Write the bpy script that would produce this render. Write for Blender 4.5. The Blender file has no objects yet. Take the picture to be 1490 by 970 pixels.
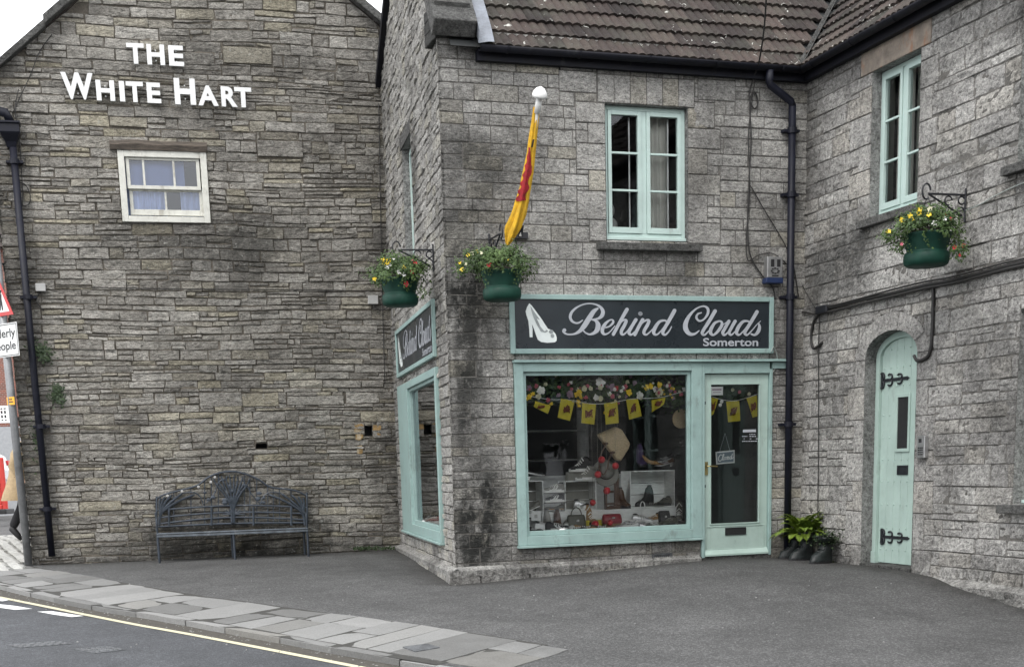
import bpy, math, random
import numpy as np
from mathutils import Vector, Matrix, noise

# ------------------------------------------------------------------ camera
FPX, PPX, PPY, IW, IH = 1990.0, 745.0, 1075.42, 1490.0, 970.0
RT = Vector((0.999595744, -0.00559285, -0.02787595))     # camera right in the world
DN = Vector((-0.0284314671, -0.19663372, -0.98006471))   # camera down
FW = Vector((0.0, 0.98046107, -0.19671324))              # camera forward
scene = bpy.context.scene
C = scene.collection
cam_d = bpy.data.cameras.new('camera'); cam = bpy.data.objects.new('camera', cam_d); C.objects.link(cam)
cam.matrix_world = Matrix(((RT.x, -DN.x, -FW.x, 0), (RT.y, -DN.y, -FW.y, 0), (RT.z, -DN.z, -FW.z, 0), (0, 0, 0, 1)))
cam_d.sensor_fit = 'HORIZONTAL'; cam_d.sensor_width = 36.0
cam_d.lens = FPX / IW * 36.0
cam_d.shift_x = 0.0
cam_d.shift_y = (PPY - IH / 2) / IW
cam_d.clip_start = 0.1; cam_d.clip_end = 2000
scene.camera = cam

# ------------------------------------------------------------------ sky and sun (overcast)
SUN_EL, SUN_AZ = 52.0, 205.0
world = bpy.data.worlds.new('World'); scene.world = world; world.use_nodes = True
nt = world.node_tree; nt.nodes.clear()
sky = nt.nodes.new('ShaderNodeTexSky'); sky.sky_type = 'NISHITA'; sky.sun_disc = False
sky.sun_elevation = math.radians(SUN_EL); sky.sun_rotation = math.radians(SUN_AZ)
sky.air_density = 1.0; sky.dust_density = 4.0; sky.ozone_density = 1.0
cl = nt.nodes.new('ShaderNodeMixRGB'); cl.inputs[0].default_value = 0.86
cl.inputs[2].default_value = (12.2, 12.3, 12.6, 1)        # the even cloud deck
bg = nt.nodes.new('ShaderNodeBackground'); bg.inputs['Strength'].default_value = 0.125
wo = nt.nodes.new('ShaderNodeOutputWorld')
nt.links.new(sky.outputs[0], cl.inputs[1]); nt.links.new(cl.outputs[0], bg.inputs[0]); nt.links.new(bg.outputs[0], wo.inputs[0])
sun_d = bpy.data.lights.new('sun', 'SUN'); sun_d.energy = 0.7; sun_d.angle = math.radians(18); sun_d.color = (1.0, 0.97, 0.92)
sun = bpy.data.objects.new('sun', sun_d); C.objects.link(sun)
_az, _el = math.radians(SUN_AZ), math.radians(SUN_EL)
_dir = Vector((math.sin(_az) * math.cos(_el), math.cos(_az) * math.cos(_el), math.sin(_el)))
sun.rotation_euler = _dir.to_track_quat('Z', 'Y').to_euler()
scene.view_settings.view_transform = 'Standard'
try: scene.view_settings.look = 'None'
except Exception: pass
scene.view_settings.exposure = 0.97
scene.view_settings.gamma = 1.0
scene.view_settings.use_curve_mapping = False
scene.render.resolution_x = 1024; scene.render.resolution_y = 666

# ------------------------------------------------------------------ helpers: pixels to rays, frames, ground
def ray(u, v):
    return RT * (u - PPX) + DN * (v - PPY) + FW * FPX

class Frame:
    """A wall plane: s runs to the right along the wall, t is the height, d sticks out of it."""
    def __init__(self, o, s):
        self.O = Vector((o[0], o[1], 0)); self.S = Vector((s[0], s[1], 0)).normalized()
        self.N = Vector((self.S.y, -self.S.x, 0)); self.Z = Vector((0, 0, 1))
    def P(self, s, t, d=0.0):
        return self.O + self.S * s + self.N * d + self.Z * t
    def px(self, u, v, d=0.0):
        r = ray(u, v); k = (self.O + self.N * d).dot(self.N) / r.dot(self.N); p = r * k
        return (p - self.O).dot(self.S), p.z
    def W(self, u, v, d=0.0):
        s, t = self.px(u, v, d); return self.P(s, t, d)
    def rect(self, d, *c):
        """s0,s1,t0,t1 of four pixel corners TL,TR,BR,BL"""
        q = [self.px(*x, d) for x in c]
        return ((q[0][0] + q[3][0]) / 2, (q[1][0] + q[2][0]) / 2, (q[2][1] + q[3][1]) / 2, (q[0][1] + q[1][1]) / 2)

FA = Frame((-0.56, 15.21), (0.94996, 0.31238))
_jn = FA.W(1165, 800); FB = Frame((_jn.x, _jn.y), (0.29807, -0.95454))
_cor = Vector((-0.56, 15.21, 0))
_cd = Vector((-0.18798, 0.98217, 0))
_fc = Frame((_cor.x, _cor.y), (-_cd.x, -_cd.y))
_q = _fc.W(583, 798); FC = Frame((_q.x, _q.y), (-_cd.x, -_cd.y)); LC = (_cor - Vector((_q.x, _q.y, 0))).length
_fd = Frame((_q.x, _q.y), (0.96629, 0.25744)); _l = _fd.W(48, 822); FD = Frame((_l.x, _l.y), (0.96629, 0.25744))
LA = (_jn - _cor); LA = Vector((LA.x, LA.y, 0)).length
LD = (Vector((_q.x, _q.y, 0)) - FD.O).length

_K = (-1.28252, 0.00553, 0.03711, 0.00193, 0.0033, -0.00006)
_GP = [(-.56,15.21,-1.28),(.05,15.4,-1.25),(.88,15.69,-1.22),(1.69,15.95,-1.18),(2.28,16.15,-1.15),(3.14,16.43,-1.16),(3.5,16.5,-1.2),(-1.57,20.5,-1.18),(-1.04,17.73,-1.23),(-2.9,20.2,-1.19),(-5,19.6,-1.19),(-6.5,19.2,-1.18),(4,15.08,-1.2),(4.23,14.33,-1.22),(4.49,13.52,-1.28),(4.77,12.61,-1.42),(0,9,-1.46),(4,9,-1.6),(-4,9,-1.42),(-6.5,14,-1.28),(0,12,-1.36),(-8,24,-1.05),(2,14,-1.27)]
def _gq(x, y):
    y -= 15; return _K[0] + _K[1]*x + _K[2]*y + _K[3]*x*x + _K[4]*x*y + _K[5]*y*y
_ga = np.array(_GP); _gr = np.array([p[2] - _gq(p[0], p[1]) for p in _GP])
_gd = ((_ga[:, None, :2] - _ga[None, :, :2])**2).sum(-1)
_gw = np.linalg.solve(np.exp(-_gd / (2*1.1**2)) + 0.08*np.eye(len(_GP)), _gr)
def G(x, y):
    x = min(max(x, -10), 6.5); y = min(max(y, 7.5), 26)
    k = np.exp(-((_ga[:, 0]-x)**2 + (_ga[:, 1]-y)**2) / (2*1.1**2))
    return _gq(x, y) + float(k @ _gw)
def gpx(u, v, dz=0.0):
    r = ray(u, v); z = -1.3
    for _ in range(25):
        k = z / r.z; z = G(r.x*k, r.y*k) + dz
    k = z / r.z; return Vector((r.x*k, r.y*k, z))

ORIG = {}
class MB:
    def __init__(self): self.v = []; self.f = []; self.c = []
    def add(self, vs, fs, col=None):
        o = len(self.v); self.v += [tuple(p) for p in vs]; self.f += [tuple(i + o for i in f) for f in fs]
        self.c += [col if col else (0.5, 0, 0.5, 1)] * len(vs)
        return self
    def quad(self, a, b, c, d, col=None): return self.add([a, b, c, d], [(0, 1, 2, 3)], col)
    def box(self, F, s0, s1, t0, t1, d0, d1, col=None):
        if s1 < s0: s0, s1 = s1, s0
        if t1 < t0: t0, t1 = t1, t0
        if d1 < d0: d0, d1 = d1, d0
        vs = [F.P(s, t, d) for d in (d0, d1) for t in (t0, t1) for s in (s0, s1)]
        return self.add(vs, [(0, 2, 3, 1), (4, 5, 7, 6), (0, 1, 5, 4), (2, 6, 7, 3), (0, 4, 6, 2), (1, 3, 7, 5)], col)
    def prism(self, F, poly, d0, d1, col=None):
        n = len(poly)
        a = sum(poly[i][0]*poly[(i+1) % n][1] - poly[(i+1) % n][0]*poly[i][1] for i in range(n))
        if a < 0: poly = poly[::-1]
        vs = [F.P(s, t, d0) for s, t in poly] + [F.P(s, t, d1) for s, t in poly]
        fs = [tuple(range(n, 2*n)), tuple(range(n-1, -1, -1))] + [(i, (i+1) % n, n+(i+1) % n, n+i) for i in range(n)]
        return self.add(vs, fs, col)
    def tube(self, pts, r, seg=8, caps=True, col=None):
        pts = [Vector(p) for p in pts]; n = len(pts); rs = r if isinstance(r, (list, tuple)) else [r]*n
        vs = []; up = None
        for i, p in enumerate(pts):
            a = pts[max(i-1, 0)]; b = pts[min(i+1, n-1)]; t = (b - a).normalized()
            if up is None:
                up = Vector((0, 0, 1)) if abs(t.z) < .9 else Vector((1, 0, 0))
            x = t.cross(up).normalized(); up = x.cross(t).normalized()
            for k in range(seg):
                an = 2*math.pi*k/seg; vs.append(p + (x*math.cos(an) + up*math.sin(an))*rs[i])
        fs = [(i*seg+k, i*seg+(k+1) % seg, (i+1)*seg+(k+1) % seg, (i+1)*seg+k) for i in range(n-1) for k in range(seg)]
        if caps: fs += [tuple(range(seg-1, -1, -1)), tuple((n-1)*seg+k for k in range(seg))]
        return self.add(vs, fs, col)
    def lathe(self, cen, prof, seg=24, sx=1, sy=1, rot=0, col=None):
        vs = []; cen = Vector(cen); c_, s_ = math.cos(rot), math.sin(rot)
        for r, z in prof:
            for k in range(seg):
                an = 2*math.pi*k/seg; x, y = r*math.cos(an)*sx, r*math.sin(an)*sy
                vs.append(cen + Vector((x*c_-y*s_, x*s_+y*c_, z)))
        n = len(prof)
        fs = [(i*seg+k, i*seg+(k+1) % seg, (i+1)*seg+(k+1) % seg, (i+1)*seg+k) for i in range(n-1) for k in range(seg)]
        fs += [tuple(range(seg-1, -1, -1)), tuple((n-1)*seg+k for k in range(seg))]
        return self.add(vs, fs, col)
    def ball(self, c, r, seg=12, rings=8, sq=(1, 1, 1), col=None):
        c = Vector(c); vs = []
        for i in range(rings+1):
            th = math.pi*i/rings
            for k in range(seg):
                an = 2*math.pi*k/seg
                vs.append(c + Vector((r*sq[0]*math.sin(th)*math.cos(an), r*sq[1]*math.sin(th)*math.sin(an), r*sq[2]*math.cos(th))))
        fs = [(i*seg+k, (i+1)*seg+k, (i+1)*seg+(k+1) % seg, i*seg+(k+1) % seg) for i in range(rings) for k in range(seg)]
        return self.add(vs, fs, col)
    def build(self, name, mat, parent=None, smooth=False, bevel=0, label=None, loc=None):
        org = ORIG[parent.name] if parent else Vector(loc) if loc is not None else (Vector(self.v[0]) if self.v else Vector((0, 0, 0)))
        me = bpy.data.meshes.new(name)
        me.from_pydata([tuple(Vector(p) - org) for p in self.v], [], self.f)
        me.update()
        at = me.color_attributes.new('tone', 'FLOAT_COLOR', 'POINT')
        at.data.foreach_set('color', [x for c in self.c for x in c])
        if smooth: me.polygons.foreach_set('use_smooth', [True]*len(me.polygons))
        me.materials.append(mat)
        o = bpy.data.objects.new(name, me); C.objects.link(o)
        if parent: o.parent = parent
        else: o.location = org
        ORIG[o.name] = org
        if bevel:
            m = o.modifiers.new('bevel', 'BEVEL'); m.width = bevel; m.segments = 2; m.limit_method = 'ANGLE'
        if label: o['label'] = label
        return o

def thing(name, label, cat, loc, group=None):
    o = bpy.data.objects.new(name, None); o.empty_display_size = .2; C.objects.link(o); o.location = loc
    o['label'] = label; o['category'] = cat
    if group: o['group'] = group
    ORIG[o.name] = Vector(loc); return o
def tag(o, label, cat, group=None):
    o['label'] = label; o['category'] = cat
    if group: o['group'] = group
    return o
def struct(o): o['kind'] = 'structure'; return o

def bez(pts, n=6):
    """Catmull-Rom through points"""
    pts = [Vector(p) for p in pts]; out = []
    for i in range(len(pts)-1):
        p0 = pts[max(i-1, 0)]; p1 = pts[i]; p2 = pts[i+1]; p3 = pts[min(i+2, len(pts)-1)]
        for k in range(n):
            t = k/n
            out.append(.5*((2*p1) + (p2-p0)*t + (2*p0-5*p1+4*p2-p3)*t*t + (3*p1-p0-3*p2+p3)*t**3))
    out.append(pts[-1]); return out

# ------------------------------------------------------------------ materials
class N:
    def __init__(self, name):
        self.m = bpy.data.materials.new(name); self.m.use_nodes = True; self.t = self.m.node_tree
        self.b = self.t.nodes['Principled BSDF']; self.o = self.t.nodes['Material Output']
    def n(self, ty, **k):
        x = self.t.nodes.new(ty)
        for a, b in k.items():
            if a.startswith('i_'):
                key = a[2:]; x.inputs[int(key) if key.isdigit() else key.replace('_', ' ')].default_value = b
            else: setattr(x, a, b)
        return x
    def l(self, a, b): self.t.links.new(a, b)
    def noise(self, scale, detail=4, rough=.6, sc=(1, 1, 1), dist=0):
        tc = self.n('ShaderNodeTexCoord'); mp = self.n('ShaderNodeMapping'); mp.inputs['Scale'].default_value = sc
        self.l(tc.outputs['Object'], mp.inputs[0])
        x = self.n('ShaderNodeTexNoise'); x.inputs['Scale'].default_value = scale; x.inputs['Detail'].default_value = detail
        x.inputs['Roughness'].default_value = rough; x.inputs['Distortion'].default_value = dist
        self.l(mp.outputs[0], x.inputs['Vector']); return x.outputs['Fac']
    def ramp(self, fac, *stops):
        r = self.n('ShaderNodeValToRGB'); e = r.color_ramp.elements
        while len(e) < len(stops): e.new(.5)
        for i, (p, c) in enumerate(stops):
            e[i].position = p; e[i].color = (c, c, c, 1) if isinstance(c, (int, float)) else (*c, 1)
        self.l(fac, r.inputs[0]); return r.outputs[0]
    def mix(self, fac, a, b, mode='MIX'):
        x = self.n('ShaderNodeMixRGB', blend_type=mode)
        for i, s in enumerate((fac, a, b)):
            if isinstance(s, (int, float)): x.inputs[i].default_value = s if i == 0 else (s, s, s, 1)
            elif isinstance(s, tuple): x.inputs[i].default_value = (*s, 1)
            else: self.l(s, x.inputs[i])
        return x.outputs[0]
    def math(self, op, a, b=0.0, clamp=False):
        x = self.n('ShaderNodeMath', operation=op, use_clamp=clamp)
        for i, s in enumerate((a, b)):
            if isinstance(s, (int, float)): x.inputs[i].default_value = s
            else: self.l(s, x.inputs[i])
        return x.outputs[0]
    def tone(self):
        a = self.n('ShaderNodeAttribute', attribute_name='tone'); s = self.n('ShaderNodeSeparateColor')
        self.l(a.outputs['Color'], s.inputs[0]); return s.outputs
    def bump(self, h, strength, dist, prev=None):
        x = self.n('ShaderNodeBump'); x.inputs['Strength'].default_value = strength; x.inputs['Distance'].default_value = dist
        self.l(h, x.inputs['Height'])
        if prev: self.l(prev, x.inputs['Normal'])
        return x.outputs[0]
    def fin(self, col, rough=.9, nrm=None, spec=None, metal=None):
        if isinstance(col, tuple): self.b.inputs['Base Color'].default_value = (*col, 1)
        else: self.l(col, self.b.inputs['Base Color'])
        if isinstance(rough, (int, float)): self.b.inputs['Roughness'].default_value = rough
        else: self.l(rough, self.b.inputs['Roughness'])
        if nrm: self.l(nrm, self.b.inputs['Normal'])
        if spec is not None: self.b.inputs['Specular IOR Level'].default_value = spec
        if metal is not None: self.b.inputs['Metallic'].default_value = metal
        return self.m

def stone_mat(name, dark, mid, light, warm, layered=3.0, lichen=.62, mottle=.7):
    w = N(name); r, g, b = w.tone()
    n1 = w.noise(9, 8, .65, (1, 1, layered)); n2 = w.noise(70, 5, .7, (1, 1, 1.5)); n3 = w.noise(1.1, 5, .6)
    n4 = w.noise(26, 6, .7, (1, 1, layered))
    f = w.math('ADD', w.math('MULTIPLY', r, .42), w.math('MULTIPLY', n1, .75)); f = w.math('SUBTRACT', f, .08)
    col = w.ramp(f, (.12, dark), (.5, mid), (.88, light))
    col = w.mix(w.ramp(b, (.62, 0.0), (1.0, .75)), col, warm)                     # some stones yellower
    fine = w.ramp(n2, (.32, .55), (.5, 1.0), (.68, 1.35)); col = w.mix(1.0, col, fine, 'MULTIPLY')
    br = w.ramp(n4, (.36, .50), (.5, 1.0), (.66, 1.32)); col = w.mix(.9, col, br, 'MULTIPLY')
    n6 = w.noise(13, 8, .82, (1, 1, layered*.6)); mot = w.ramp(n6, (.38, .35), (.48, .97), (.62, 1.25)); col = w.mix(mottle, col, mot, 'MULTIPLY')
    pat = w.ramp(n3, (.36, .62), (.50, .98), (.62, 1.16)); col = w.mix(1.0, col, pat, 'MULTIPLY')
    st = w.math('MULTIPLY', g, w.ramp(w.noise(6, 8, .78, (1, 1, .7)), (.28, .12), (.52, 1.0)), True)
    col = w.mix(st, col, (.035, .036, .034))                                        # black algae stains and other darkened areas
    li = w.ramp(w.noise(14, 6, .75), (lichen, 0.0), (lichen + .05, .55))
    col = w.mix(li, col, (.52, .52, .48))                                           # pale lichen
    h = w.math('ADD', w.math('MULTIPLY', n4, .8), w.math('ADD', w.math('MULTIPLY', n2, .4), w.math('MULTIPLY', n6, .7)))
    nr = w.bump(h, 1.0, .05); 
    return w.fin(col, .93, nr, .2)

M = {}
M['rubble'] = stone_mat('rubble_limestone', (.225, .212, .188), (.37, .352, .316), (.55, .53, .485), (.44, .40, .29), 4.0, .59, .85)
M['ashlar'] = stone_mat('grey_limestone_blocks', (.31, .302, .285), (.44, .43, .405), (.56, .55, .52), (.46, .43, .35), 1.8, .65, .55)
M['gable'] = stone_mat('pale_gable_stone', (.29, .282, .265), (.43, .42, .395), (.56, .55, .52), (.46, .44, .37), 3.0, .62)
M['wing'] = stone_mat('rough_wing_stone', (.30, .292, .28), (.43, .42, .40), (.56, .55, .52), (.45, .425, .38), 1.4, .60)
M['dressed'] = stone_mat('dressed_stone', (.22, .22, .21), (.32, .32, .31), (.40, .40, .385), (.36, .34, .30), 1.2, .74)
M['sill'] = stone_mat('weathered_sill_stone', (.06, .06, .057), (.12, .12, .115), (.2, .2, .19), (.14, .13, .1), 1.5, .72)
M['plinth'] = stone_mat('plinth_stone', (.17, .165, .155), (.30, .295, .28), (.46, .455, .43), (.38, .36, .3), 1.5, .64)

def mortar(name, c):
    w = N(name); n = w.noise(40, 6, .7); n2 = w.noise(3, 4, .6)
    col = w.mix(1.0, w.ramp(n, (.3, tuple(x*.6 for x in c)), (.7, tuple(x*1.3 for x in c))), w.ramp(n2, (.3, .6), (.7, 1.15)), 'MULTIPLY')
    return w.fin(col, .95, w.bump(n, .8, .02), .2)
M['mortar_dark'] = mortar('dark_earthy_mortar', (.15, .135, .112))
M['mortar_grey'] = mortar('grey_mortar', (.15, .144, .132))

def plain(name, c, rough=.5, metal=None, var=.12, scale=12, bump=0.0, spec=None, dirt=None, sc=(1, 1, 1)):
    w = N(name); n = w.noise(scale, 6, .65, sc)
    col = w.ramp(n, (.3, tuple(x*(1-var) for x in c)), (.7, tuple(min(1, x*(1+var)) for x in c)))
    if dirt:
        dn = w.ramp(w.noise(5, 8, .75, (1, 1, .45)), (dirt[1], 0.0), (dirt[1]+.1, dirt[2])); col = w.mix(dn, col, dirt[0])
    nr = w.bump(w.noise(scale*4, 4, .6), bump, .01) if bump else None
    ro = w.ramp(n, (.3, max(0, rough-.08)), (.7, min(1, rough+.1)))
    return w.fin(col, ro, nr, spec, metal)
M['teal'] = plain('sage_green_paint', (.262, .372, .352), .5, var=.12, scale=5, bump=.3, dirt=((.12, .135, .12), .56, .5))
M['teal_door'] = plain('pale_mint_door_paint', (.35, .455, .41), .55, var=.10, scale=4, bump=.3, dirt=((.17, .19, .17), .60, .4))
M['mint'] = plain('pale_mint_window_paint', (.42, .53, .495), .55, var=.08, scale=4, bump=.25, dirt=((.2, .22, .2), .61, .4))
M['white_paint'] = plain('flaking_white_paint', (.55, .55, .50), .6, var=.12, scale=9, bump=.5, dirt=((.22, .20, .16), .54, .6))
M['white'] = plain('white_gloss', (.78, .78, .77), .4, var=.03)
M['letter_white'] = plain('white_letter_enamel', (.66, .67, .66), .5, var=.05, dirt=((.35, .34, .3), .62, .35))
M['board'] = plain('navy_sign_board', (.016, .022, .027), .3, var=.2, scale=2, dirt=((.04, .05, .05), .62, .5))
M['silver'] = plain('grey_vinyl_lettering', (.36, .38, .41), .5, var=.08)
M['shoe_white'] = plain('white_vinyl', (.72, .77, .75), .5, var=.06)
M['shoe_grey'] = plain('grey_vinyl', (.28, .31, .31), .5, var=.3)
M['iron'] = plain('black_iron', (.012, .013, .017), .4, var=.4, bump=.15)
M['navy_pipe'] = plain('navy_black_downpipe', (.006, .007, .014), .5, spec=.3, var=.3, scale=6, dirt=((.05, .05, .05), .62, .5))
M['gutter'] = plain('black_gutter', (.006, .0065, .011), .62, spec=.25, var=.4, scale=6, dirt=((.05, .055, .05), .6, .5))
M['cable'] = plain('black_cable', (.02, .019, .018), .6)
M['grey_cable'] = plain('pale_cable', (.3, .33, .31), .6)
M['lead'] = plain('lead_flashing', (.17, .185, .21), .6, .2, var=.4, scale=8, bump=.5)
M['galv'] = plain('galvanised_steel', (.22, .225, .23), .5, .5, var=.35, scale=5, bump=.1)
M['box_grey'] = plain('grey_plastic', (.34, .34, .33), .5)
M['brass'] = plain('old_brass', (.33, .27, .12), .4, .8, var=.4)
M['steel'] = plain('brushed_steel', (.45, .45, .45), .35, .8, var=.1)
M['blue'] = plain('blue_plastic', (.012, .025, .075), .4)
M['yellow_flag'] = plain('yellow_flag_cloth', (.60, .35, .02), .85, var=.25, scale=14, bump=.3)
M['red_flag'] = plain('red_flag_cloth', (.27, .012, .018), .85, var=.5, scale=22, bump=.4)
M['yellow'] = plain('yellow_bunting_cloth', (.50, .42, .03), .8, var=.15)
M['emblem'] = plain('dark_red_print', (.18, .05, .02), .8)
M['bowl'] = plain('dark_green_plastic', (.006, .042, .028), .55, spec=.3, var=.25, scale=5)
M['soil'] = plain('soil', (.02, .015, .01), .95)
M['crate'] = plain('white_washed_wood', (.74, .75, .73), .6, var=.15, scale=8, sc=(1, 1, 6))
M['black'] = plain('matt_black', (.012, .012, .013), .6)
M['rubber'] = plain('white_rubber', (.80, .80, .77), .6)
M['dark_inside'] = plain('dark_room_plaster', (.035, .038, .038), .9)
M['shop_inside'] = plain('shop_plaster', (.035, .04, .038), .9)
M['shop_floor'] = plain('shop_floor_boards', (.05, .04, .03), .6)
M['curtain'] = plain('net_curtain', (.55, .54, .50), .9, var=.12, scale=3, sc=(9, 9, .3))
M['blue_curtain'] = plain('sky_tinted_curtain', (.42, .50, .68), .9, var=.25, scale=3, sc=(9, 9, .3))  # curtain colour, its blue partly standing in for sky reflected in the panes
M['blue_blind'] = plain('sky_tinted_blind', (.19, .25, .42), .8, var=.06)  # blind colour carries part of the blue sky reflection of the panes
M['old_wood'] = plain('rotten_grey_lintel_wood', (.075, .062, .05), .9, var=.7, scale=7, bump=1.0, sc=(1, 1, 9))
M['straw'] = plain('woven_straw', (.52, .41, .26), .8, var=.3, scale=60, bump=.6, sc=(1, 1, 2.5))
M['felt'] = plain('grey_felt', (.24, .235, .21), .9)
M['red_ball'] = plain('red_lacquer', (.55, .02, .03), .3, var=.05)
M['red_leather'] = plain('red_leather', (.25, .01, .02), .4)
M['brown'] = plain('brown_leather', (.09, .045, .025), .5)
M['tan'] = plain('tan_leather', (.34, .2, .08), .5)
M['grey_leather'] = plain('olive_grey_leather', (.09, .09, .07), .5)
M['silver_leather'] = plain('silver_leather', (.5, .5, .5), .3, .5)
M['bench'] = plain('blue_grey_bench_steel', (.042, .052, .066), .45, .35, var=.35, scale=10, dirt=((.30, .31, .31), .60, .6))
M['purple'] = plain('purple_satin', (.07, .05, .11), .5)
M['rust_stone'] = plain('ochre_putty', (.26, .17, .07), .9, var=.6, scale=20, bump=.8, dirt=((.5, .45, .35), .55, .8))
M['red_plastic'] = plain('red_barrier_plastic', (.45, .03, .02), .4)
M['coat'] = plain('tan_wool_coat', (.36, .27, .16), .95, var=.2, scale=20, bump=.5)
M['trousers'] = plain('black_trousers', (.012, .012, .014), .9)
M['skin'] = plain('skin', (.45, .28, .2), .5)
M['hair'] = plain('brown_hair', (.06, .035, .02), .7)
M['car_paint'] = plain('white_car_paint', (.7, .71, .72), .25, var=.02)
M['red'] = plain('sign_red', (.45, .02, .02), .4)
M['sticker'] = plain('amber_sticker', (.75, .36, .01), .5)
M['boot'] = plain('dark_bronze_boot', (.010, .014, .014), .5, var=.5, scale=15, bump=.6)
M['orange_rust'] = plain('rust_stained_lintel', (.20, .17, .14), .9, var=.35, scale=9, bump=.8, dirt=((.26, .11, .045), .56, .6))
M['water_white'] = plain('cloudy_white', (.8, .8, .78), .3, var=.02)

def leafmat(name, c1, c2):
    w = N(name); r, g, b = w.tone()
    col = w.mix(r, c1, c2); col = w.mix(w.ramp(w.noise(30, 3), (.3, 0.0), (.7, .35)), col, tuple(x*.5 for x in c1))
    w.b.inputs['Subsurface Weight'].default_value = 0
    return w.fin(col, .55, None, .4)
M['leaf'] = leafmat('basket_foliage', (.022, .052, .014), (.10, .165, .04))
M['leaf_dark'] = leafmat('dark_ivy_leaf', (.018, .035, .014), (.05, .08, .03))
M['fern'] = leafmat('bright_fern', (.05, .10, .012), (.22, .30, .03))
M['moss'] = leafmat('wall_moss', (.03, .05, .015), (.10, .12, .04))
for nme, c in dict(yellow_petal=(.85, .62, .04), white_petal=(.82, .82, .78), red_petal=(.42, .015, .02), pink_petal=(.5, .12, .16), cream_petal=(.62, .6, .42), mauve_petal=(.3, .2, .26)).items():
    M[nme] = plain(nme, c, .6, var=.15)

def glass(name, tint=(1, 1, 1), ior=1.5, boost=1.0):
    w = N(name); t = w.t; t.nodes.remove(w.b)
    fr = w.n('ShaderNodeFresnel'); fr.inputs['IOR'].default_value = ior
    nz = w.noise(2.2, 3, .5); bp = w.bump(nz, .08, .02)
    w.l(bp, fr.inputs['Normal'])
    tr = w.n('ShaderNodeBsdfTransparent'); tr.inputs[0].default_value = (*tint, 1)
    gl = w.n('ShaderNodeBsdfGlossy'); gl.inputs['Roughness'].default_value = .015; gl.inputs[0].default_value = (.95, .97, 1, 1)
    w.l(bp, gl.inputs['Normal'])
    mx = w.n('ShaderNodeMixShader'); w.l(w.math('MULTIPLY', fr.outputs[0], boost, True), mx.inputs[0])
    w.l(tr.outputs[0], mx.inputs[1]); w.l(gl.outputs[0], mx.inputs[2]); w.l(mx.outputs[0], w.o.inputs[0]); return w.m
M['glass'] = glass('window_glass', (.95, .97, .96), 1.52, 1.0)
M['glass_sky'] = glass('old_window_glass', (.85, .88, .95), 1.52, 1.8)

def tiles_mat():
    w = N('brown_concrete_tiles'); r, g, b = w.tone()
    n1 = w.noise(12, 8, .7); n2 = w.noise(60, 5, .7)
    f = w.math('ADD', w.math('MULTIPLY', r, .6), w.math('MULTIPLY', n1, .5))
    col = w.ramp(f, (.2, (.020, .0165, .0155)), (.5, (.040, .0315, .029)), (.85, (.073, .056, .049)))
    col = w.mix(w.ramp(w.noise(2.4, 6, .7), (.45, 0.0), (.7, .5)), col, (.075, .08, .062))
    col = w.mix(1.0, col, w.ramp(n2, (.3, .65), (.7, 1.25)), 'MULTIPLY')
    li = w.ramp(w.noise(11, 3, .55, (1, 1, 1), 1.2), (.685, 0.0), (.70, .8)); col = w.mix(li, col, (.50, .50, .46))
    return w.fin(col, .88, w.bump(w.math('ADD', n1, n2), .6, .012), .2)
M['tiles'] = tiles_mat()

def asphalt(name, base, patch, speck=.5):
    w = N(name); n1 = w.noise(170, 3, .7); n2 = w.noise(.9, 6, .65); n3 = w.noise(34, 5, .7); n4 = w.noise(3.2, 7, .7)
    vor = w.n('ShaderNodeTexVoronoi'); tc = w.n('ShaderNodeTexCoord'); w.l(tc.outputs['Object'], vor.inputs['Vector']); vor.inputs['Scale'].default_value = 75
    col = w.ramp(n1, (.3, tuple(x*.5 for x in base)), (.5, base), (.72, tuple(x*2.0 for x in base)))
    col = w.mix(w.ramp(vor.outputs['Color'], (.55, 0.0), (.8, speck*.9)), col, tuple(min(1, x*2.9) for x in base))
    col = w.mix(1.0, col, w.ramp(n2, (.3, .74), (.7, 1.25)), 'MULTIPLY')
    col = w.mix(1.0, col, w.ramp(n4, (.35, .88), (.65, 1.08)), 'MULTIPLY'); col = w.mix(1.0, col, w.ramp(n3, (.35, .84), (.65, 1.14)), 'MULTIPLY')
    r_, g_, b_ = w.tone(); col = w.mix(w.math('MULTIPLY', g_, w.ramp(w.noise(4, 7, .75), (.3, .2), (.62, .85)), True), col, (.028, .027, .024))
    col = w.mix(w.ramp(w.noise(1.7, 8, .75), (.60, 0.0), (.7, .35)), col, patch)
    h = w.math('ADD', vor.outputs['Distance'], n1)
    return w.fin(col, w.ramp(n2, (.3, .72), (.7, .92)), w.bump(h, .7, .012), .25)
M['forecourt'] = asphalt('worn_forecourt_asphalt', (.072, .072, .071), (.045, .046, .046))
M['road'] = asphalt('road_asphalt', (.062, .065, .07), (.05, .052, .054), .35)
def flags_mat():
    w = N('paving_flagstone'); r, g, b = w.tone()
    n1 = w.noise(5, 8, .7); n2 = w.noise(60, 5, .7)
    f = w.math('ADD', w.math('MULTIPLY', r, .55), w.math('MULTIPLY', n1, .5))
    col = w.ramp(f, (.25, (.125, .125, .12)), (.5, (.185, .186, .18)), (.8, (.245, .245, .237)))
    col = w.mix(w.ramp(b, (.8, 0.0), (1.0, .35)), col, (.20, .185, .15))
    col = w.mix(1.0, col, w.ramp(n2, (.3, .75), (.7, 1.15)), 'MULTIPLY')
    col = w.mix(w.ramp(w.noise(2.5, 8, .8), (.58, 0.0), (.72, .5)), col, (.10, .105, .10))
    return w.fin(col, w.ramp(n1, (.3, .5), (.7, .8)), w.bump(w.math('ADD', n1, n2), .5, .015), .35)
M['flags'] = flags_mat()
M['joint'] = plain('joint_grit', (.035, .034, .030), .95, var=.4, bump=.6)
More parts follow.
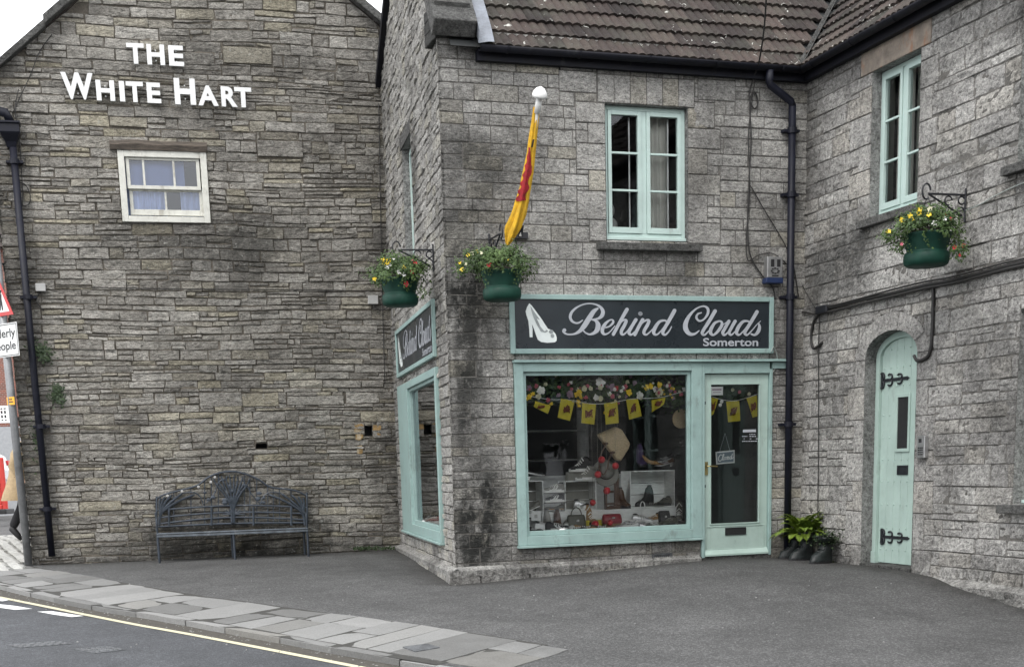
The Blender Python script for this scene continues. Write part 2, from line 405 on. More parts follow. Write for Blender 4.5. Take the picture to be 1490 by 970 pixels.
def paintmat(name, c, wear):
    w = N(name); n = w.noise(28, 8, .8)
    col = w.mix(w.ramp(n, (wear, 0.0), (wear + .1, .9)), c, (.09, .09, .09)); return w.fin(col, .7, w.bump(n, .3, .006), .3)
M['line_yellow'] = paintmat('yellow_road_line', (.50, .47, .33), .57)
M['line_white'] = paintmat('white_road_line', (.62, .63, .62), .55)
M['cover'] = plain('cast_iron_cover', (.10, .105, .11), .6, .3, var=.6, scale=25, bump=1.0)
M['brick'] = None
def brickmat():
    w = N('red_brick'); tc = w.n('ShaderNodeTexCoord'); mp = w.n('ShaderNodeMapping'); mp.inputs['Rotation'].default_value = (math.radians(90), 0, 0)
    w.l(tc.outputs['Object'], mp.inputs[0]); b = w.n('ShaderNodeTexBrick'); w.l(mp.outputs[0], b.inputs[0])
    b.inputs['Scale'].default_value = 4.5; b.inputs['Color1'].default_value = (.22, .075, .05, 1); b.inputs['Color2'].default_value = (.14, .06, .045, 1)
    b.inputs['Mortar'].default_value = (.3, .28, .25, 1); b.inputs['Mortar Size'].default_value = .015
    return w.fin(b.outputs['Color'], .9, w.bump(b.outputs['Fac'], -.4, .01))
M['brick'] = brickmat()
M['render_grey'] = plain('grey_render', (.3, .31, .32), .9, bump=.3)

# ------------------------------------------------------------------ stone walls: every block is modelled in the wall's mesh
def subtract(r, holes):
    out = [r]
    for h in holes:
        nx = []
        for s0, s1, t0, t1 in out:
            if h[0] >= s1 or h[1] <= s0 or h[2] >= t1 or h[3] <= t0: nx.append((s0, s1, t0, t1)); continue
            if h[0] > s0: nx.append((s0, h[0], t0, t1))
            if h[1] < s1: nx.append((h[1], s1, t0, t1))
            a, b = max(s0, h[0]), min(s1, h[1])
            if h[2] > t0: nx.append((a, b, t0, h[2]))
            if h[3] < t1: nx.append((a, b, h[3], t1))
        out = nx
    return out

def one_stone(mb, F, r, rng, gap, dep, back, rough, jit, und, stain, top=None, keep=None, warmp=.12, tone=None, fq=1.0):
    s0, s1, t0, t1 = r; kl = keep and abs(s0 - keep[0]) < 1e-4; kr = keep and abs(s1 - keep[1]) < 1e-4
    g = gap/2; a0 = s0 + (0 if kl else g); a1 = s1 - (0 if kr else g); b0 = t0 + g; b1 = t1 - g
    w, h = a1-a0, b1-b0
    if w < .02 or h < .015: return
    ca = [(a0 + (0 if kl else rng.uniform(-jit, jit)), b0 + rng.uniform(-jit, jit)), (a1 + (0 if kr else rng.uniform(-jit, jit)), b0 + rng.uniform(-jit, jit)),
          (a1 + (0 if kr else rng.uniform(-jit, jit)), b1 + rng.uniform(-jit, jit)), (a0 + (0 if kl else rng.uniform(-jit, jit)), b1 + rng.uniform(-jit, jit))]
    nx = max(3, min(15, int(w/.036)+1)); ny = max(2, min(9, int(h/.026)+1))
    e = min(.006, w*.2, h*.2)
    us = [0] + [e/w + (1-2*e/w)*i/nx for i in range(nx+1)] + [1]; vs_ = [0] + [e/h + (1-2*e/h)*i/ny for i in range(ny+1)] + [1]
    base = rng.uniform(*dep); sx = rng.uniform(-.5, .5)*rough; sy = rng.uniform(-.5, .5)*rough
    off = Vector((rng.uniform(0, 50), rng.uniform(0, 50), rng.uniform(0, 50)))
    vs = []; sts = []; nu, nv = len(us), len(vs_)
    cs, ct = (a0+a1)/2, (b0+b1)/2
    for j, v in enumerate(vs_):
        for i, u in enumerate(us):
            s = (ca[0][0]*(1-u)+ca[1][0]*u)*(1-v) + (ca[3][0]*(1-u)+ca[2][0]*u)*v
            t = (ca[0][1]*(1-u)+ca[1][1]*u)*(1-v) + (ca[3][1]*(1-u)+ca[2][1]*u)*v
            edge = (i == 0 and not kl) or (i == nu-1 and not kr) or j in (0, nv-1)
            q = Vector((s*7*fq, t*16*fq, 0)) + off
            d = base + rough*(noise.noise(q) + .55*noise.noise(q*2.7) + .30*noise.noise(q*6.1)) + sx*(u-.5)*2 + sy*(v-.5)*2
            if edge:
                ew = noise.noise(Vector((s*22, t*22, off.x)))*jit*.8
                if (i in (0, nu-1)) and not ((i == 0 and kl) or (i == nu-1 and kr)): s += ew
                if j in (0, nv-1): t += ew
                d = back
                if (i in (0, nu-1)) and (j in (0, nv-1)):
                    s += (cs-s)/max(w, .01)*.007; t += (ct-t)/max(h, .01)*.007
            elif i in (1, nu-2) or j in (1, nv-2): d -= .0015
            if und: t += und*noise.noise(Vector((s*.55, t*.9, 3.3))) * 1.0
            if top: t = min(t, top(s))
            vs.append(F.P(s, t, d)); sts.append(stain(s, t) if stain else 0)
    fs = [(j*nu+i, j*nu+i+1, (j+1)*nu+i+1, (j+1)*nu+i) for j in range(nv-1) for i in range(nu-1)]
    tn = rng.random() if tone is None else min(1, max(0, tone + rng.uniform(-.12, .12)))
    wm = rng.random()**1.6; k0 = len(mb.c); mb.add(vs, fs); mb.c[k0:] = [(tn, min(1, max(0, q_)), wm, 1) for q_ in sts]

def stone_wall(F, s0, s1, t0, t1, hr, wr, holes, gap=.012, dep=(-.004, .008), back=-.02, rough=.008, jit=.004, und=0.0, seed=1, top=None, stain=None, keep=None, specials=(), split=0.0, sp_tone=.62, fq=1.0):
    rng = random.Random(seed); mb = MB(); hs = list(holes) + [x[:4] for x in specials]
    t = t0
    while t < t1 - .02:
        h = rng.uniform(*hr); 
        if rng.random() < .25: h *= .72
        if t + h > t1 - hr[0]*.5: h = t1 - t
        s = s0; first = True
        while s < s1 - 1e-4:
            w = rng.uniform(*wr) * (rng.uniform(.45, 1) if first else 1); first = False
            if s + w > s1 - wr[0]*.6: w = s1 - s
            rects = [(s, s+w, t, t+h)]
            if rng.random() < split and h > hr[0]*1.15:
                k = rng.uniform(.35, .65); rects = [(s, s+w, t, t+h*k)]
                if rng.random() < .5: rects.append((s, s+w, t+h*k, t+h))
                else:
                    m = rng.uniform(.35, .65); rects += [(s, s+w*m, t+h*k, t+h), (s+w*m, s+w, t+h*k, t+h)]
            for r in rects:
                for q in subtract(r, hs):
                    if top and (q[2]) > top((q[0]+q[1])/2): continue
                    one_stone(mb, F, q, rng, gap, dep, back, rough, jit, und, stain, top, keep, fq=fq)
            s += w
        t += h
    for sp in specials:
        for q in subtract(tuple(sp[:4]), holes):
            one_stone(mb, F, q, rng, gap*.8, (dep[0], dep[1]) if len(sp) < 5 else (sp[4], sp[4]+.004), back, rough*.4, jit*.5, 0, stain, top, keep, tone=sp_tone)
    return mb

def backing(F, s0, s1, t0, t1, holes, d, top=None, brk=()):
    mb = MB(); ss = sorted(set([s0, s1] + [x for h in holes for x in h[:2] if s0 < x < s1] + list(brk)))
    for a, b in zip(ss[:-1], ss[1:]):
        m = (a+b)/2; hs = sorted([(h[2], h[3]) for h in holes if h[0] < m < h[1]]); t = t0
        for x, y in hs + [(None, None)]:
            if x is None:
                ta, tb = (top(a), top(b)) if top else (t1, t1)
                mb.quad(F.P(a, t, d), F.P(b, t, d), F.P(b, tb, d), F.P(a, ta, d))
            elif x > t:
                mb.quad(F.P(a, t, d), F.P(b, t, d), F.P(b, x, d), F.P(a, x, d)); 
            if x is not None: t = max(t, y)
    return mb
def reveal(mb, F, r, d0, d1, sides='LRTB', col=(.6, 0, .3, 1)):
    s0, s1, t0, t1 = r
    if 'L' in sides: mb.quad(F.P(s0, t0, d0), F.P(s0, t1, d0), F.P(s0, t1, d1), F.P(s0, t0, d1), col)
    if 'R' in sides: mb.quad(F.P(s1, t0, d0), F.P(s1, t0, d1), F.P(s1, t1, d1), F.P(s1, t1, d0), col)
    if 'T' in sides: mb.quad(F.P(s0, t1, d0), F.P(s1, t1, d0), F.P(s1, t1, d1), F.P(s0, t1, d1), col)
    if 'B' in sides: mb.quad(F.P(s0, t0, d0), F.P(s0, t0, d1), F.P(s1, t0, d1), F.P(s1, t0, d0), col)
    return mb
def roombox(F, r, d0, d1, grow=.5):
    s0, s1, t0, t1 = r[0]-grow, r[1]+grow, r[2]-grow, r[3]+grow; mb = MB()
    mb.quad(F.P(s0, t0, d1), F.P(s1, t0, d1), F.P(s1, t1, d1), F.P(s0, t1, d1))
    for a, b in (((s0, t0), (s1, t0)), ((s1, t0), (s1, t1)), ((s1, t1), (s0, t1)), ((s0, t1), (s0, t0))):
        mb.quad(F.P(*a, d0), F.P(*b, d0), F.P(*b, d1), F.P(*a, d1))
    # front flange round the opening
    for q in subtract((s0, s1, t0, t1), [r]): mb.quad(F.P(q[0], q[2], d0), F.P(q[1], q[2], d0), F.P(q[1], q[3], d0), F.P(q[0], q[3], d0))
    return mb
def curtain(F, s0, s1, t0, t1, d, amp=.025, per=.11, seed=0):
    mb = MB(); n = max(8, int((s1-s0)/.015)); rng = random.Random(seed); vs = []; ph = rng.uniform(0, 6)
    for j in range(2):
        for i in range(n+1):
            s = s0 + (s1-s0)*i/n
            vs.append(F.P(s, (t0, t1)[j], d + amp*math.sin(2*math.pi*s/per + ph + 1.3*math.sin(s*9))))
    mb.add(vs, [(i, i+1, n+2+i, n+1+i) for i in range(n)]); return mb
def framebox(mb, F, r, w, d0, d1, wt=None, wb=None):
    """four butt-jointed members inside rect r"""
    s0, s1, t0, t1 = r; wt = wt or w; wb = wb or w
    mb.box(F, s0, s0+w, t0, t1, d0, d1); mb.box(F, s1-w, s1, t0, t1, d0, d1)
    mb.box(F, s0+w, s1-w, t1-wt, t1, d0, d1); mb.box(F, s0+w, s1-w, t0, t0+wb, d0, d1); return mb

# ------------------------------------------------------------------ text and flat drawings
def text_geo(txt, bold=0.0, res=6):
    cu = bpy.data.curves.new('t', 'FONT'); cu.body = txt; cu.offset = bold; cu.resolution_u = res; cu.size = 1
    ob = bpy.data.objects.new('t', cu); me = bpy.data.meshes.new_from_object(ob)
    vs = [tuple(v.co[:2]) for v in me.vertices]; fs = [tuple(p.vertices) for p in me.polygons]
    from collections import Counter
    ec = Counter(); dirn = {}
    for f in fs:
        for i in range(len(f)):
            e = (f[i], f[(i+1) % len(f)]); k = tuple(sorted(e)); ec[k] += 1; dirn[k] = e
    edges = [dirn[k] for k, n in ec.items() if n == 1]
    bpy.data.objects.remove(ob); bpy.data.curves.remove(cu); bpy.data.meshes.remove(me)
    xs = [v[0] for v in vs]; ys = [v[1] for v in vs]
    x0, x1, y0, y1 = min(xs), max(xs), min(ys), max(ys)
    return [((x-x0)/(x1-x0), (y-y0)/(y1-y0)) for x, y in vs], fs, edges
def put_text(mb, F, txt, r, d0, d1, bold=0.0, fn=None):
    vs, fs, ed = text_geo(txt, bold); s0, s1, t0, t1 = r; n = len(vs)
    pt = fn or (lambda x, y, d: F.P(s0+(s1-s0)*x, t0+(t1-t0)*y, d))
    pv = [pt(x, y, d1) for x, y in vs]
    if abs(d1-d0) < 1e-6: mb.add(pv, fs); return mb
    pv += [pt(x, y, d0) for x, y in vs]
    mb.add(pv, fs + [(b, a, a+n, b+n) for a, b in ed]); return mb

def ribbon(mb, toP, pts, ws, d, n=7, flip=True):
    """flat pen stroke through pts with half-widths ws"""
    P = bez([(p[0], p[1], w) for p, w in zip(pts, ws)], n); L = len(P); vs = []
    for i, p in enumerate(P):
        a = P[max(i-1, 0)]; b = P[min(i+1, L-1)]; t = Vector((b.x-a.x, b.y-a.y)); t = t.normalized() if t.length > 0 else Vector((1, 0))
        nx, ny = -t.y, t.x; w = max(p.z, 1.5)
        vs += [toP(p.x+nx*w, p.y+ny*w, d), toP(p.x-nx*w, p.y-ny*w, d)]
    mb.add(vs, [(2*i, 2*i+1, 2*i+3, 2*i+2) for i in range(L-1)])
    for k, p in ((0, P[0]), (L-1, P[-1])):
        w = max(p.z, 1.5); mb.add([toP(p.x+w*math.cos(q*.628), p.y+w*math.sin(q*.628), d + .0002) for q in range(10)], [tuple(range(10))])

SCRIPT = [  # pen strokes of the shop name, in board units traced off the fascia (x right, y down)
 ([(765,300),(730,325),(690,330),(650,305),(636,260),(660,205),(720,155),(800,124),(880,122),(950,150),(983,200),(972,250),(930,282),(868,290)],[6,9,10,13,15,13,9,7,8,13,20,20,12,5]),
 ([(930,172),(885,205),(832,285),(780,365),(730,420),(670,450),(600,452),(562,425),(572,408)],[10,22,27,26,18,10,9,12,20]),
 ([(850,290),(905,305),(930,350),(918,405),(880,440),(835,452),(795,435),(775,415)],[5,14,26,25,16,10,8,8]),
 ([(985,385),(1050,365),(1090,325),(1088,297),(1055,298),(1010,335),(980,385),(975,425),(1000,452),(1050,430),(1110,360)],[6,9,13,9,8,16,20,18,12,7,5]),
 ([(1243,180),(1205,245),(1150,345),(1092,452)],[20,19,18,18]),
 ([(1112,420),(1165,330),(1210,295),(1232,305),(1215,350),(1182,410),(1180,445),(1205,452),(1245,415),(1280,360)],[4,7,10,17,18,18,16,11,7,5]),
 ([(1338,292),(1305,345),(1270,405),(1262,440),(1290,454),(1325,420)],[19,18,18,17,11,6]),
 ([(1386,224),(1388,226)],[23,23]),
 ([(1412,292),(1370,365),(1325,455)],[19,18,18]),
 ([(1345,420),(1400,335),(1450,297),(1478,302),(1465,345),(1430,405),(1425,440),(1450,455),(1490,425),(1530,380)],[4,7,10,17,18,18,16,11,7,5]),
 ([(1688,318),(1650,298),(1595,312),(1548,375),(1530,432),(1562,455),(1612,412),(1668,335)],[12,11,15,20,19,11,7,6]),
 ([(1762,188),(1700,300),(1640,405),(1632,440),(1660,455),(1700,415),(1728,365)],[21,20,18,17,11,8,6]),
 ([(2060,210),(2020,225),(2005,265),(2035,300),(2085,285),(2130,225),(2133,165),(2085,137),(2005,165),(1925,245),(1884,335),(1890,400),(1930,445),(1985,445),(2035,410)],[7,10,13,11,10,14,15,9,9,17,26,27,20,13,6]),
 ([(2215,190),(2150,300),(2080,410),(2072,442),(2098,455),(2150,405)],[21,20,18,17,11,6]),
 ([(2262,302),(2210,325),(2170,390),(2165,435),(2200,455),(2255,405),(2292,345),(2285,308),(2250,300)],[9,15,20,19,12,17,17,12,8]),
 ([(2285,350),(2330,325),(2370,290)],[5,5,5]),
 ([(2372,302),(2325,385),(2302,430),(2325,456),(2380,405),(2432,325)],[19,18,18,12,7,5]),
 ([(2442,302),(2395,385),(2375,430),(2400,455),(2450,410)],[19,18,17,11,6]),
 ([(2618,316),(2580,299),(2530,308),(2482,365),(2458,430),(2490,455),(2540,408),(2595,335)],[12,11,16,20,19,11,7,6]),
 ([(2692,195),(2630,300),(2565,405),(2555,440),(2582,455),(2630,410),(2690,340),(2735,298)],[21,20,18,17,11,7,5,4]),
 ([(2712,322),(2722,370),(2705,420),(2668,455),(2628,445)],[8,18,20,13,10]),
]
SHOE = [(213,122),(240,150),(285,215),(330,280),(370,345),(400,393),(450,412),(480,452),(490,490),(488,522),(470,538),(390,545),(325,535),(292,512),(275,465),(262,420),(247,375),(234,345),(240,400),(238,485),(208,485),(205,400),(198,310),(180,250),(172,210),(190,160)]
SHOEIN = [(222,150),(262,215),(318,300),(370,390),(400,420),(372,436),(325,425),(285,350),(250,270),(232,205)]
SHOEHI = [(285,285),(318,300),(362,378),(385,412),(360,420),(320,370)]
def fascia_sign(F, c, dw, label, name='shop_sign'):
    """c: pixel corners TL,TR,BR,BL of the frame's face"""
    r = F.rect(dw, *c); s0, s1, t0, t1 = r
    root = thing(name, label, 'shop sign', F.P((s0+s1)/2, t0, dw))
    fr = MB(); w = (t1-t0)*.085; framebox(fr, F, r, w, .0, dw)
    fr.build('frame', M['teal'], root, bevel=.006)
    bd = MB(); bd.box(F, s0+w*.9, s1-w*.9, t0+w*.9, t1-w*.9, .0, dw*.55); bd.build('board', M['board'], root)
    X0, X1, Y0, Y1 = 10.0, 2885.0, 28.0, 663.0
    def toP(x, y, d):
        return F.P(s0+(s1-s0)*(x-X0)/(X1-X0), t1-(t1-t0)*(y-Y0)/(Y1-Y0), d)
    dd = dw*.55 + .003
    tx = MB()
    for i, (p, ws) in enumerate(SCRIPT): ribbon(tx, toP, p, ws, dd + i*.0003)
    tx.build('script_lettering', M['silver'], root)
    tx = MB(); put_text(tx, F, 'Somerton', (0, 0, 0, 0), dd, dd, .02, fn=lambda x, y, d: toP(2082+(2712-2082)*x, 582-(582-490)*y, d)); tx.build('town_lettering', M['silver'], root)
    sh = MB(); sh.add([toP(x, y, dd) for x, y in SHOE], [tuple(range(len(SHOE)))])
    e = sh.build('shoe_emblem', M['shoe_white'], root)
    sh = MB(); sh.add([toP(x, y, dd+.002) for x, y in SHOEIN], [tuple(range(len(SHOEIN)))]); sh.add([toP(445+20*math.cos(a*.7), 470+22*math.sin(a*.7), dd+.002) for a in range(9)], [tuple(range(9))])
    sh.add([toP(432+24*math.cos(a*.7), 425+22*math.sin(a*.7), dd+.003) for a in range(9)], [tuple(range(9))])
    sh.build('emblem_shading', M['shoe_grey'], e)
    sh = MB(); sh.add([toP(x, y, dd+.004) for x, y in SHOEHI], [tuple(range(len(SHOEHI)))]); sh.build('emblem_highlight', M['shoe_white'], e)
    return root

# ================================================================== GROUND
KL = [(-22, 38), (-14, 27.2), (-9.2, 20.6), (-6.0, 16.24), (-4.28, 14.08), (-3.52, 13.3), (-2.09, 11.73), (-.97, 10.46), (.1, 9.35), (1.6, 8.1), (4, 6.8), (9, 5.2), (18, 3.5)]
KP = [Vector((p.x, p.y, 0)) for p in bez([(x, y, 0) for x, y in KL], 10)]
def knorm(i):
    a, b = KP[max(i-1, 0)], KP[min(i+1, len(KP)-1)]; t = (b-a).normalized(); return Vector((-t.y, t.x, 0))   # towards the buildings
def strip(offs, dz, z_extra=None):
    vs = []; n = len(offs)
    for i, p in enumerate(KP):
        nn = knorm(i)
        for j, o in enumerate(offs):
            q = p + nn*o; vs.append((q.x, q.y, G(q.x, q.y) + (dz if not callable(dz) else dz(o))))
    return vs, [(i*n+j, (i+1)*n+j, (i+1)*n+j+1, i*n+j+1) for i in range(len(KP)-1) for j in range(n-1)]
mb = MB(); mb.add(*strip([.05, .3, .6, .9, 1.15] + [1.3+.16*k for k in range(70)] + [13+.8*k for k in range(6)], 0.0))
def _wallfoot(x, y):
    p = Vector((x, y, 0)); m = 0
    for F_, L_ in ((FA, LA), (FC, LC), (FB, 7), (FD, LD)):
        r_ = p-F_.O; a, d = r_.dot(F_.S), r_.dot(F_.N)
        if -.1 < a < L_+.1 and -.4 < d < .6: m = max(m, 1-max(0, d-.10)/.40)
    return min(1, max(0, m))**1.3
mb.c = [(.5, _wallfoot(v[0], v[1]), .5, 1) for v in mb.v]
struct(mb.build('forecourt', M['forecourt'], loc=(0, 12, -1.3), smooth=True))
mb = MB(); mb.add(*strip([-14, -10, -7, -5, -4, -3, -2, -1, -.4, .0, .06], -.055)); struct(mb.build('road', M['road'], loc=(-3, 9, -1.4), smooth=True))
mb = MB()
mb.add([(-300, -300, -2.3), (300, -300, -2.3), (300, 400, -2.3), (-300, 400, -2.3)], [(0, 1, 2, 3)]); struct(mb.build('ground', M['road'], loc=(0, 0, -2.3)))
# paving flags and kerb follow the road edge
rng = random.Random(4)
arc = [0.0]
for i in range(1, len(KP)): arc.append(arc[-1] + (KP[i]-KP[i-1]).length)
def kpt(u, o):
    u = min(max(u, 0), arc[-1]-1e-3); i = max(k for k in range(len(arc)) if arc[k] <= u); i = min(i, len(KP)-2)
    f = (u-arc[i])/(arc[i+1]-arc[i]); p = KP[i].lerp(KP[i+1], f); nn = knorm(i).lerp(knorm(i+1), f); q = p + nn*o; return q
def near_u(x, y): return min(range(0, int(arc[-1]*20)), key=lambda k: (kpt(k/20, 0)-Vector((x, y, 0))).length)/20
UE = near_u(-.25, 9.72); U0 = near_u(-12, 24.5)
def slab(mb, u0, u1, o0, o1, th, z, tone, skew=0.0, gap=.007, e=.012):
    cs = [(u0+gap+skew*o0, o0+gap), (u1-gap+skew*o0, o0+gap), (u1-gap+skew*o1, o1-gap), (u0+gap+skew*o1, o1-gap)]
    cs = [(a+rng.uniform(-.012, .012), b+rng.uniform(-.008, .008)) for a, b in cs]; tz = [z + rng.uniform(-.004, .005) for _ in cs]
    n = 4; top = []; low = []
    for a in range(n+1):
        for b in range(n+1):
            x, y = a/n, b/n
            uu = (cs[0][0]*(1-x)+cs[1][0]*x)*(1-y)+(cs[3][0]*(1-x)+cs[2][0]*x)*y
            oo = (cs[0][1]*(1-x)+cs[1][1]*x)*(1-y)+(cs[3][1]*(1-x)+cs[2][1]*x)*y
            if a in (0, n) or b in (0, n): oo += .012*noise.noise(Vector((uu*7, oo*7, 1))); uu += .012*noise.noise(Vector((uu*7, oo*7, 9)))
            q = kpt(uu, oo); h = (tz[0]*(1-x)+tz[1]*x)*(1-y)+(tz[3]*(1-x)+tz[2]*x)*y
            dz = h + .003*noise.noise(Vector((q.x*4, q.y*4, 0))) - (.004 if (a in (0, n) or b in (0, n)) else 0)
            top.append((q.x, q.y, G(q.x, q.y)+dz))
    o = len(mb.v); col = (tone, 0, rng.random(), 1)
    mb.add(top, [(a*(n+1)+b, (a+1)*(n+1)+b, (a+1)*(n+1)+b+1, a*(n+1)+b+1) for a in range(n) for b in range(n)], col)
    per = [a*(n+1) for a in range(n+1)] + [n*(n+1)+b for b in range(1, n+1)] + [a*(n+1)+n for a in range(n-1, -1, -1)] + [b for b in range(n-1, 0, -1)]
    ring = [top[k] for k in per]; m = len(ring)
    mb.add(ring + [(x, y, z_-th) for x, y, z_ in ring], [(k, (k+1) % m, m+(k+1) % m, m+k) for k in range(m)], col)
mb = MB(); u = U0
while u < UE:
    wd = 1.16 + .04*math.sin(u)
    L = rng.uniform(.38, .82); k = rng.random(); sk = -.28 + rng.uniform(-.08, .08)
    cuts = [.13, wd] if k < .3 else [.13, .13+(wd-.13)*rng.uniform(.35, .65), wd]
    for a, b in zip(cuts[:-1], cuts[1:]):
        if rng.random() < .2 and L > .65: slab(mb, u, u+L*.5, a, b, .05, .008, rng.random(), -.28); slab(mb, u+L*.5, u+L, a, b, .05, .008, rng.random(), -.28)
        else: slab(mb, u, u+L, a, b, .05, .008, rng.random(), -.28)
    u += L
struct(mb.build('pavement', M['flags'], loc=(-3, 13, -1.3)))
mb = MB(); mb.add(*[x for x in strip([.02, 1.24], .0025)]); 
# joint grit only under the flags
i0 = next(i for i in range(len(arc)) if arc[i] > U0); i1 = next(i for i in range(len(arc)) if arc[i] > UE-.3)
jb = MB(); vs = []
for i in range(i0, i1):
    for o in (.02, 1.19): q = KP[i] + knorm(i)*o; vs.append((q.x, q.y, G(q.x, q.y)+.0025))
jb.add(vs, [(2*k, 2*k+2, 2*k+3, 2*k+1) for k in range(i1-i0-1)]); struct(jb.build('paving_joint', M['joint'], loc=(-3, 13, -1.3)))
mb = MB(); u = U0
while u < UE + 6:
    L = rng.uniform(.7, 1.1); low = .004 if u < UE-1.0 else .004 - .045*min(1, (u-UE+1.0)/1.5)
    slab(mb, u, u+L, 0, .135, .12, low, rng.uniform(.1, .9), 0, .006); u += L
struct(mb.build('kerb', M['flags'], loc=(-3, 13, -1.3)))
gd = MB(); gd.add(*strip([-.24, -.10, .01], lambda o: -.0515 if o < -.2 else -.049)); gd_ = gd.build('gutter_dirt', plain('gutter_dirt_brown', (.052, .047, .038), .95, var=.5, scale=30, bump=.8), loc=(-3, 12, -1.4)); struct(gd_)
# yellow line 
yl = MB(); vs = []
pts = [(-40, 862), (0, 869), (60, 881), (129, 895), (200, 909), (275, 922.5), (387, 944), (520, 970), (640, 994), (800, 1024), (1000, 1060)]
P = bez([gpx(x, y, -.055) for x, y in pts], 6)
for i, p in enumerate(P):
    t = (P[min(i+1, len(P)-1)] - P[max(i-1, 0)]).normalized(); n_ = Vector((-t.y, t.x, 0))
    for k in (-.035, .035):
        q = p + n_*k; vs.append((q.x, q.y, G(q.x, q.y)-.055+.005))
yl.add(vs, [(2*i, 2*i+2, 2*i+3, 2*i+1) for i in range(len(P)-1)]); struct(yl.build('yellow_road_line', M['line_yellow'], loc=P[3]))
for poly in ([(-12, 877), (0, 879), (20, 881), (47, 885.5), (22, 887), (0, 884), (-14, 882)], [(54, 889.5), (76, 889), (122, 896), (104, 897.5), (78, 894)], [(-10, 867), (3, 868), (17, 872), (4, 874.5), (-12, 873)]):
    m_ = MB(); q = [gpx(x, y, -.055) for x, y in poly]; q = [(p.x, p.y, p.z + .004) for p in q]; m_.add(q, [tuple(range(len(q)-1, -1, -1))]); struct(m_.build('white_road_marking', M['line_white'], loc=q[0]))
for poly, lb in (([(8, 938.5), (30, 942.5), (106, 936.5), (84, 932.5)], 'long pale worn iron cover in the road, nearer the left picture edge'), ([(106, 944), (138, 950.5), (184, 945), (158, 940.5)], 'dark worn iron cover in the road, right of a paler one')):
    m_ = MB(); q = [gpx(x, y, -.055) for x, y in poly]; q = [Vector((p.x, p.y, p.z)) for p in q]
    m_.add([p + Vector((0, 0, .007)) for p in q] + [p - Vector((0, 0, .02)) for p in q], [(3, 2, 1, 0), (0, 1, 5, 4), (1, 2, 6, 5), (2, 3, 7, 6), (3, 0, 4, 7)])
    c_ = sum(q, Vector())/4
    for i in range(3):
        for j in range(7):
            a = q[0].lerp(q[1], (i+.5)/3).lerp(q[3].lerp(q[2], (i+.5)/3), (j+.5)/7); m_.ball(a + Vector((0, 0, .007)), .022, 6, 4, (1, 1, .35))
    tag(m_.build('drain_cover', M['cover'], loc=c_), lb, 'drain cover', 'iron covers in the road')
m_ = MB(); q = [gpx(*p) for p in [(586, 943), (604, 950), (640, 944), (622, 938.5)]]
m_.add([p + Vector((0, 0, .017)) for p in q] + [p - Vector((0, 0, .02)) for p in q], [(3, 2, 1, 0), (0, 1, 5, 4), (1, 2, 6, 5), (2, 3, 7, 6), (3, 0, 4, 7)])
tag(m_.build('access_cover', M['cover'], loc=q[0]), 'small dark iron cover set in the pavement flags near the kerb', 'access cover')
# cobbles beyond the corner
cb = MB(); rc = random.Random(9)
for i in range(26):
    for j in range(38):
        x = -11.5 + .21*i + (.1 if j % 2 else 0); y = 18.3 + .24*j
        p = Vector((x, y, 0)) + FD.S*0
        rel = (p-FD.O); s = rel.dot(FD.S); d = rel.dot(FD.N)
        if s > -.12 : continue
        z = G(x, y); w_, h_ = .095, .105; tn = rc.random()
        vs = [(x+a*w_*rc.uniform(.85, 1), y+b*h_*rc.uniform(.85, 1), z+.004) for a, b in ((-1, -1), (1, -1), (1, 1), (-1, 1))]
        tp = [(x+a*w_*.75, y+b*h_*.75, z+.028+rc.uniform(-.006, .006)) for a, b in ((-1, -1), (1, -1), (1, 1), (-1, 1))]
        cb.add(vs+tp, [(4, 5, 6, 7)] + [(k, (k+1) % 4, 4+(k+1) % 4, 4+k) for k in range(4)], (.6+.4*tn, 0, .3, 1))
M['cobble'] = plain('sky_sheen_cobble', (.36, .36, .34), .6, var=.35, scale=14, bump=.5)  # lighter base colour stands in for sky reflected off the cobbles
struct(cb.build('cobbled_path', M['cobble'], loc=(-9, 21, -1.1)))
# grit and litter along the kerb
sc_ = MB(); rc = random.Random(3)
for _ in range(420):
    u = rc.uniform(near_u(-8, 19), UE+.8); q = kpt(u, -abs(rc.gauss(0, .10))-.01); z = G(q.x, q.y)-.053; s_ = rc.uniform(.004, .013)
    sc_.ball((q.x, q.y, z), s_, 5, 3, (1, 1.3, .7), (rc.random(), 0, rc.random(), 1))
for _ in range(60):
    q = gpx(rc.uniform(100, 1300), rc.uniform(835, 960)); sc_.ball(q + Vector((0, 0, .004)), rc.uniform(.006, .012), 5, 3, (1, 1.4, .6), (1, 0, .2, 1))
o = sc_.build('gutter_grit', M['flags'], loc=(-3, 12, -1.4)); o['kind'] = 'stuff'; o['label'] = 'loose grit and small pebbles along the kerb'; 

# ================================================================== PUB (left gable)
ZB = -1.6
pub = thing('pub_building', 'old rubble stone pub with a steep gable and one small sash window', 'building', FD.P(LD/2, -1.2, 0))
L0, L1 = FD.px(0, 101), FD.px(112, 3); R0, R1 = FD.px(556, 42), FD.px(507, 1)
kL = (L1[1]-L0[1])/(L1[0]-L0[0]); kR = (R1[1]-R0[1])/(R1[0]-R0[0])
def topD(s): return min(L0[1]+kL*(s-L0[0]), R0[1]+kR*(s-R0[0]))
ridge = (R0[1]-kR*R0[0]-L0[1]+kL*L0[0])/(kL-kR); zr = topD(ridge)
wD = FD.rect(0, (169.3, 219), (299.3, 221.5), (307, 326), (179.4, 322))
holeD = [wD]
h1 = FD.px(536, 626); sq = (h1[0]-.055, h1[0]+.055, h1[1]-.07, h1[1]+.07)          # small square vent hole
h2 = FD.px(381, 648); gaph = (h2[0]-.085, h2[0]+.075, h2[1]-.035, h2[1]+.03)
SPD = []
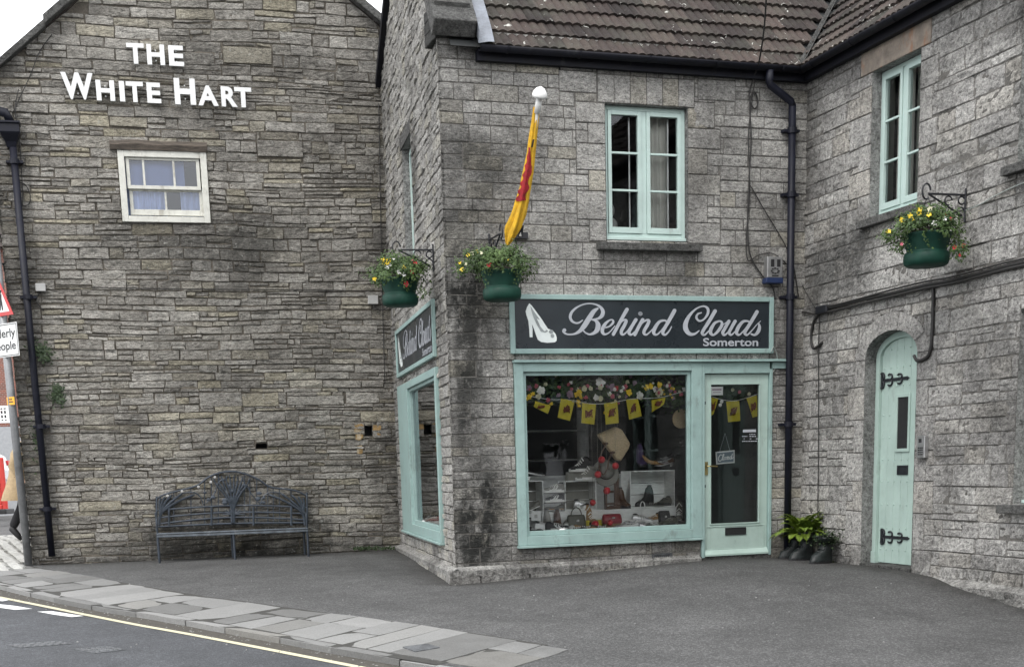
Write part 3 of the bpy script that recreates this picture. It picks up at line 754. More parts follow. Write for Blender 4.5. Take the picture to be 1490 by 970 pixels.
def sp(F, L, x0, y0, x1, y1, *a): 
    p, q = F.px(x0, y1), F.px(x1, y0); L.append((min(p[0], q[0]), max(p[0], q[0]), min(p[1], q[1]), max(p[1], q[1])) + a)
sp(FD, SPD, 291, 570, 352, 592, -.004); sp(FD, SPD, 353, 571, 405, 592, .0)
sp(FD, SPD, 418, 575, 500, 590, .004); sp(FD, SPD, 375, 205, 440, 228, .01); sp(FD, SPD, 325, 70, 395, 92, .012)
def stD(s, t):
    u_ = 0
    if s > LD-.55: u_ = max(u_, .35*(s-LD+.55)/.55)  # darker towards the shop end
    if t < -.75: u_ = max(u_, .5*min(1, (-.75-t)/.35))
    if abs(s-2.9) < 1.3 and t < -.7: u_ = max(u_, .7)  # darker low on the wall behind the bench
    if s < .45 and t > -1: u_ = max(u_, .3)
    q = noise.noise(Vector((s*.5, t*.8, 7))); return min(1, u_ + max(0, q-.1)*.9)
W_D0 = -.02
mb = stone_wall(FD, 0.0, LD+.5, ZB, zr, (.065, .165), (.16, .58), holeD + [sq, gaph], gap=.008, dep=(-.008, .009), back=-.024, rough=.013, jit=.011, und=.045, seed=11, top=topD, stain=stD, keep=(0.0, 99), specials=SPD, split=.30)
mb.build('gable_wall', M['rubble'], pub)
bk = backing(FD, -.0, LD+.5, ZB, zr, holeD + [sq, gaph], -.019, topD, (ridge,))
bk.quad(FD.P(0, ZB, -.034), FD.P(0, ZB, -9), FD.P(0, 5.3, -9), FD.P(0, 5.3, -.034)); bk.build('wall_mortar', M['mortar_dark'], pub)
# stones of the side round the corner
FDs = Frame((FD.P(0, 0, -6).x, FD.P(0, 0, -6).y), (FD.N.x, FD.N.y))
mb = stone_wall(FDs, 3.5, 6.02, ZB, 5.2, (.1, .17), (.25, .5), [], gap=.018, dep=(-.01, .01), back=-.03, rough=.02, jit=.01, seed=12, keep=(99, 6.02)); mb.build('side_wall', M['rubble'], pub)
for r_ in (sq, gaph):
    mb = MB(); reveal(mb, FD, r_, -.008, -.2); mb.quad(FD.P(r_[0], r_[2], -.2), FD.P(r_[1], r_[2], -.2), FD.P(r_[1], r_[3], -.2), FD.P(r_[0], r_[3], -.2)); mb.build('vent_hole', M['black'], pub)
rr_ = random.Random(5)
for (x, y, w_, h_) in ((522, 622, .075, .07), (523, 635, .055, .05), (549, 622, .07, .045), (549, 632, .05, .03), (524, 654, .05, .06)):
    mb = MB(); s, t = FD.px(x, y); poly = [(s+w_*a*rr_.uniform(.75, 1.1), t+h_*b*rr_.uniform(.75, 1.1)) for a, b in ((-1, -.8), (-.3, -1), (.5, -.9), (1, -.5), (.95, .4), (.6, 1), (-.2, .9), (-.9, .95), (-1, .2))]; mb.prism(FD, poly, -.03, rr_.uniform(-.0, .012)); mb.build('patched_stone', M['rust_stone'], pub)
# roof slopes with thick verge
vb = MB(); rf = MB(); th = .09
def slope(a, b, d0, d1, lift, th):
    vs = []
    for d in (d0, d1):
        for s, t in (a, b): vs += [FD.P(s, t+lift, d), FD.P(s, t+lift+th, d)]
    return vs, [(0, 1, 3, 2), (4, 6, 7, 5), (0, 2, 6, 4), (1, 5, 7, 3), (0, 4, 5, 1), (2, 3, 7, 6)]
sL = -.75; sR = LD+.5
xm = FD.px(66, 33)[0]
vb.add(*slope((sL, topD(sL)), (xm, topD(xm)), .0, .14, .0, .10)); vb.add(*slope((xm-.02, topD(xm-.02)), (ridge, zr), .0, .16, .03, .12))
vb.add(*slope((ridge, zr), (sR, topD(sR)), .0, .14, .02, .12)); vb.build('verge_stone', M['sill'], pub, bevel=.01)
rf.add(*slope((sL, topD(sL)), (ridge, zr), -8, -.002, .01, .10)); rf.add(*slope((ridge, zr), (sR, topD(sR)), -8, -.002, .01, .10)); rf.build('roof', M['tiles'], pub)
# sash window
fw = MB(); s0, s1, t0, t1 = wD; W = s1-s0; H = t1-t0
framebox(fw, FD, wD, .085, -.06, .035, .085, .075); win = fw.build('window_frame', M['white_paint'], pub, bevel=.006)
def subr(r, a, b, c, d): return (r[0]+(r[1]-r[0])*a, r[0]+(r[1]-r[0])*b, r[3]-(r[3]-r[2])*d, r[3]-(r[3]-r[2])*c)
us_ = subr(wD, .085, .915, .095, .53); ls_ = subr(wD, .10, .93, .515, .89)
x = MB(); framebox(x, FD, us_, .045, -.045, -.0, .03, .045)
for k in (.235, .645): c_ = us_[0]+(us_[1]-us_[0])*k; x.box(FD, c_-.014, c_+.014, us_[2]+.045, us_[3]-.03, -.04, -.004)
x.build('upper_sash', M['white_paint'], win, bevel=.003)
x = MB(); framebox(x, FD, ls_, .045, -.085, -.05, .035, .075); c_ = ls_[0]+(ls_[1]-ls_[0])*.49; x.box(FD, c_-.013, c_+.013, ls_[2]+.075, ls_[3]-.035, -.08, -.054)
x.build('lower_sash', M['white_paint'], win, bevel=.003)
x = MB(); x.quad(*[FD.P(a, b, -.022) for a, b in ((us_[0], us_[2]), (us_[1], us_[2]), (us_[1], us_[3]), (us_[0], us_[3]))]); x.build('upper_pane', M['glass_sky'], win)
x = MB(); x.quad(*[FD.P(a, b, -.068) for a, b in ((ls_[0], ls_[2]), (ls_[1], ls_[2]), (ls_[1], ls_[3]), (ls_[0], ls_[3]))]); x.build('lower_pane', M['glass_sky'], win)
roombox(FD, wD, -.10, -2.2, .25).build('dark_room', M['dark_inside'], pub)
x = MB(); x.quad(FD.P(s0+.02, t0+H*.5, -.12), FD.P(s0+W*.74, t0+H*.5, -.12), FD.P(s0+W*.74, t1-.03, -.12), FD.P(s0+.02, t1-.03, -.12)); x.build('blind', M['blue_blind'], win)
curtain(FD, s0+.02, s0+W*.52, t0+.06, t0+H*.52, -.15, .015, .09, 2).build('curtain', M['blue_curtain'], win)
x = curtain(FD, s0+W*.68, s1-.02, t0+.06, t0+H*.52, -.15, .015, .09, 3); x.build('curtain', M['blue_curtain'], win)
lr = FD.rect(0, (159, 205), (301, 208), (301, 220), (160, 218)); lb = MB(); n_ = 26; vs = []
for i in range(n_+1):
    f = i/n_; s = lr[0]+(lr[1]-lr[0])*f; wob = .014*noise.noise(Vector((s*4, 0, 0))); wo2 = .02*noise.noise(Vector((s*3, 9, 0)))
    vs += [FD.P(s, lr[2]-.012+wob, -.05), FD.P(s, lr[2]-.012+wob, .055), FD.P(s, (lr[2]+lr[3])/2+wo2, .075), FD.P(s, lr[3]+wo2, .05), FD.P(s, lr[3]+wo2, -.05)]
lb.add(vs, [(5*i+k, 5*i+k+1, 5*i+5+k+1, 5*i+5+k) for i in range(n_) for k in range(4)] + [(0, 1, 2, 3, 4), tuple(5*n_+k for k in (4, 3, 2, 1, 0))]); lb.build('lintel', M['old_wood'], pub)

# pub lettering
sign = thing('pub_lettering', 'raised white capital letters naming the pub high on the gable', 'lettering sign', FD.W(225, 150, .05))
LT = [('T', 184.5, 209.5, 66, 95.5, 0), ('H', 213.5, 239, 67.5, 97, 0), ('E', 245, 266.5, 69.5, 99, 0)]
b1 = FD.px(197, 95.5)[1]; tH = FD.px(197, 65.8)[1]; b1b = FD.px(262, 99)[1]; tHb = FD.px(262, 69.8)[1]
base2 = [FD.px(118, 147.2), FD.px(345, 158.2)]; hc = FD.px(118, 108.6)[1]-base2[0][1]; hs_ = FD.px(155, 119.8)[1]-FD.px(155, 149.4)[1]
LT2 = [('W', 90.3, 136.6, 1), ('H', 140.3, 167, 0), ('I', 174, 181.5, 0), ('T', 184, 208.6, 0), ('E', 213.8, 233.8, 0), ('H', 254, 284.3, 1), ('A', 287.5, 317, 0), ('R', 321.5, 344.5, 0), ('T', 341, 365.5, 0)]
def letter(ch, x0, x1, y, base, hgt):
    m_ = MB(); sa, sb = FD.px(x0, y)[0], FD.px(x1, y)[0]
    put_text(m_, FD, ch, (sa, sb, base, base+hgt), .045, .085, .035 if ch != 'I' else .0)
    for k in (.25, .75):
        m_.tube([FD.P(sa+(sb-sa)*.5, base+hgt*k, -.02), FD.P(sa+(sb-sa)*.5, base+hgt*k, .05)], .008, 6)
    m_.build('letter', M['letter_white'], sign)
for ch, x0, x1, ya, yb, _ in LT:
    f = (x0-184)/80; bs = b1*(1-f)+b1b*f; letter(ch, x0, x1, 80, bs, (tH-b1)*(1-f)+(tHb-b1b)*f)
for ch, x0, x1, big in LT2:
    f = ((x0+x1)/2-118)/227; bs = base2[0][1]*(1-f)+base2[1][1]*f; letter(ch, x0, x1, 135+f*10, bs, hc if big else hs_)

# ================================================================== SHOP BUILDING
shop = thing('shop_building', 'grey limestone shop building with sage green shopfronts and a tiled roof', 'building', FA.P(LA/2, -1.2, 0))
TA = 4.42
uw = FA.rect(0, (879.3, 152), (1000, 155), (1002, 350), (884, 350))
sw = FA.rect(0, (745.8, 527.2), (1018, 528), (1018.6, 781), (755, 793.6))     # shop window outer frame
dr = FA.rect(0, (1018.5, 528), (1122.6, 534), (1120.5, 806), (1021.5, 811)); 
sw = (sw[0], dr[0], sw[2], sw[3]); dr = (dr[0], dr[1], dr[2], sw[3])
SPA = []
lt = uw[3]+.004; ltop = FA.px(940, 112)[1]; wv = (uw[1]-uw[0]+.16)/6
for k in range(6): SPA.append((uw[0]-.08+wv*k, uw[0]-.08+wv*(k+1), lt, ltop, .004))
tt = uw[3]; rq = random.Random(8); k = 0
tt = uw[2]-.02
while tt < uw[3]-.05:
    h = rq.uniform(.2, .3); h = min(h, uw[3]-tt); wl = .34 if k % 2 else .2
    SPA.append((uw[0]-wl, uw[0], tt, tt+h, .003)); SPA.append((uw[1], uw[1]+(.24 if k % 2 else .4), tt, tt+h, .003)); tt += h; k += 1
sp(FA, SPA, 814, 105, 868, 133, .002); sp(FA, SPA, 1016, 118, 1070, 145, .002); sp(FA, SPA, 1010, 150, 1040, 185, .002)
def stA(s, t):
    v_ = 0
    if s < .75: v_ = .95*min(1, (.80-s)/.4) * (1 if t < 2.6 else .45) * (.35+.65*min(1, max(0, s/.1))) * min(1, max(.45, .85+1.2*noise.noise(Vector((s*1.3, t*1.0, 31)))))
    if .6 < t-0 < 5 and abs(t-3.95) < .5 and s < .9: v_ = max(v_, .3)
    if uw[0]-.1 < s < uw[1]+.1 and uw[2]-.5 < t < uw[2]-.1: v_ = max(v_, .5)
    if t < -.85: v_ = max(v_, .35)
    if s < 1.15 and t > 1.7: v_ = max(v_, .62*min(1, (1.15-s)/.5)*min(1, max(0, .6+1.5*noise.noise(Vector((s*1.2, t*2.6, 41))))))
    q = noise.noise(Vector((s*1.1, t*.8, 2))); return min(1, v_*(.75+.6*max(0, noise.noise(Vector((s*1.7, t*1.2, 5)))+.3)) + max(0, q-.10)*.9)
ag = FA.rect(0, (949, 805), (978, 804), (978, 815), (949, 816.5))
mb = stone_wall(FA, -.012, LA+.03, ZB, TA, (.115, .185), (.22, .50), [uw, sw, dr, ag], gap=.005, dep=(-.003, .004), back=-.012, rough=.005, jit=.0025, und=0, seed=21, stain=stA, keep=(-.012, 99), specials=SPA, split=.04)
mb.build('front_wall', M['ashlar'], shop)
bk = backing(FA, 0, LA+.12, ZB, TA, [uw, sw, dr, ag], -.0085); bk.build('wall_mortar', M['mortar_grey'], shop)
# gable wall towards the pub
tb = FC.px(551, 150)[1]; sb_ = FC.px(551, 150)[0]; q2 = FC.px(566, 0); kb = (q2[1]-tb)/(q2[0]-sb_); tf = FC.px(632, 60)[1]
def topC(s): return min(tb+kb*(s-sb_), tf+1.0*(LC-s))
rc_ = (tf+LC-tb+kb*sb_)/(1+kb)
cw = FC.rect(0, (579.5, 562.9), (634, 536), (649.4, 792), (591.5, 769))
uc = (FC.px(585.5, 240)[0], FC.px(601, 300)[0], FC.px(606, 395)[1]-.05, 3.95)
def _ux(p): 
    k = FPX/p.dot(FW); return PPX + p.dot(RT)*k
lo_, hi_ = .01, .6
for _ in range(30):
    md = (lo_+hi_)/2
    if _ux(FC.P(uc[0], 3.0, -md)) < 600: lo_ = md
    else: hi_ = md
UCD = lo_
def stC(s, t):
    q = noise.noise(Vector((s*.9, t*.7, 12))); v_ = max(0, q-.12)*.9
    if s < .5: v_ += .45*(.5-s)/.5  # darker towards the pub end
    return min(1, v_)
mb = stone_wall(FC, 0, LC+.012, ZB, 9, (.09, .15), (.2, .42), [cw, uc], gap=.008, dep=(-.006, .009), back=-.016, rough=.012, jit=.005, und=0, seed=31, top=topC, stain=stC, keep=(99, LC+.012), split=.1)
mb.build('gable_wall', M['gable'], shop)
backing(FC, 0, LC, ZB, 9, [cw, uc], -.011, topC, (rc_,)).build('wall_mortar', M['mortar_grey'], shop)
# plinths
mb = stone_wall(FA, -.10, dr[0]-.03, ZB, -1.115, (.5, .5), (.3, .75), [], gap=.008, dep=(.07, .08), back=.05, rough=.008, jit=.004, seed=41, keep=(-.10, 99))
def ptop(F, s0, s1, t, d0, d1, rngp, tl=0.0):
    s = s0
    while s < s1-.02:
        w_ = min(rngp.uniform(.3, .75), s1-s); tn = rngp.random(); a = F.P(s+.004, t-.035, d1); 
        mb.add([F.P(s+.004, t-.03, d1), F.P(s+w_-.004, t-.03, d1), F.P(s+w_-.004, t+.012, d0), F.P(s+.004, t+.012, d0), F.P(s+.004, t-.1, d1-.01), F.P(s+w_-.004, t-.1, d1-.01)], [(0, 1, 2, 3), (4, 5, 1, 0)], (.5+.5*tn, 0, .4, 1)); s += w_
rp = random.Random(6)
ptop(FA, -.10, dr[0]-.03, -1.10, -.01, .085, rp)
mb.build('plinth', M['plinth'], shop)
mb = stone_wall(FC, .05, LC+.10, ZB, -1.135, (.5, .5), (.3, .8), [], gap=.008, dep=(.07, .08), back=.05, rough=.008, jit=.004, seed=42, keep=(99, LC+.10))
ptop(FC, .05, LC+.10, -1.11, -.01, .085, rp); mb.build('plinth', M['plinth'], shop)
mb = MB(); framebox(mb, FA, ag, .012, -.01, .012)
for k in range(9): s = ag[0]+.012+(ag[1]-ag[0]-.024)*(k+.5)/9; mb.box(FA, s-.005, s+.005, ag[2]+.01, ag[3]-.01, -.01, .01)
mb.quad(*[FA.P(a, b, -.04) for a, b in ((ag[0], ag[2]), (ag[1], ag[2]), (ag[1], ag[3]), (ag[0], ag[3]))]); mb.build('air_grille', M['cover'], shop)

def casement(F, o, root, dF, lights, secondary=True, cur=(), depth=-1.6, seed=0, bars=(1/3, 2/3), mat='mint', dheight=.07):
    """o opening rect; frame set back at dF; lights: list of (frac0, frac1)"""
    rv = MB(); reveal(rv, F, o, .0, dF-.03); rv.build('window_reveal', M['dressed'], root)
    s0, s1, t0, t1 = o; f = MB(); fw_ = .045
    framebox(f, F, (s0+.004, s1-.004, t0+.004, t1-.004), fw_, dF-.06, dF, .045, .075)
    f.box(F, s0+.01, s1-.01, t0+.004, t0+.035, dF+.001, dF+.045)
    for a, b in zip(lights[:-1], lights[1:]): m = s0+(s1-s0)*b[0]; f.box(F, m-.03, m+.03, t0+.08, t1-.05, dF-.055, dF-.001)
    wf = f.build('window_frame', M[mat], root, bevel=.004)
    for i, (a, b) in enumerate(lights):
        x0 = s0+(s1-s0)*a+(.03 if i else fw_+.006); x1 = s0+(s1-s0)*b-(.03 if i < len(lights)-1 else fw_+.006)
        r = (x0+.002, x1-.002, t0+.082, t1-.052); c_ = MB(); framebox(c_, F, r, .042, dF-.045, dF+.012, .042, .062)
        for k in bars: y = r[2]+.062+(r[3]-r[2]-.104)*k; c_.box(F, r[0]+.042, r[1]-.042, y-.011, y+.011, dF-.03, dF+.004)
        cs = c_.build('casement', M[mat], root, bevel=.003)
        g_ = MB(); g_.quad(*[F.P(p, q_, dF-.018) for p, q_ in ((r[0]+.03, r[2]+.03), (r[1]-.03, r[2]+.03), (r[1]-.03, r[3]-.03), (r[0]+.03, r[3]-.03))]); g_.build('pane', M['glass'], cs)
        if secondary:
            z = MB(); w_ = r[1]-r[0]; xs = r[0]+w_*(.72 if i == 0 else .70); z.box(F, xs, xs+.016, r[2]+.04, r[3]-.04, dF-.10, dF-.09); z.build('secondary_glazing_bar', M['white'], cs)
    for (a, b, sd) in cur: curtain(F, s0+(s1-s0)*a, s0+(s1-s0)*b, t0+.03, t1-.02, dF-.17, .02, .085, sd).build('curtain', M['curtain'], root)
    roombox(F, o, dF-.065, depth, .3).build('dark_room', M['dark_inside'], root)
    return wf
casement(FA, uw, shop, -.07, [(0, .49), (.49, 1)], cur=[(.60, .86, 4)], seed=1)
# vague pale bust in the lower left pane
x = MB(); ps = FA.px(889, 320, -.3); x.ball(FA.P(ps[0]-.01, ps[1]+.10, -.32), .075, sq=(.8, .9, 1.1)); x.ball(FA.P(ps[0]-.05, ps[1]-.06, -.32), .13, sq=(1, .7, .8)); x.ball(FA.P(ps[0]-.02, ps[1]+.02, -.32), .045)
tag(x.build('plaster_bust', M['box_grey'], loc=FA.P(ps[0], uw[2], -.32), smooth=True), 'pale shape like a bust low behind the upstairs window over the sign', 'bust')
x = MB(); x.box(FA, ps[0]-.5, ps[0]+.5, uw[2]-.2, ps[1]-.14, -.6, -.14); x.build('inner_sill', M['dark_inside'], shop)
sl = FA.rect(.07, (871, 350), (1022, 357), (1022, 366), (871, 363)); x = MB(); x.box(FA, sl[0], sl[1], sl[2], sl[3], -.05, .09); x.build('window_sill', M['sill'], shop, bevel=.008)
# gable upper window (sharp reveal)
casement(FC, uc, shop, -UCD, [(0, 1)], secondary=False, bars=())
x = MB(); sp_ = (uc[0]-.12, uc[1]+.12); x.box(FC, sp_[0], sp_[1], uc[3]+.002, uc[3]+.16, -.02, .012); x.build('lintel', M['sill'], shop, bevel=.006)

# ---- shopfront windows
def shopwindow(F, o, root, gl, sash_in=.045, mw=.085):
    """o outer rect, gl glass rect (fractions by pixel)"""
    f = MB(); s0, s1, t0, t1 = o
    f.box(F, s0, gl[0]-.04, t0, t1, -.03, .035); f.box(F, gl[1]+.04, s1, t0, t1, -.03, .035)
    f.box(F, gl[0]-.04, gl[1]+.04, gl[3]+.04, t1, -.03, .035); f.box(F, gl[0]-.04, gl[1]+.04, t0, gl[2]-.055, -.03, .035)
    f.box(F, s0-.012, s1+.004, t0-.03, t0-.002, -.02, .06)
    wf = f.build('shop_window_frame', M['teal'], root, bevel=.005)
    g_ = MB(); framebox(g_, F, (gl[0]-.038, gl[1]+.038, gl[2]-.053, gl[3]+.038), .038, -.06, -.0, .038, .053); g_.build('glazing_bead', M['teal'], wf, bevel=.004)
    g_ = MB(); g_.quad(F.P(gl[0]-.01, gl[2]-.01, -.04), F.P(gl[1]+.01, gl[2]-.01, -.04), F.P(gl[1]+.01, gl[3]+.01, -.04), F.P(gl[0]-.01, gl[3]+.01, -.04)); g_.build('pane', M['glass'], wf)
    return wf
gA = FA.rect(-.04, (762.5, 546.5), (997, 545.4), (999.8, 764), (770, 772.8))
gA = (gA[0], gA[1], gA[2]+.01, gA[3])
shopwindow(FA, (sw[0], sw[1]-.002, sw[2], sw[3]), shop, gA)
gC = FC.rect(-.04, (599, 570), (629, 557), (639, 766), (609, 754))
gC = (gC[0], FC.rect(.035, (599, 570), (629.5, 557), (640, 766), (609, 754))[1]-.005, gC[2], gC[3]); shopwindow(FC, cw, shop, gC)
# header over door reaching the downpipe
hd = MB(); hx = FA.px(1144, 530)[0]; hd.box(FA, sw[0]-.01, hx, sw[3]+.002, sw[3]+.03, -.02, .07); hd.box(FA, dr[1]-.002, hx, sw[3]-.075, sw[3]-.001, -.02, .03); hd.build('fascia_rail', M['teal'], shop, bevel=.004)
# ---- shop door
df = MB(); dt = FA.px(1070, 543)[1]; db = dr[2]
df.box(FA, dr[0]+.001, dr[0]+.035, db, sw[3]-.001, -.06, .03); df.box(FA, dr[1]-.035, dr[1], db, sw[3]-.078, -.06, .03); df.box(FA, dr[0]+.036, dr[1]-.036, dt, sw[3]-.002, -.06, .028)
df.build('door_frame', M['teal'], shop, bevel=.004)
gD = FA.rect(-.03, (1032, 559.5), (1103, 559), (1103, 758), (1034, 762)); do = (dr[0]+.04, dr[1]-.04, db+.015, dt-.006)
dl = MB(); dl.box(FA, do[0], gD[0], do[2], do[3], -.055, -.01); dl.box(FA, gD[1], do[1], do[2], do[3], -.055, -.01); dl.box(FA, gD[0], gD[1], gD[3], do[3], -.055, -.01); dl.box(FA, gD[0], gD[1], do[2], gD[2], -.055, -.01)
framebox(dl, FA, (do[0]+.03, do[1]-.04, do[2]+.07, gD[2]-.03), .012, -.0098, -.003)
door = dl.build('shop_door', M['teal_door'], shop, bevel=.003)
x = MB(); framebox(x, FA, (gD[0]-.012, gD[1]+.012, gD[2]-.012, gD[3]+.012), .012, -.0097, .0); x.build('glazing_bead', M['teal_door'], door)
x = MB(); x.quad(*[FA.P(a, b, -.03) for a, b in ((gD[0], gD[2]), (gD[1], gD[2]), (gD[1], gD[3]), (gD[0], gD[3]))]); x.build('pane', M['glass'], door)
ls = FA.rect(-.01, (1055, 767), (1085, 766.5), (1085, 777), (1055, 778)); x = MB(); framebox(x, FA, ls, .008, -.009, .001); x.box(FA, ls[0]+.008, ls[1]-.008, ls[2]+.008, ls[3]-.008, -.009, -.004); x.build('letter_slot', M['black'], door)
x = MB(); x.add([FA.P(do[0], do[2]+.02, .035), FA.P(do[1], do[2]+.02, .035), FA.P(do[1], do[2]+.075, -.008), FA.P(do[0], do[2]+.075, -.008), FA.P(do[0], do[2], .035), FA.P(do[1], do[2], .035), FA.P(do[0], do[2], -.009), FA.P(do[1], do[2], -.009)], [(0, 1, 2, 3), (4, 5, 1, 0), (6, 4, 0, 3), (5, 7, 2, 1)]); x.build('weather_board', M['teal_door'], door)
hp = FA.rect(-.01, (1024, 671.6), (1029.5, 671.6), (1029.5, 690.7), (1024, 690.7)); x = MB(); x.box(FA, hp[0], hp[1], hp[2], hp[3], -.009, .0); hh = (hp[0]+hp[1])/2
x.tube([FA.P(hh, hp[3]-.05, -.005), FA.P(hh, hp[3]-.05, .04), FA.P(hh+.02, hp[3]-.05, .048), FA.P(hh+.12, hp[3]-.055, .048)], .008, 8); x.build('handle', M['brass'], door)
for yy in (586, 707):
    p = FA.px(1025, yy, -.01); x = MB(); x.box(FA, p[0]-.013, p[0]+.013, p[1]-.016, p[1]+.016, -.009, -.002); x.build('lock', M['black'], door)
x = MB(); x.box(FA, dr[0], dr[1], db-.06, db+.012, -.2, .02); x.build('door_threshold', M['sill'], shop)
# ---- shop room
rm = MB(); z0, z1 = gA[2]-.55, sw[3]+.12; cn = [FA.P(.02, 0, -.062), FA.P(LA, 0, -.062), FA.P(LA, 0, -5.0), FC.P(.05, 0, -.05)]
cn[0] = FA.P(.06, 0, -.062)
fl = [Vector((p.x, p.y, -1.17)) for p in cn]; ce = [Vector((p.x, p.y, z1)) for p in cn]
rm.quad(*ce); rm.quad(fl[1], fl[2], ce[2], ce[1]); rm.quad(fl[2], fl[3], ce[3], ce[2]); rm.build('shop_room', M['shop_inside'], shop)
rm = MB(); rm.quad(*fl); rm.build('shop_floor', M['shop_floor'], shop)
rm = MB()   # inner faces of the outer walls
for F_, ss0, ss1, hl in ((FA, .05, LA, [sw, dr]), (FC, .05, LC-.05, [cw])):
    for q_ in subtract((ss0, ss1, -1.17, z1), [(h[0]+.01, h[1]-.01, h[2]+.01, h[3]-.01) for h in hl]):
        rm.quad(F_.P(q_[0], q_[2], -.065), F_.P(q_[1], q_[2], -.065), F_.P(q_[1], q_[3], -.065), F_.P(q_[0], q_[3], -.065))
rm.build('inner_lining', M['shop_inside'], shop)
ZS = gA[2] - .02          # display shelf level
x = MB(); x.box(FA, .35, sw[1]-.02, ZS-.04, ZS, -1.0, -.07); x.build('display_shelf', M['black'], shop)
x = MB(); c0 = .55; x.box(FC, gC[0]-.1, gC[1]+.1, gC[2]-.06, gC[2]-.03, -.6, -.07); x.build('display_shelf', M['crate'], shop)

# ---- roof, coping, gutters of the shop
UPA = (-FA.N + FA.Z).normalized(); SHR = .129      # the gable leans off the square: its slope edge shifts along s as it rises
NRA = (FA.N + FA.Z).normalized()
def RA(s, u_, h_): return FA.P(s + SHR*u_*.7071, ev, evd) + UPA*u_ + NRA*h_
def tile_roof(F, eave_d, eave_t, sa, sb, rows, pitch_cos=.7071, valley=None, per=.100, gauge=.255, seed=0):
    rngt = random.Random(seed); mb_ = MB(); up = (-F.N + F.Z).normalized(); nr = (F.N + F.Z).normalized(); E0 = lambda s: F.P(s, eave_t, eave_d)
    tw = per*3; s_lo = sa
    nt_ = int(math.ceil((sb-sa)/tw))
    for r in range(rows):
        off = (tw*.5 if r % 2 else 0)
        for k in range(-1, nt_+1):
            a = sa + tw*k + off; b = a + tw
            lo, hi = valley(r*gauge*pitch_cos) if valley else (sa, sb)
            if b < lo+.05 or a > hi-.05: continue
            tn = rngt.random(); lift = rngt.uniform(0, .006); n = 18; vs = []; dz = rngt.uniform(-.006, .006)
            for j, (uu, hh_) in enumerate(((r*gauge-.03+dz, .004), (r*gauge-.03+dz, .034), (r*gauge+gauge*.5, .016), ((r+1)*gauge, .002))):
                for i in range(n+1):
                    s = min(max(a + tw*i/n, lo), hi); ph = ((s-sa)/per) % 1
                    wv_ = .019*abs(math.sin(math.pi*ph))**.9
                    vs.append(E0(s) + up*uu + nr*(hh_ + (wv_ if j else wv_*.9) + lift))
            mb_.add(vs, [(j*(n+1)+i, j*(n+1)+i+1, (j+1)*(n+1)+i+1, (j+1)*(n+1)+i) for j in range(3) for i in range(n)], (tn, 0, rngt.random(), 1))
    return mb_
gtl = FA.px(671, 64, .17); EAVE = 4.33
ev = FA.px(900, 80, .14)[1]
evd = .14
sk = LA-.17
mb = tile_roof(FA, evd, ev, .46, LA+4, 16, valley=lambda h: (.50+SHR*h, sk+h), seed=3); mb.build('roof', M['tiles'], shop)
x = MB(); b0, b1_ = FA.P(.0, ev-.02, evd), FA.P(LA+3.4, ev-.02, evd); up_ = UPA*4.4
x.quad(RA(.1, 0, -.02), FA.P(LA-.1, ev-.02, evd), FA.P(LA+3.0, ev-.02, evd)+up_, RA(.1, 4.4, -.02)); b0 = FA.P(.1+SHR*3.1, ev-.02, evd)
o2 = up_;  x.build('roof_deck', M['dark_inside'], shop)
def gutter(F, s0, s1, t, d, r=.055):
    m_ = MB(); n = 10; vs = []
    for s in (s0, s1):
        for rr in (r, r-.006):
            for k in range(n+1):
                a = math.pi*k/n; vs.append(F.P(s, t - rr*math.sin(a), d + rr*math.cos(a)))
    m = n+1
    fs = [(k, k+1, 2*m+k+1, 2*m+k) for k in range(n)] + [(m+k+1, m+k, 3*m+k, 3*m+k+1) for k in range(n)]
    fs += [(0, 2*m, 3*m, m), (n, m+n, 3*m+n, 2*m+n)] + [(k, m+k, m+k+1, k+1) for k in range(n)] + [(2*m+k+1, 3*m+k+1, 3*m+k, 2*m+k) for k in range(n)]
    m_.add(vs, fs); s = s0+.3
    while s < s1:
        m_.box(F, s-.012, s+.012, t-.02, t+.004, d-.075, d-.05)
        for k in range(n):
            a0, a1 = math.pi*k/n, math.pi*(k+1)/n; R2 = r+.006
            m_.quad(F.P(s-.012, t-R2*math.sin(a0), d+R2*math.cos(a0)), F.P(s+.012, t-R2*math.sin(a0), d+R2*math.cos(a0)), F.P(s+.012, t-R2*math.sin(a1), d+R2*math.cos(a1)), F.P(s-.012, t-R2*math.sin(a1), d+R2*math.cos(a1)))
        s += .8
    return m_
x = gutter(FA, .40, LA-.12, ev-.005, .15); x.build('gutter', M['gutter'], shop, smooth=True)
x = MB(); x.box(FA, .40, LA, ev-.125, ev-.02, .0, .075); x.build('fascia_board', M['gutter'], shop)
# parapet coping up the gable
def copy_block(u0, u1, lab=None):
    m_ = MB(); d0, t0_ = evd+.10, ev-.02
    pts = [RA(s, u_+.08, h_) for u_ in (u0, u1) for (s, h_) in ((-.10, .02), (.36, .02), (.36, .20), (-.10, .20))]
    m_.add(pts, [(0, 1, 2, 3), (7, 6, 5, 4), (0, 4, 5, 1), (1, 5, 6, 2), (2, 6, 7, 3), (3, 7, 4, 0)]); return m_
for k in range(5):
    copy_block(k*.62+.004, k*.62+.616).build('coping_stone', M['sill'], shop, bevel=.012)
kn = MB()
for (ta_, tb_, dd_, w_) in ((TA-.10, TA+.015, .012, .34), (TA+.017, TA+.13, .03, .345), (TA+.132, TA+.24, .05, .35)): kn.box(FA, -.03, w_, ta_, tb_, -.4, dd_, (.15, .5, .2, 1))
kn.build('kneeler', M['sill'], shop, bevel=.01)
x = MB(); n = 14
vs = []
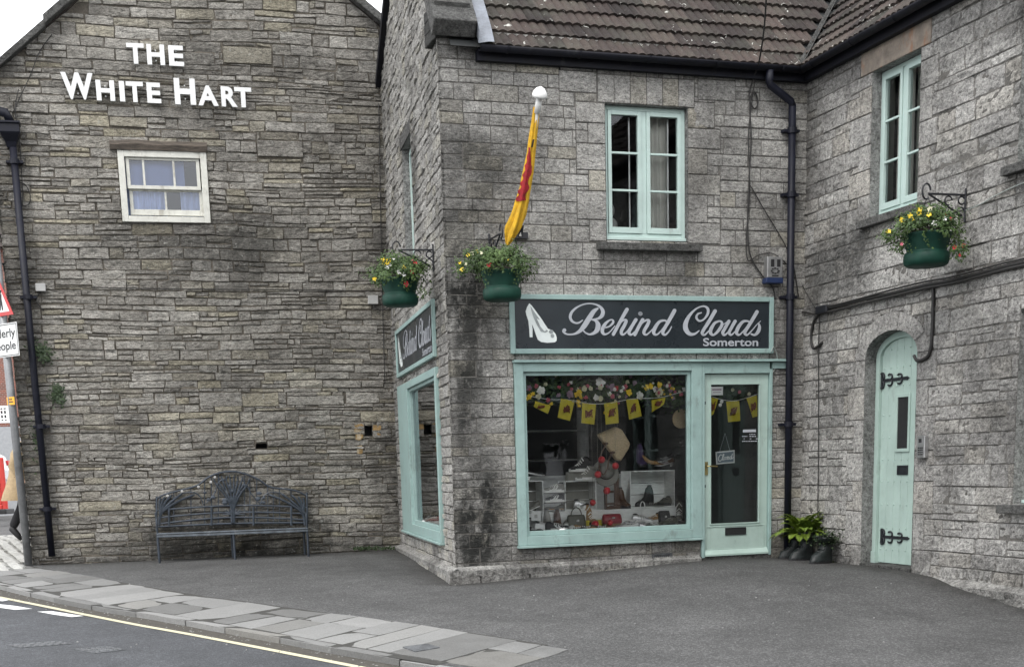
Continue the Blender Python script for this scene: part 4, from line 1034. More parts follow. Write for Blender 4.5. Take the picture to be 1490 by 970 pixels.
for i in range(n+1):
    u_ = -.05 + 4.2*i/n
    for s, h_ in ((.345, .18), (.36, .05), (.46, .065), (.53, .075)):
        vs.append(RA(s + .02 + .012*noise.noise(Vector((u_*4, s*9, 0))), u_, h_+.012*noise.noise(Vector((u_*6, s*20, 4)))))
x.add(vs, [(4*i+k, 4*i+k+1, 4*i+5+k, 4*i+4+k) for i in range(n) for k in range(3)]); x.build('lead_flashing', M['lead'], shop)
# bargeboard on far verge of the gable and rear roof slope
x = MB(); UC = (FC.S + FC.Z*kb).normalized(); a = FC.P(sb_-.12, tb-.12*kb, .0); nC = UC.cross(FC.N).normalized(); nC = nC if nC.z > 0 else -nC
L_ = (rc_-sb_+.12)/max(UC.dot(FC.S), .1); vs = []
for u_ in (0, L_):
    for d_, h_ in ((-.02, -.03), (.07, -.03), (.07, .08), (-.02, .08)): vs.append(a + UC*u_ + FC.N*d_ + nC*h_)
x.add(vs, [(0, 1, 2, 3), (7, 6, 5, 4), (0, 4, 5, 1), (1, 5, 6, 2), (2, 6, 7, 3), (3, 7, 4, 0)]); x.build('bargeboard', M['gutter'], shop, bevel=.005)

# ================================================================== STONE WING (right)
wing = thing('stone_wing', 'rough stone wing at right with a mint arched plank door', 'building', FB.P(2.5, -1.2, 0))
LB = 7.2; TBW = 4.42
def zat(Q, u, v):
    r = ray(u, v); return r.z * math.hypot(Q.x, Q.y) / math.hypot(r.x, r.y)
aL = FB.px(1255, 700)[0]; aR = FB.px(1329.5, 700)[0]; asp = FB.px(1255, 524)[1]; aap = FB.px(1298, 480)[1]; abt = FB.px(1290, 824)[1]
ac = (aL+aR)/2; aw = (aR-aL)/2; ah = aap-asp
def arch_holes(a, h, t0, n=9):
    out = [(ac-a, ac+a, t0, asp)]
    for k in range(n):
        y0, y1 = k/n, (k+1)/n; x = a*math.sqrt(max(0, 1-((y0+y1)/2)**2)); out.append((ac-x, ac+x, asp+h*y0, asp+h*y1))
    return out
bw = (FB.px(1267.5, 200)[0], FB.px(1337, 200)[0], FB.px(1275, 316)[1], FB.px(1268, 106)[1])
bl = (FB.px(1479, 600)[0], FB.px(1479, 600)[0]+1.15, FB.px(1479, 736)[1]+.02, FB.px(1478, 452)[1])
bu = (FB.px(1477, 200)[0]+.05, FB.px(1477, 200)[0]+1.1, FB.px(1477, 240)[1]+.0, bw[3])
holes = arch_holes(aw, ah, ZB) + [bw, bl, bu]
ringh = arch_holes(aw+.17, ah+.17, asp-.001)[1:] 
SPB = []; rq = random.Random(18); tt = abt-.1; k = 0
while tt < asp-.02:
    h = min(rq.uniform(.28, .42), asp-tt); wl = .34 if k % 2 else .2
    SPB.append((aL-wl, aL, tt, tt+h, .002)); SPB.append((aR, aR+(.2 if k % 2 else .33), tt, tt+h, .002)); tt += h; k += 1
tt = bw[2]-.02; k = 0
while tt < bw[3]-.02:
    h = min(rq.uniform(.22, .34), bw[3]-tt); wl = .42 if k % 2 else .24
    SPB.append((bw[0]-wl, bw[0], tt, tt+h, .003)); SPB.append((bw[1], bw[1]+(.2 if k % 2 else .3), tt, tt+h, .003)); tt += h; k += 1
lin = (bw[0]-.22, bw[1]+.16, bw[3]+.002, bw[3]+.24)
def stB(s, t):
    v_ = 0
    if t > 3.6: v_ = .25
    if t < -1.0: v_ = .3
    q = noise.noise(Vector((s*.9, t*.7, 22))); q2 = noise.noise(Vector((s*2.2, t*1.8, 29)))
    return min(1, v_ + max(0, q-.05)*1.1 + max(0, q2-.15)*.5)
mb = stone_wall(FB, -.02, LB, ZB, TBW, (.12, .235), (.24, .60), holes + ringh + [lin], gap=.005, dep=(-.005, .006), back=-.013, rough=.011, jit=.005, seed=51, stain=stB, keep=(99, LB), specials=SPB, split=.08, fq=1.3)
# arch voussoirs
n = 7
for k in range(n):
    a0, a1 = math.pi*(k+.012)/n, math.pi*(k+1-.012)/n; poly = []
    for a in np.linspace(a0, a1, 5): poly.append((ac+(aw)*math.cos(a), asp+(ah)*math.sin(a)))
    for a in np.linspace(a1, a0, 5): poly.append((ac+(aw+.18)*math.cos(a), asp+(ah+.18)*math.sin(a)))
    mb.prism(FB, poly, -.02, .003+.004*(k % 2), (.5+.3*rng.random(), stB(ac, asp), .3, 1))
mb.build('front_wall', M['wing'], wing)
bk = backing(FB, -.12, LB, ZB, TBW, arch_holes(aw, ah, ZB) + [bw, bl, bu], -.009); bk.quad(FB.P(LB, ZB, -.014), FB.P(LB, ZB, -6), FB.P(LB, TBW, -6), FB.P(LB, TBW, -.014)); bk.build('wall_mortar', M['mortar_grey'], wing)
x = MB(); x.box(FB, lin[0], lin[1], lin[2], lin[3], -.05, .006); x.build('lintel', M['orange_rust'], wing, bevel=.01)
casement(FB, bw, wing, -.11, [(0, .5), (.5, 1)], secondary=False, cur=[(-.42, -.02, 7), (.05, .42, 8), (.5, .95, 13)])
casement(FB, bl, wing, -.13, [(0, .5), (.5, 1)], secondary=False, cur=[(.1, .4, 9)])
casement(FB, bu, wing, -.11, [(0, .5), (.5, 1)], secondary=False, cur=[(.1, .4, 10)])
for r_ in (bw, bl, bu):
    x = MB(); x.box(FB, r_[0]-.13, r_[1]+.13, r_[2]-.085, r_[2]-.005, -.04, .085); x.build('window_sill', M['sill'], wing, bevel=.008)
# arched door
def archpath(a, h, t0, n=18): return [(ac-a, t0)] + [(ac-a*math.cos(math.pi*k/n), asp+h*math.sin(math.pi*k/n)) for k in range(n+1)] + [(ac+a, t0)]
x = MB(); pth = archpath(aw, ah, ZB+.3)
for p, q_ in zip(pth[:-1], pth[1:]): x.quad(FB.P(p[0], p[1], .003), FB.P(q_[0], q_[1], .003), FB.P(q_[0], q_[1], -.2), FB.P(p[0], p[1], -.2), (.5, .25, .3, 1))
x.build('door_reveal', M['dressed'], wing)
x = MB(); o_ = archpath(aw-.003, ah-.003, abt+.0); i_ = archpath(aw-.075, ah-.07, abt+.0); m_ = len(o_); vs = []
for d_ in (-.20, -.135):
    vs += [FB.P(*p, d_) for p in o_] + [FB.P(*p, d_) for p in i_]
x.add(vs, [(2*m_+k, 2*m_+k+1, 3*m_+k+1, 3*m_+k) for k in range(m_-1)] + [(m_+k, m_+k+1, 3*m_+k+1, 3*m_+k) for k in range(m_-1)][::1] + [(0, m_, 3*m_, 2*m_)])
for sgn in (-1, 1): x.box(FB, ac+sgn*(aw-.004) , ac+sgn*(aw-.09), abt, abt+.14, -.19, -.12)
x.build('door_frame', M['teal_door'], wing)
lf = MB(); npl = 6; a_ = aw-.078; h_ = ah-.072; dz0 = abt+.02; LD_ = -.165
for k in range(npl):
    x0 = ac-a_+2*a_*k/npl+.002; x1 = ac-a_+2*a_*(k+1)/npl-.002; f = lambda s: asp+h_*math.sqrt(max(0, 1-((s-ac)/a_)**2))
    poly = [(x0, dz0), (x1, dz0)] + [(x1+(x0-x1)*j/4, f(x1+(x0-x1)*j/4)) for j in range(5)]; lf.prism(FB, poly, -.2, LD_)
ldoor = lf.build('arched_door', M['teal_door'], wing, bevel=.002)
x = MB(); vp = FB.rect(LD_, (1304, 573), (1325, 572), (1325, 657), (1304, 657))
rows = [FB.px(1305, y, LD_)[1] for y in (508, 534, 561, 603, 636, 668, 700, 734, 768, 800)]
for t in rows:
    for k in range(7):
        s = ac-a_+.05+(2*a_-.1)*k/6
        if t < asp+h_*math.sqrt(max(0, 1-((s-ac)/a_)**2))-.03 and not (vp[0] < s < vp[1] and vp[2] < t < vp[3]): x.ball(FB.P(s, t, LD_+.002), .009, 6, 4)
x.build('door_stud', M['teal_door'], ldoor)['kind'] = 'stuff'
vp = FB.rect(LD_, (1304, 573), (1325, 572), (1325, 657), (1304, 657)); x = MB(); framebox(x, FB, vp, .035, LD_-.01, LD_+.014); x.build('vision_panel_frame', M['teal_door'], ldoor, bevel=.003)
x = MB(); x.box(FB, vp[0]+.034, vp[1]-.034, vp[2]+.034, vp[3]-.034, LD_+.001, LD_+.004); x.build('vision_panel', M['black'], ldoor)
lp = FB.rect(LD_, (1306, 676.5), (1321.5, 676.5), (1321.5, 690.5), (1306, 690.5)); x = MB(); framebox(x, FB, lp, .02, LD_, LD_+.012); x.box(FB, lp[0]+.02, lp[1]-.02, lp[2]+.02, lp[3]-.02, LD_, LD_+.007); x.build('letter_plate', M['iron'], ldoor, bevel=.004)
for yy in (554, 780):
    p = FB.px(1283, yy, LD_); L_ = FB.px(1324, yy, LD_)[0]-p[0]; x = MB(); s = p[0]; t = p[1]; d_ = LD_+.01
    x.box(FB, s, s+L_*.94, t-.016, t+.016, LD_, LD_+.012); x.prism(FB, [(s+L_*.92, t-.02), (s+L_, t), (s+L_*.92, t+.02), (s+L_*.85, t)], LD_, LD_+.013)
    for fx, hh in ((.04, .08), (.32, .06), (.66, .05)):
        for sg in (-1, 1):
            x.tube([FB.P(s+L_*fx+.05*math.cos(a)*.9, t+sg*(hh*.5+hh*.5*math.sin(a)), d_) for a in np.linspace(-1.6, 2.6, 9)], [.011]*8+[.005], 6)
    x.box(FB, s-.01, s+.03, t-.075, t+.075, LD_, LD_+.014); x.build('strap_hinge', M['iron'], ldoor)
x = MB(); x.box(FB, aL+.0, aR-.0, abt-.25, abt+.012, -.3, .02); x.build('door_step', M['sill'], wing, bevel=.01)
x = MB(); x.quad(*[FB.P(a, b, -.23) for a, b in ((aL-.2, ZB), (aR+.2, ZB), (aR+.2, aap+.2), (aL-.2, aap+.2))]); x.build('dark_room', M['dark_inside'], wing)
# plinth with a worn ledge, right of the door, and low footing left
x = MB(); pt0 = FB.px(1336, 832, .06)[1]; pt1 = FB.px(1490, 860, .06)[1]
mbp = stone_wall(FB, aR+.06, LB, ZB-.2, pt1-.015, (.25, .3), (.3, .7), [], gap=.008, dep=(.07, .09), back=.05, rough=.02, jit=.006, seed=55, keep=(99, LB))
ptop(FB, aR+.06, LB, pt1+.0, -.02, .10, random.Random(7)); 
s = aR+.06; rp = random.Random(12)
while s < LB-.1:
    w_ = rp.uniform(.3, .6); zt = pt1+.002
    mbp.add([FB.P(s+.004, zt-.025, .10), FB.P(s+w_-.004, zt-.025, .10), FB.P(s+w_-.004, zt+.03, -.01), FB.P(s+.004, zt+.03, -.01), FB.P(s+.004, zt-.1, .085), FB.P(s+w_-.004, zt-.1, .085)], [(0, 1, 2, 3), (4, 5, 1, 0)], (.5+.5*rp.random(), 0, .3, 1)); s += w_
mbp.build('plinth', M['plinth'], wing)
# roof of the wing, valley, gutter
mb = tile_roof(FB, evd, ev, -4.03, LB+.2, 16, valley=lambda h: (evd+.03-h, LB+.2), seed=5); mb.build('roof', M['tiles'], wing)
upB = (-FB.N+FB.Z).normalized(); x = MB(); x.quad(FB.P(.2, ev-.02, evd), FB.P(LB+.2, ev-.02, evd), FB.P(LB+.2, ev-.02, evd)+upB*4.4, FB.P(-3.0, ev-.02, evd)+upB*4.4); x.build('roof_deck', M['dark_inside'], wing)
x = MB(); k0 = FB.P(evd, ev, evd); U_ = (-FA.N-FB.N+FB.Z); ta = (FA.S).normalized(); tb2 = FB.S.normalized(); vs = []
for i in range(2):
    c_ = k0 + U_*(0, 3.2)[i] + Vector((0, 0, .05)); vs += [c_ - FA.S*.03 + Vector((0, 0, .03)), c_, c_ + FB.S*.10 + Vector((0, 0, .045))]
x.add(vs, [(0, 1, 4, 3), (1, 2, 5, 4)]); x.build('valley_lead', M['sill'], wing)
gutter(FB, .12, LB+.2, ev-.005, .15).build('gutter', M['gutter'], wing, smooth=True)
x = MB(); x.box(FB, .076, LB+.2, ev-.125, ev-.02, .0, .075); x.build('fascia_board', M['gutter'], wing)

# ================================================================== SIGNS
fascia_sign(FA, [(742, 427.5), (1127, 432), (1125.5, 514), (744, 514)], .045, 'long navy shop sign with grey script and white shoe above the main window')
fascia_sign(FC, [(574, 480), (626, 439), (632, 524), (577, 545)], .045, 'shorter navy script sign on the gable side wall above the narrow bay window')

# ================================================================== PIPES, CABLES, BOXES
def clip_(m_, F, s, t, d, r):
    m_.lathe(F.P(s, t, d), [(r*1.28, -.03), (r*1.28, .03)], 14)
    m_.box(F, s-r*2.3, s+r*2.3, t-.015, t+.015, 0.0, d)
x = thing('drainpipe', 'black downpipe in the corner between the shop door and the arched door', 'drainpipe', FA.W(1148, 808, .08)); ds = FA.px(1149, 500, .085)[0]
m_ = MB(); dt_ = FA.px(1150, 152, .085)[1]; m_.tube([FA.P(ds, dt_, .085), FA.P(ds, -1.25, .085)], .042, 14)
top_ = FA.px(1118, 112, .12); m_.tube([FA.P(top_[0], ev-.05, .15), FA.P(top_[0], ev-.16, .14), FA.P(top_[0]+.02, ev-.2, .13), FA.P(ds-.02, dt_+.03, .09), FA.P(ds, dt_-.02, .085)], .042, 14)
m_.build('pipe', M['navy_pipe'], x, smooth=True)
for yy in (190, 283, 432, 617): m_ = MB(); clip_(m_, FA, ds, FA.px(1149, yy, .08)[1], .085, .042); m_.build('pipe_bracket', M['navy_pipe'], x)
x = thing('drainpipe', 'black downpipe with hopper head at the left end of the pub gable', 'drainpipe', FD.W(75, 815, .1))
a = FD.px(19, 215, .1); b = FD.px(76, 812, .1); m_ = MB(); m_.tube([FD.P(a[0], a[1], .1), FD.P((a[0]+b[0])/2-.01, (a[1]+b[1])/2, .09), FD.P(b[0], b[1]+.03, .1)], .047, 14); m_.build('pipe', M['navy_pipe'], x, smooth=True)
for yy, xx in ((235, 21), (432, 41), (620, 60), (740, 69)): p = FD.px(xx, yy, .1); m_ = MB(); clip_(m_, FD, p[0], p[1], .1, .047); m_.build('pipe_bracket', M['navy_pipe'], x)
h0 = FD.px(12, 215, .14); m_ = MB(); c_ = FD.P(a[0], a[1], .12)
vs = []
for (w_, t_) in ((.055, 0), (.07, .07), (.11, .14), (.125, .17), (.125, .27), (.14, .275), (.14, .30)):
    vs += [FD.P(a[0]-.02+sx*w_, a[1]+t_, .02+(w_*1.7 if sy else 0)) for sx, sy in ((-1, 0), (1, 0), (1, 1), (-1, 1))]
m_.add(vs, [(4*i+k, 4*i+(k+1) % 4, 4*i+4+(k+1) % 4, 4*i+4+k) for i in range(6) for k in range(4)] + [(3, 2, 1, 0)]); m_.build('hopper_head', M['navy_pipe'], x, bevel=.005)
m_ = MB(); m_.tube([FD.P(a[0]-.9, a[1]+.50, .12), FD.P(a[0]-.3, a[1]+.47, .12), FD.P(a[0]-.05, a[1]+.42, .12), FD.P(a[0]-.0, a[1]+.3, .12)], .06, 12); m_.build('feeder_pipe', M['navy_pipe'], x, smooth=True)

def cable(F, pts, r, label, d=.02, mat='cable', cat='cable', name='wall_cable', group=None):
    m_ = MB(); P_ = [F.W(p[0], p[1], p[2] if len(p) > 2 else d) for p in pts]; m_.tube(bez(P_, 5), r, 6)
    return tag(m_.build(name, M[mat], loc=P_[0], smooth=True), label, cat, group)
cable(FA, [(1117, -40, 2.6), (1112, 40, 1.2), (1104, 92, .25), (1097, 112, .06), (1090, 140), (1097, 158), (1103, 150), (1098, 134), (1091, 150), (1093, 200), (1090, 260), (1088, 330), (1092, 372), (1110, 402), (1124, 418), (1128, 436)], .009, 'black cable dropping from the sky to the gutter and down left of the downpipe')
cable(FA, [(1101, 100, .08), (1094, 150), (1089, 200), (1091, 280), (1086, 340), (1088, 378), (1102, 372), (1119, 368), (1134, 374), (1144, 384)], .006, 'thin black cable looping over the alarm box toward the downpipe')
cable(FA, [(1092, 270), (1112, 305), (1140, 352), (1154, 385), (1162, 432)], .006, 'thin cable slanting across the downpipe to its right')
cable(FB, [(1158, 392), (1170, 420), (1186, 448)], .005, 'thin cable slanting down to the black joint box right of the downpipe')
m_ = MB()
for k, (o1, r_) in enumerate(((0, .018), (5, .014), (-4, .010))):
    P_ = bez([FB.W(u_, v_+o1+(k*.8 if u_ < 1300 else -k*.6), .03+.008*k) for u_, v_ in ((1190, 450), (1215, 446), (1250, 437), (1300, 426), (1345, 415), (1380, 409), (1420, 399), (1460, 388), (1500, 379), (1580, 360), (1700, 330))], 4); m_.tube(P_, r_, 8)
tag(m_.build('cable_bundle', M['cable'], loc=FB.W(1190, 450, .03), smooth=True), 'thick black cable bundle running right across the stone over the arched door', 'cable bundle')
m_ = MB(); jb_ = FB.rect(.05, (1188, 446), (1204, 443), (1204, 455), (1188, 457)); m_.box(FB, jb_[0], jb_[1], jb_[2], jb_[3], .0, .07); tag(m_.build('joint_box', M['iron'], bevel=.01), 'small black joint box where the cable bundle starts near the corner', 'joint box')
cable(FB, [(1157, 455), (1170, 454), (1186, 457), (1192, 455)], .010, 'short black cable between the downpipe and the joint box')
cable(FB, [(1192, 456), (1184, 468), (1180, 490), (1183, 506), (1190, 504), (1196, 498)], .016, 'thick hooked cable tail hanging below the joint box')
cable(FB, [(1193, 457), (1191, 500), (1191, 560), (1191, 640), (1190, 745), (1190, 800)], .006, 'thin cable running straight down to the fern')
cable(FB, [(1357, 413), (1358, 430), (1356, 490), (1352, 515), (1343, 523), (1334, 524), (1330, 517)], .018, 'thick black cable dropping from the bundle to the top of the arched door')
cable(FB, [(1405, 306), (1425, 298), (1450, 284), (1475, 272), (1500, 262)], .005, 'pale cable from the right basket bracket up toward the upper sill', mat='grey_cable')
cable(FB, [(1300, 432), (1330, 432), (1345, 424), (1372, 416)], .004, 'very thin wire sagging under the cable bundle')
cable(FA, [(1122, 512, .05), (1126, 505, .05), (1131, 520), (1128, 535), (1122, 545)], .006, 'short pale wire hanging at the lower right end of the long sign', mat='grey_cable')
cable(FD, [(80, 417), (140, 418), (250, 420), (380, 421), (480, 422), (545, 424)], .006, 'thin dark cable running level across the pub gable at sign height')
cable(FD, [(27, 130), (22, 160), (28, 200), (32, 260), (33, 300)], .006, 'thin cable hanging beside the hopper head')
cable(FD, [(28, 265), (38, 270), (44, 285), (42, 297), (33, 299), (26, 290)], .006, 'short loop of cable right of the left downpipe below the hopper head')
cable(FD, [(76, 50), (58, 75), (44, 110), (30, 140), (18, 165)], .006, 'thin cable following the left verge down to the hopper head')
cable(FD, [(551, 150), (553, 260), (556, 420), (560, 560)], .006, 'thin vertical cable in the corner where the pub meets the shop gable')
for (u_, v_, w_, h_, lb) in ((59, 418, .065, .05, 'small pale box fixed beside the left downpipe'), (543, 436, .07, .06, 'small grey box on the pub wall beside the left hanging basket')):
    s, t = FD.px(u_, v_, .05); m_ = MB(); m_.box(FD, s-w_, s+w_, t-h_, t+h_, .0, .07); tag(m_.build('junction_box', M['box_grey'], bevel=.006), lb, 'junction box', 'junction boxes on the pub wall')
cable(FD, [(543, 443), (550, 450), (559, 450), (566, 442), (560, 426)], .008, 'loop of black cable under the grey box by the left basket', d=.05)
cable(FD, [(59, 425), (52, 436), (58, 446), (64, 452)], .007, 'short curl of cable under the small pale box', d=.03)
# alarm box
ax = FA.rect(.08, (1116, 373), (1138.5, 374), (1138.5, 404), (1116, 404)); x = thing('alarm_box', 'steel alarm box with blue base beside the downpipe', 'alarm box', FA.P(ax[0], ax[2]-.07, .0))
m_ = MB(); m_.box(FA, ax[0], ax[1], ax[2], ax[3], .0, .09); m_.build('steel_cover', M['steel'], x, bevel=.008)
m_ = MB(); m_.box(FA, ax[0]-.02, ax[1]+.005, ax[2]-.062, ax[2]-.002, .0, .10); m_.build('blue_base', M['blue'], x, bevel=.01)
m_ = MB(); w_ = ax[1]-ax[0]
for k in (.22, .62): m_.box(FA, ax[0]+w_*k, ax[0]+w_*(k+.22), ax[3]-.11, ax[3]-.03, .088, .0925)
for i in range(8): m_.ball(FA.P(ax[0]+w_*(.5+.22*math.cos(i*.8)), ax[2]+.075+.028*math.sin(i*.8), .0905), .016, 6, 4, (1, 1, .5))
m_.box(FA, ax[0]+w_*.3, ax[0]+w_*.72, ax[2]+.014, ax[2]+.028, .088, .0925); m_.build('louvre_mark', M['black'], x)
# door intercom
ix = FB.rect(.04, (1335, 634), (1346.5, 633), (1346.5, 666), (1335, 666)); x = thing('door_intercom', 'slim grey intercom panel right of the arched door', 'intercom', FB.P(ix[0], ix[2], 0))
m_ = MB(); m_.box(FB, ix[0], ix[1], ix[2], ix[3], .0, .05); m_.build('panel', M['steel'], x, bevel=.006); m_ = MB()
w_ = ix[1]-ix[0]; m_.box(FB, ix[0]+w_*.25, ix[0]+w_*.6, ix[3]-.07, ix[3]-.03, .049, .053)
for i in range(4):
    for j in range(3): m_.box(FB, ix[0]+w_*(.2+.22*j), ix[0]+w_*(.34+.22*j), ix[2]+.03+.022*i, ix[2]+.042+.022*i, .049, .054)
m_.build('button', M['black'], x)['kind'] = 'stuff'
m_ = MB(); kb_ = FB.px(1493, 705, .03); 

# ================================================================== FLAG
fp = [(781, 156), (777.5, 185), (774, 215), (770, 245), (765, 272), (760, 296), (753, 320), (745, 340), (738, 354)]
fw_ = [4.2, 4.6, 5.4, 6.4, 7.6, 9.0, 11, 9.5, 2.5]; fdp = [.60, .55, .49, .43, .37, .31, .25, .2, .16]
flag = thing('flag', 'furled yellow flag with red emblem on a leaning wall pole', 'flag', FA.W(757, 342, .03))
m_ = MB(); ptop_ = FA.W(785, 140, .68); pbase = FA.W(757, 343, .04); m_.tube([pbase, ptop_], .018, 10); m_.build('pole', M['water_white'], flag)
m_ = MB(); ax_ = (ptop_-pbase).normalized(); m_.tube([ptop_-ax_*.16, ptop_-ax_*.0], .032, 12); m_.tube([ptop_-ax_*.01, ptop_+ax_*.01, ptop_+ax_*.04, ptop_+ax_*.075, ptop_+ax_*.09], [.074, .078, .07, .04, .005], 16); m_.build('finial', M['water_white'], flag, smooth=True)
m_ = MB(); br = FA.rect(.03, (748, 338), (768, 338), (768, 347), (748, 347)); m_.box(FA, br[0], br[1], br[2], br[3], .0, .04); m_.tube([FA.W(757, 343, .03), pbase+ax_*.12], .026, 8); m_.build('bracket', M['iron'], flag)
PF = bez([(*FA.px(u_, v_, d_), d_) for (u_, v_), d_ in zip(fp, fdp)], 8); WFl = bez([(w_, 0, 0) for w_ in fw_], 8)
m_ = MB(); vs = []; K_ = 40; 
def fring(i, k, add=0):
    p = PF[i]; w_ = WFl[i].x/126; a = 2*math.pi*k/(26 if add else K_); kk = a*26/6.2832
    lob = 1-.30*abs(math.sin(2.5*a+i*.03))**.6+.16*math.sin(5*a+1.3+i*.05)+.12*math.sin(9*a+i*.10)+.05*noise.noise(Vector((a*2, i*.3, 3)))
    lob = (max(lob, .72)+.07) if add else lob
    zz = (.9*w_*noise.noise(Vector((kk*.35, 0, 5))) - .035*math.sin(a*4)) * max(0, (i-44)/20) if i > 44 else 0
    return FA.P(p.x+w_*lob*math.cos(a), p.y+.10*w_*math.sin(a*2)+zz, p.z+w_*.8*lob*math.sin(a)+add*.5)
for i in range(len(PF)):
    for k in range(K_): vs.append(fring(i, k))
m_.add(vs, [(i*K_+k, i*K_+(k+1) % K_, (i+1)*K_+(k+1) % K_, (i+1)*K_+k) for i in range(len(PF)-1) for k in range(K_)])
cl_ = m_.build('cloth', M['yellow_flag'], flag, smooth=True)
m_ = MB(); vs = []; rows_ = range(16, 40); n0 = 14
for i in rows_:
    ii = (i-16)/24; a0 = 5.6+.9*math.sin(i*.9); a1 = 13.4+.5*math.sin(i*1.7)
    if ii < .35: a0 = 9.5-(ii/.35)*4.4
    for j in range(n0): k = a0+(a1-a0)*j/(n0-1); vs.append(fring(i, k, .008))
m_.add(vs, [(i*n0+j, i*n0+j+1, (i+1)*n0+j+1, (i+1)*n0+j) for i in range(len(rows_)-1) for j in range(n0-1)]); m_.build('red_emblem', M['red_flag'], cl_, smooth=True)
m_ = MB(); vs = [fring(13, k, .006) for k in (6, 7, 8)] + [fring(16, k, .006) for k in (6.6, 7.4, 8.6)]; m_.add(vs, [(0, 1, 4, 3), (1, 2, 5, 4)]); m_.build('dark_mark', M['black'], cl_)

# ================================================================== HANGING BASKETS
def bracket(F, s, tt, tb_, reach, label):
    rt = thing('basket_bracket', label, 'bracket', F.P(s, tb_, 0), 'iron basket brackets'); m_ = MB()
    m_.tube([F.P(s, tb_-.03, .012), F.P(s, tt+.06, .012)], .011, 8); m_.build('wall_bar', M['iron'], rt)
    m_ = MB(); m_.tube([F.P(s, tt, .01), F.P(s, tt, reach-.02)], .010, 8)
    m_.tube([F.P(s, tt+.07*math.sin(a)+.02, reach+.0+.045*math.cos(a)) for a in np.linspace(-2.2, 3.0, 12)], .009, 6); m_.build('top_bar', M['iron'], rt)
    m_ = MB(); m_.tube([F.P(s, tt, reach-.02), F.P(s, (tt+tb_)/2, reach*.48), F.P(s, tb_+.03, .05)], .010, 8)
    m_.tube([F.P(s, tb_+.06+.04*math.sin(a), .06+.04*math.cos(a)) for a in np.linspace(-2, 3.2, 12)], .008, 6)
    m_.tube([F.P(s, (tt+tb_)/2+.05+.04*math.sin(a), reach*.45+.04*math.cos(a)) for a in np.linspace(-1.8, 3.0, 12)], .007, 6)
    m_.tube([F.P(s, tt-.05+.035*math.sin(a), .055+.035*math.cos(a)) for a in np.linspace(-3, 2.6, 12)], .008, 6)
    m_.build('scroll_brace', M['iron'], rt); return rt
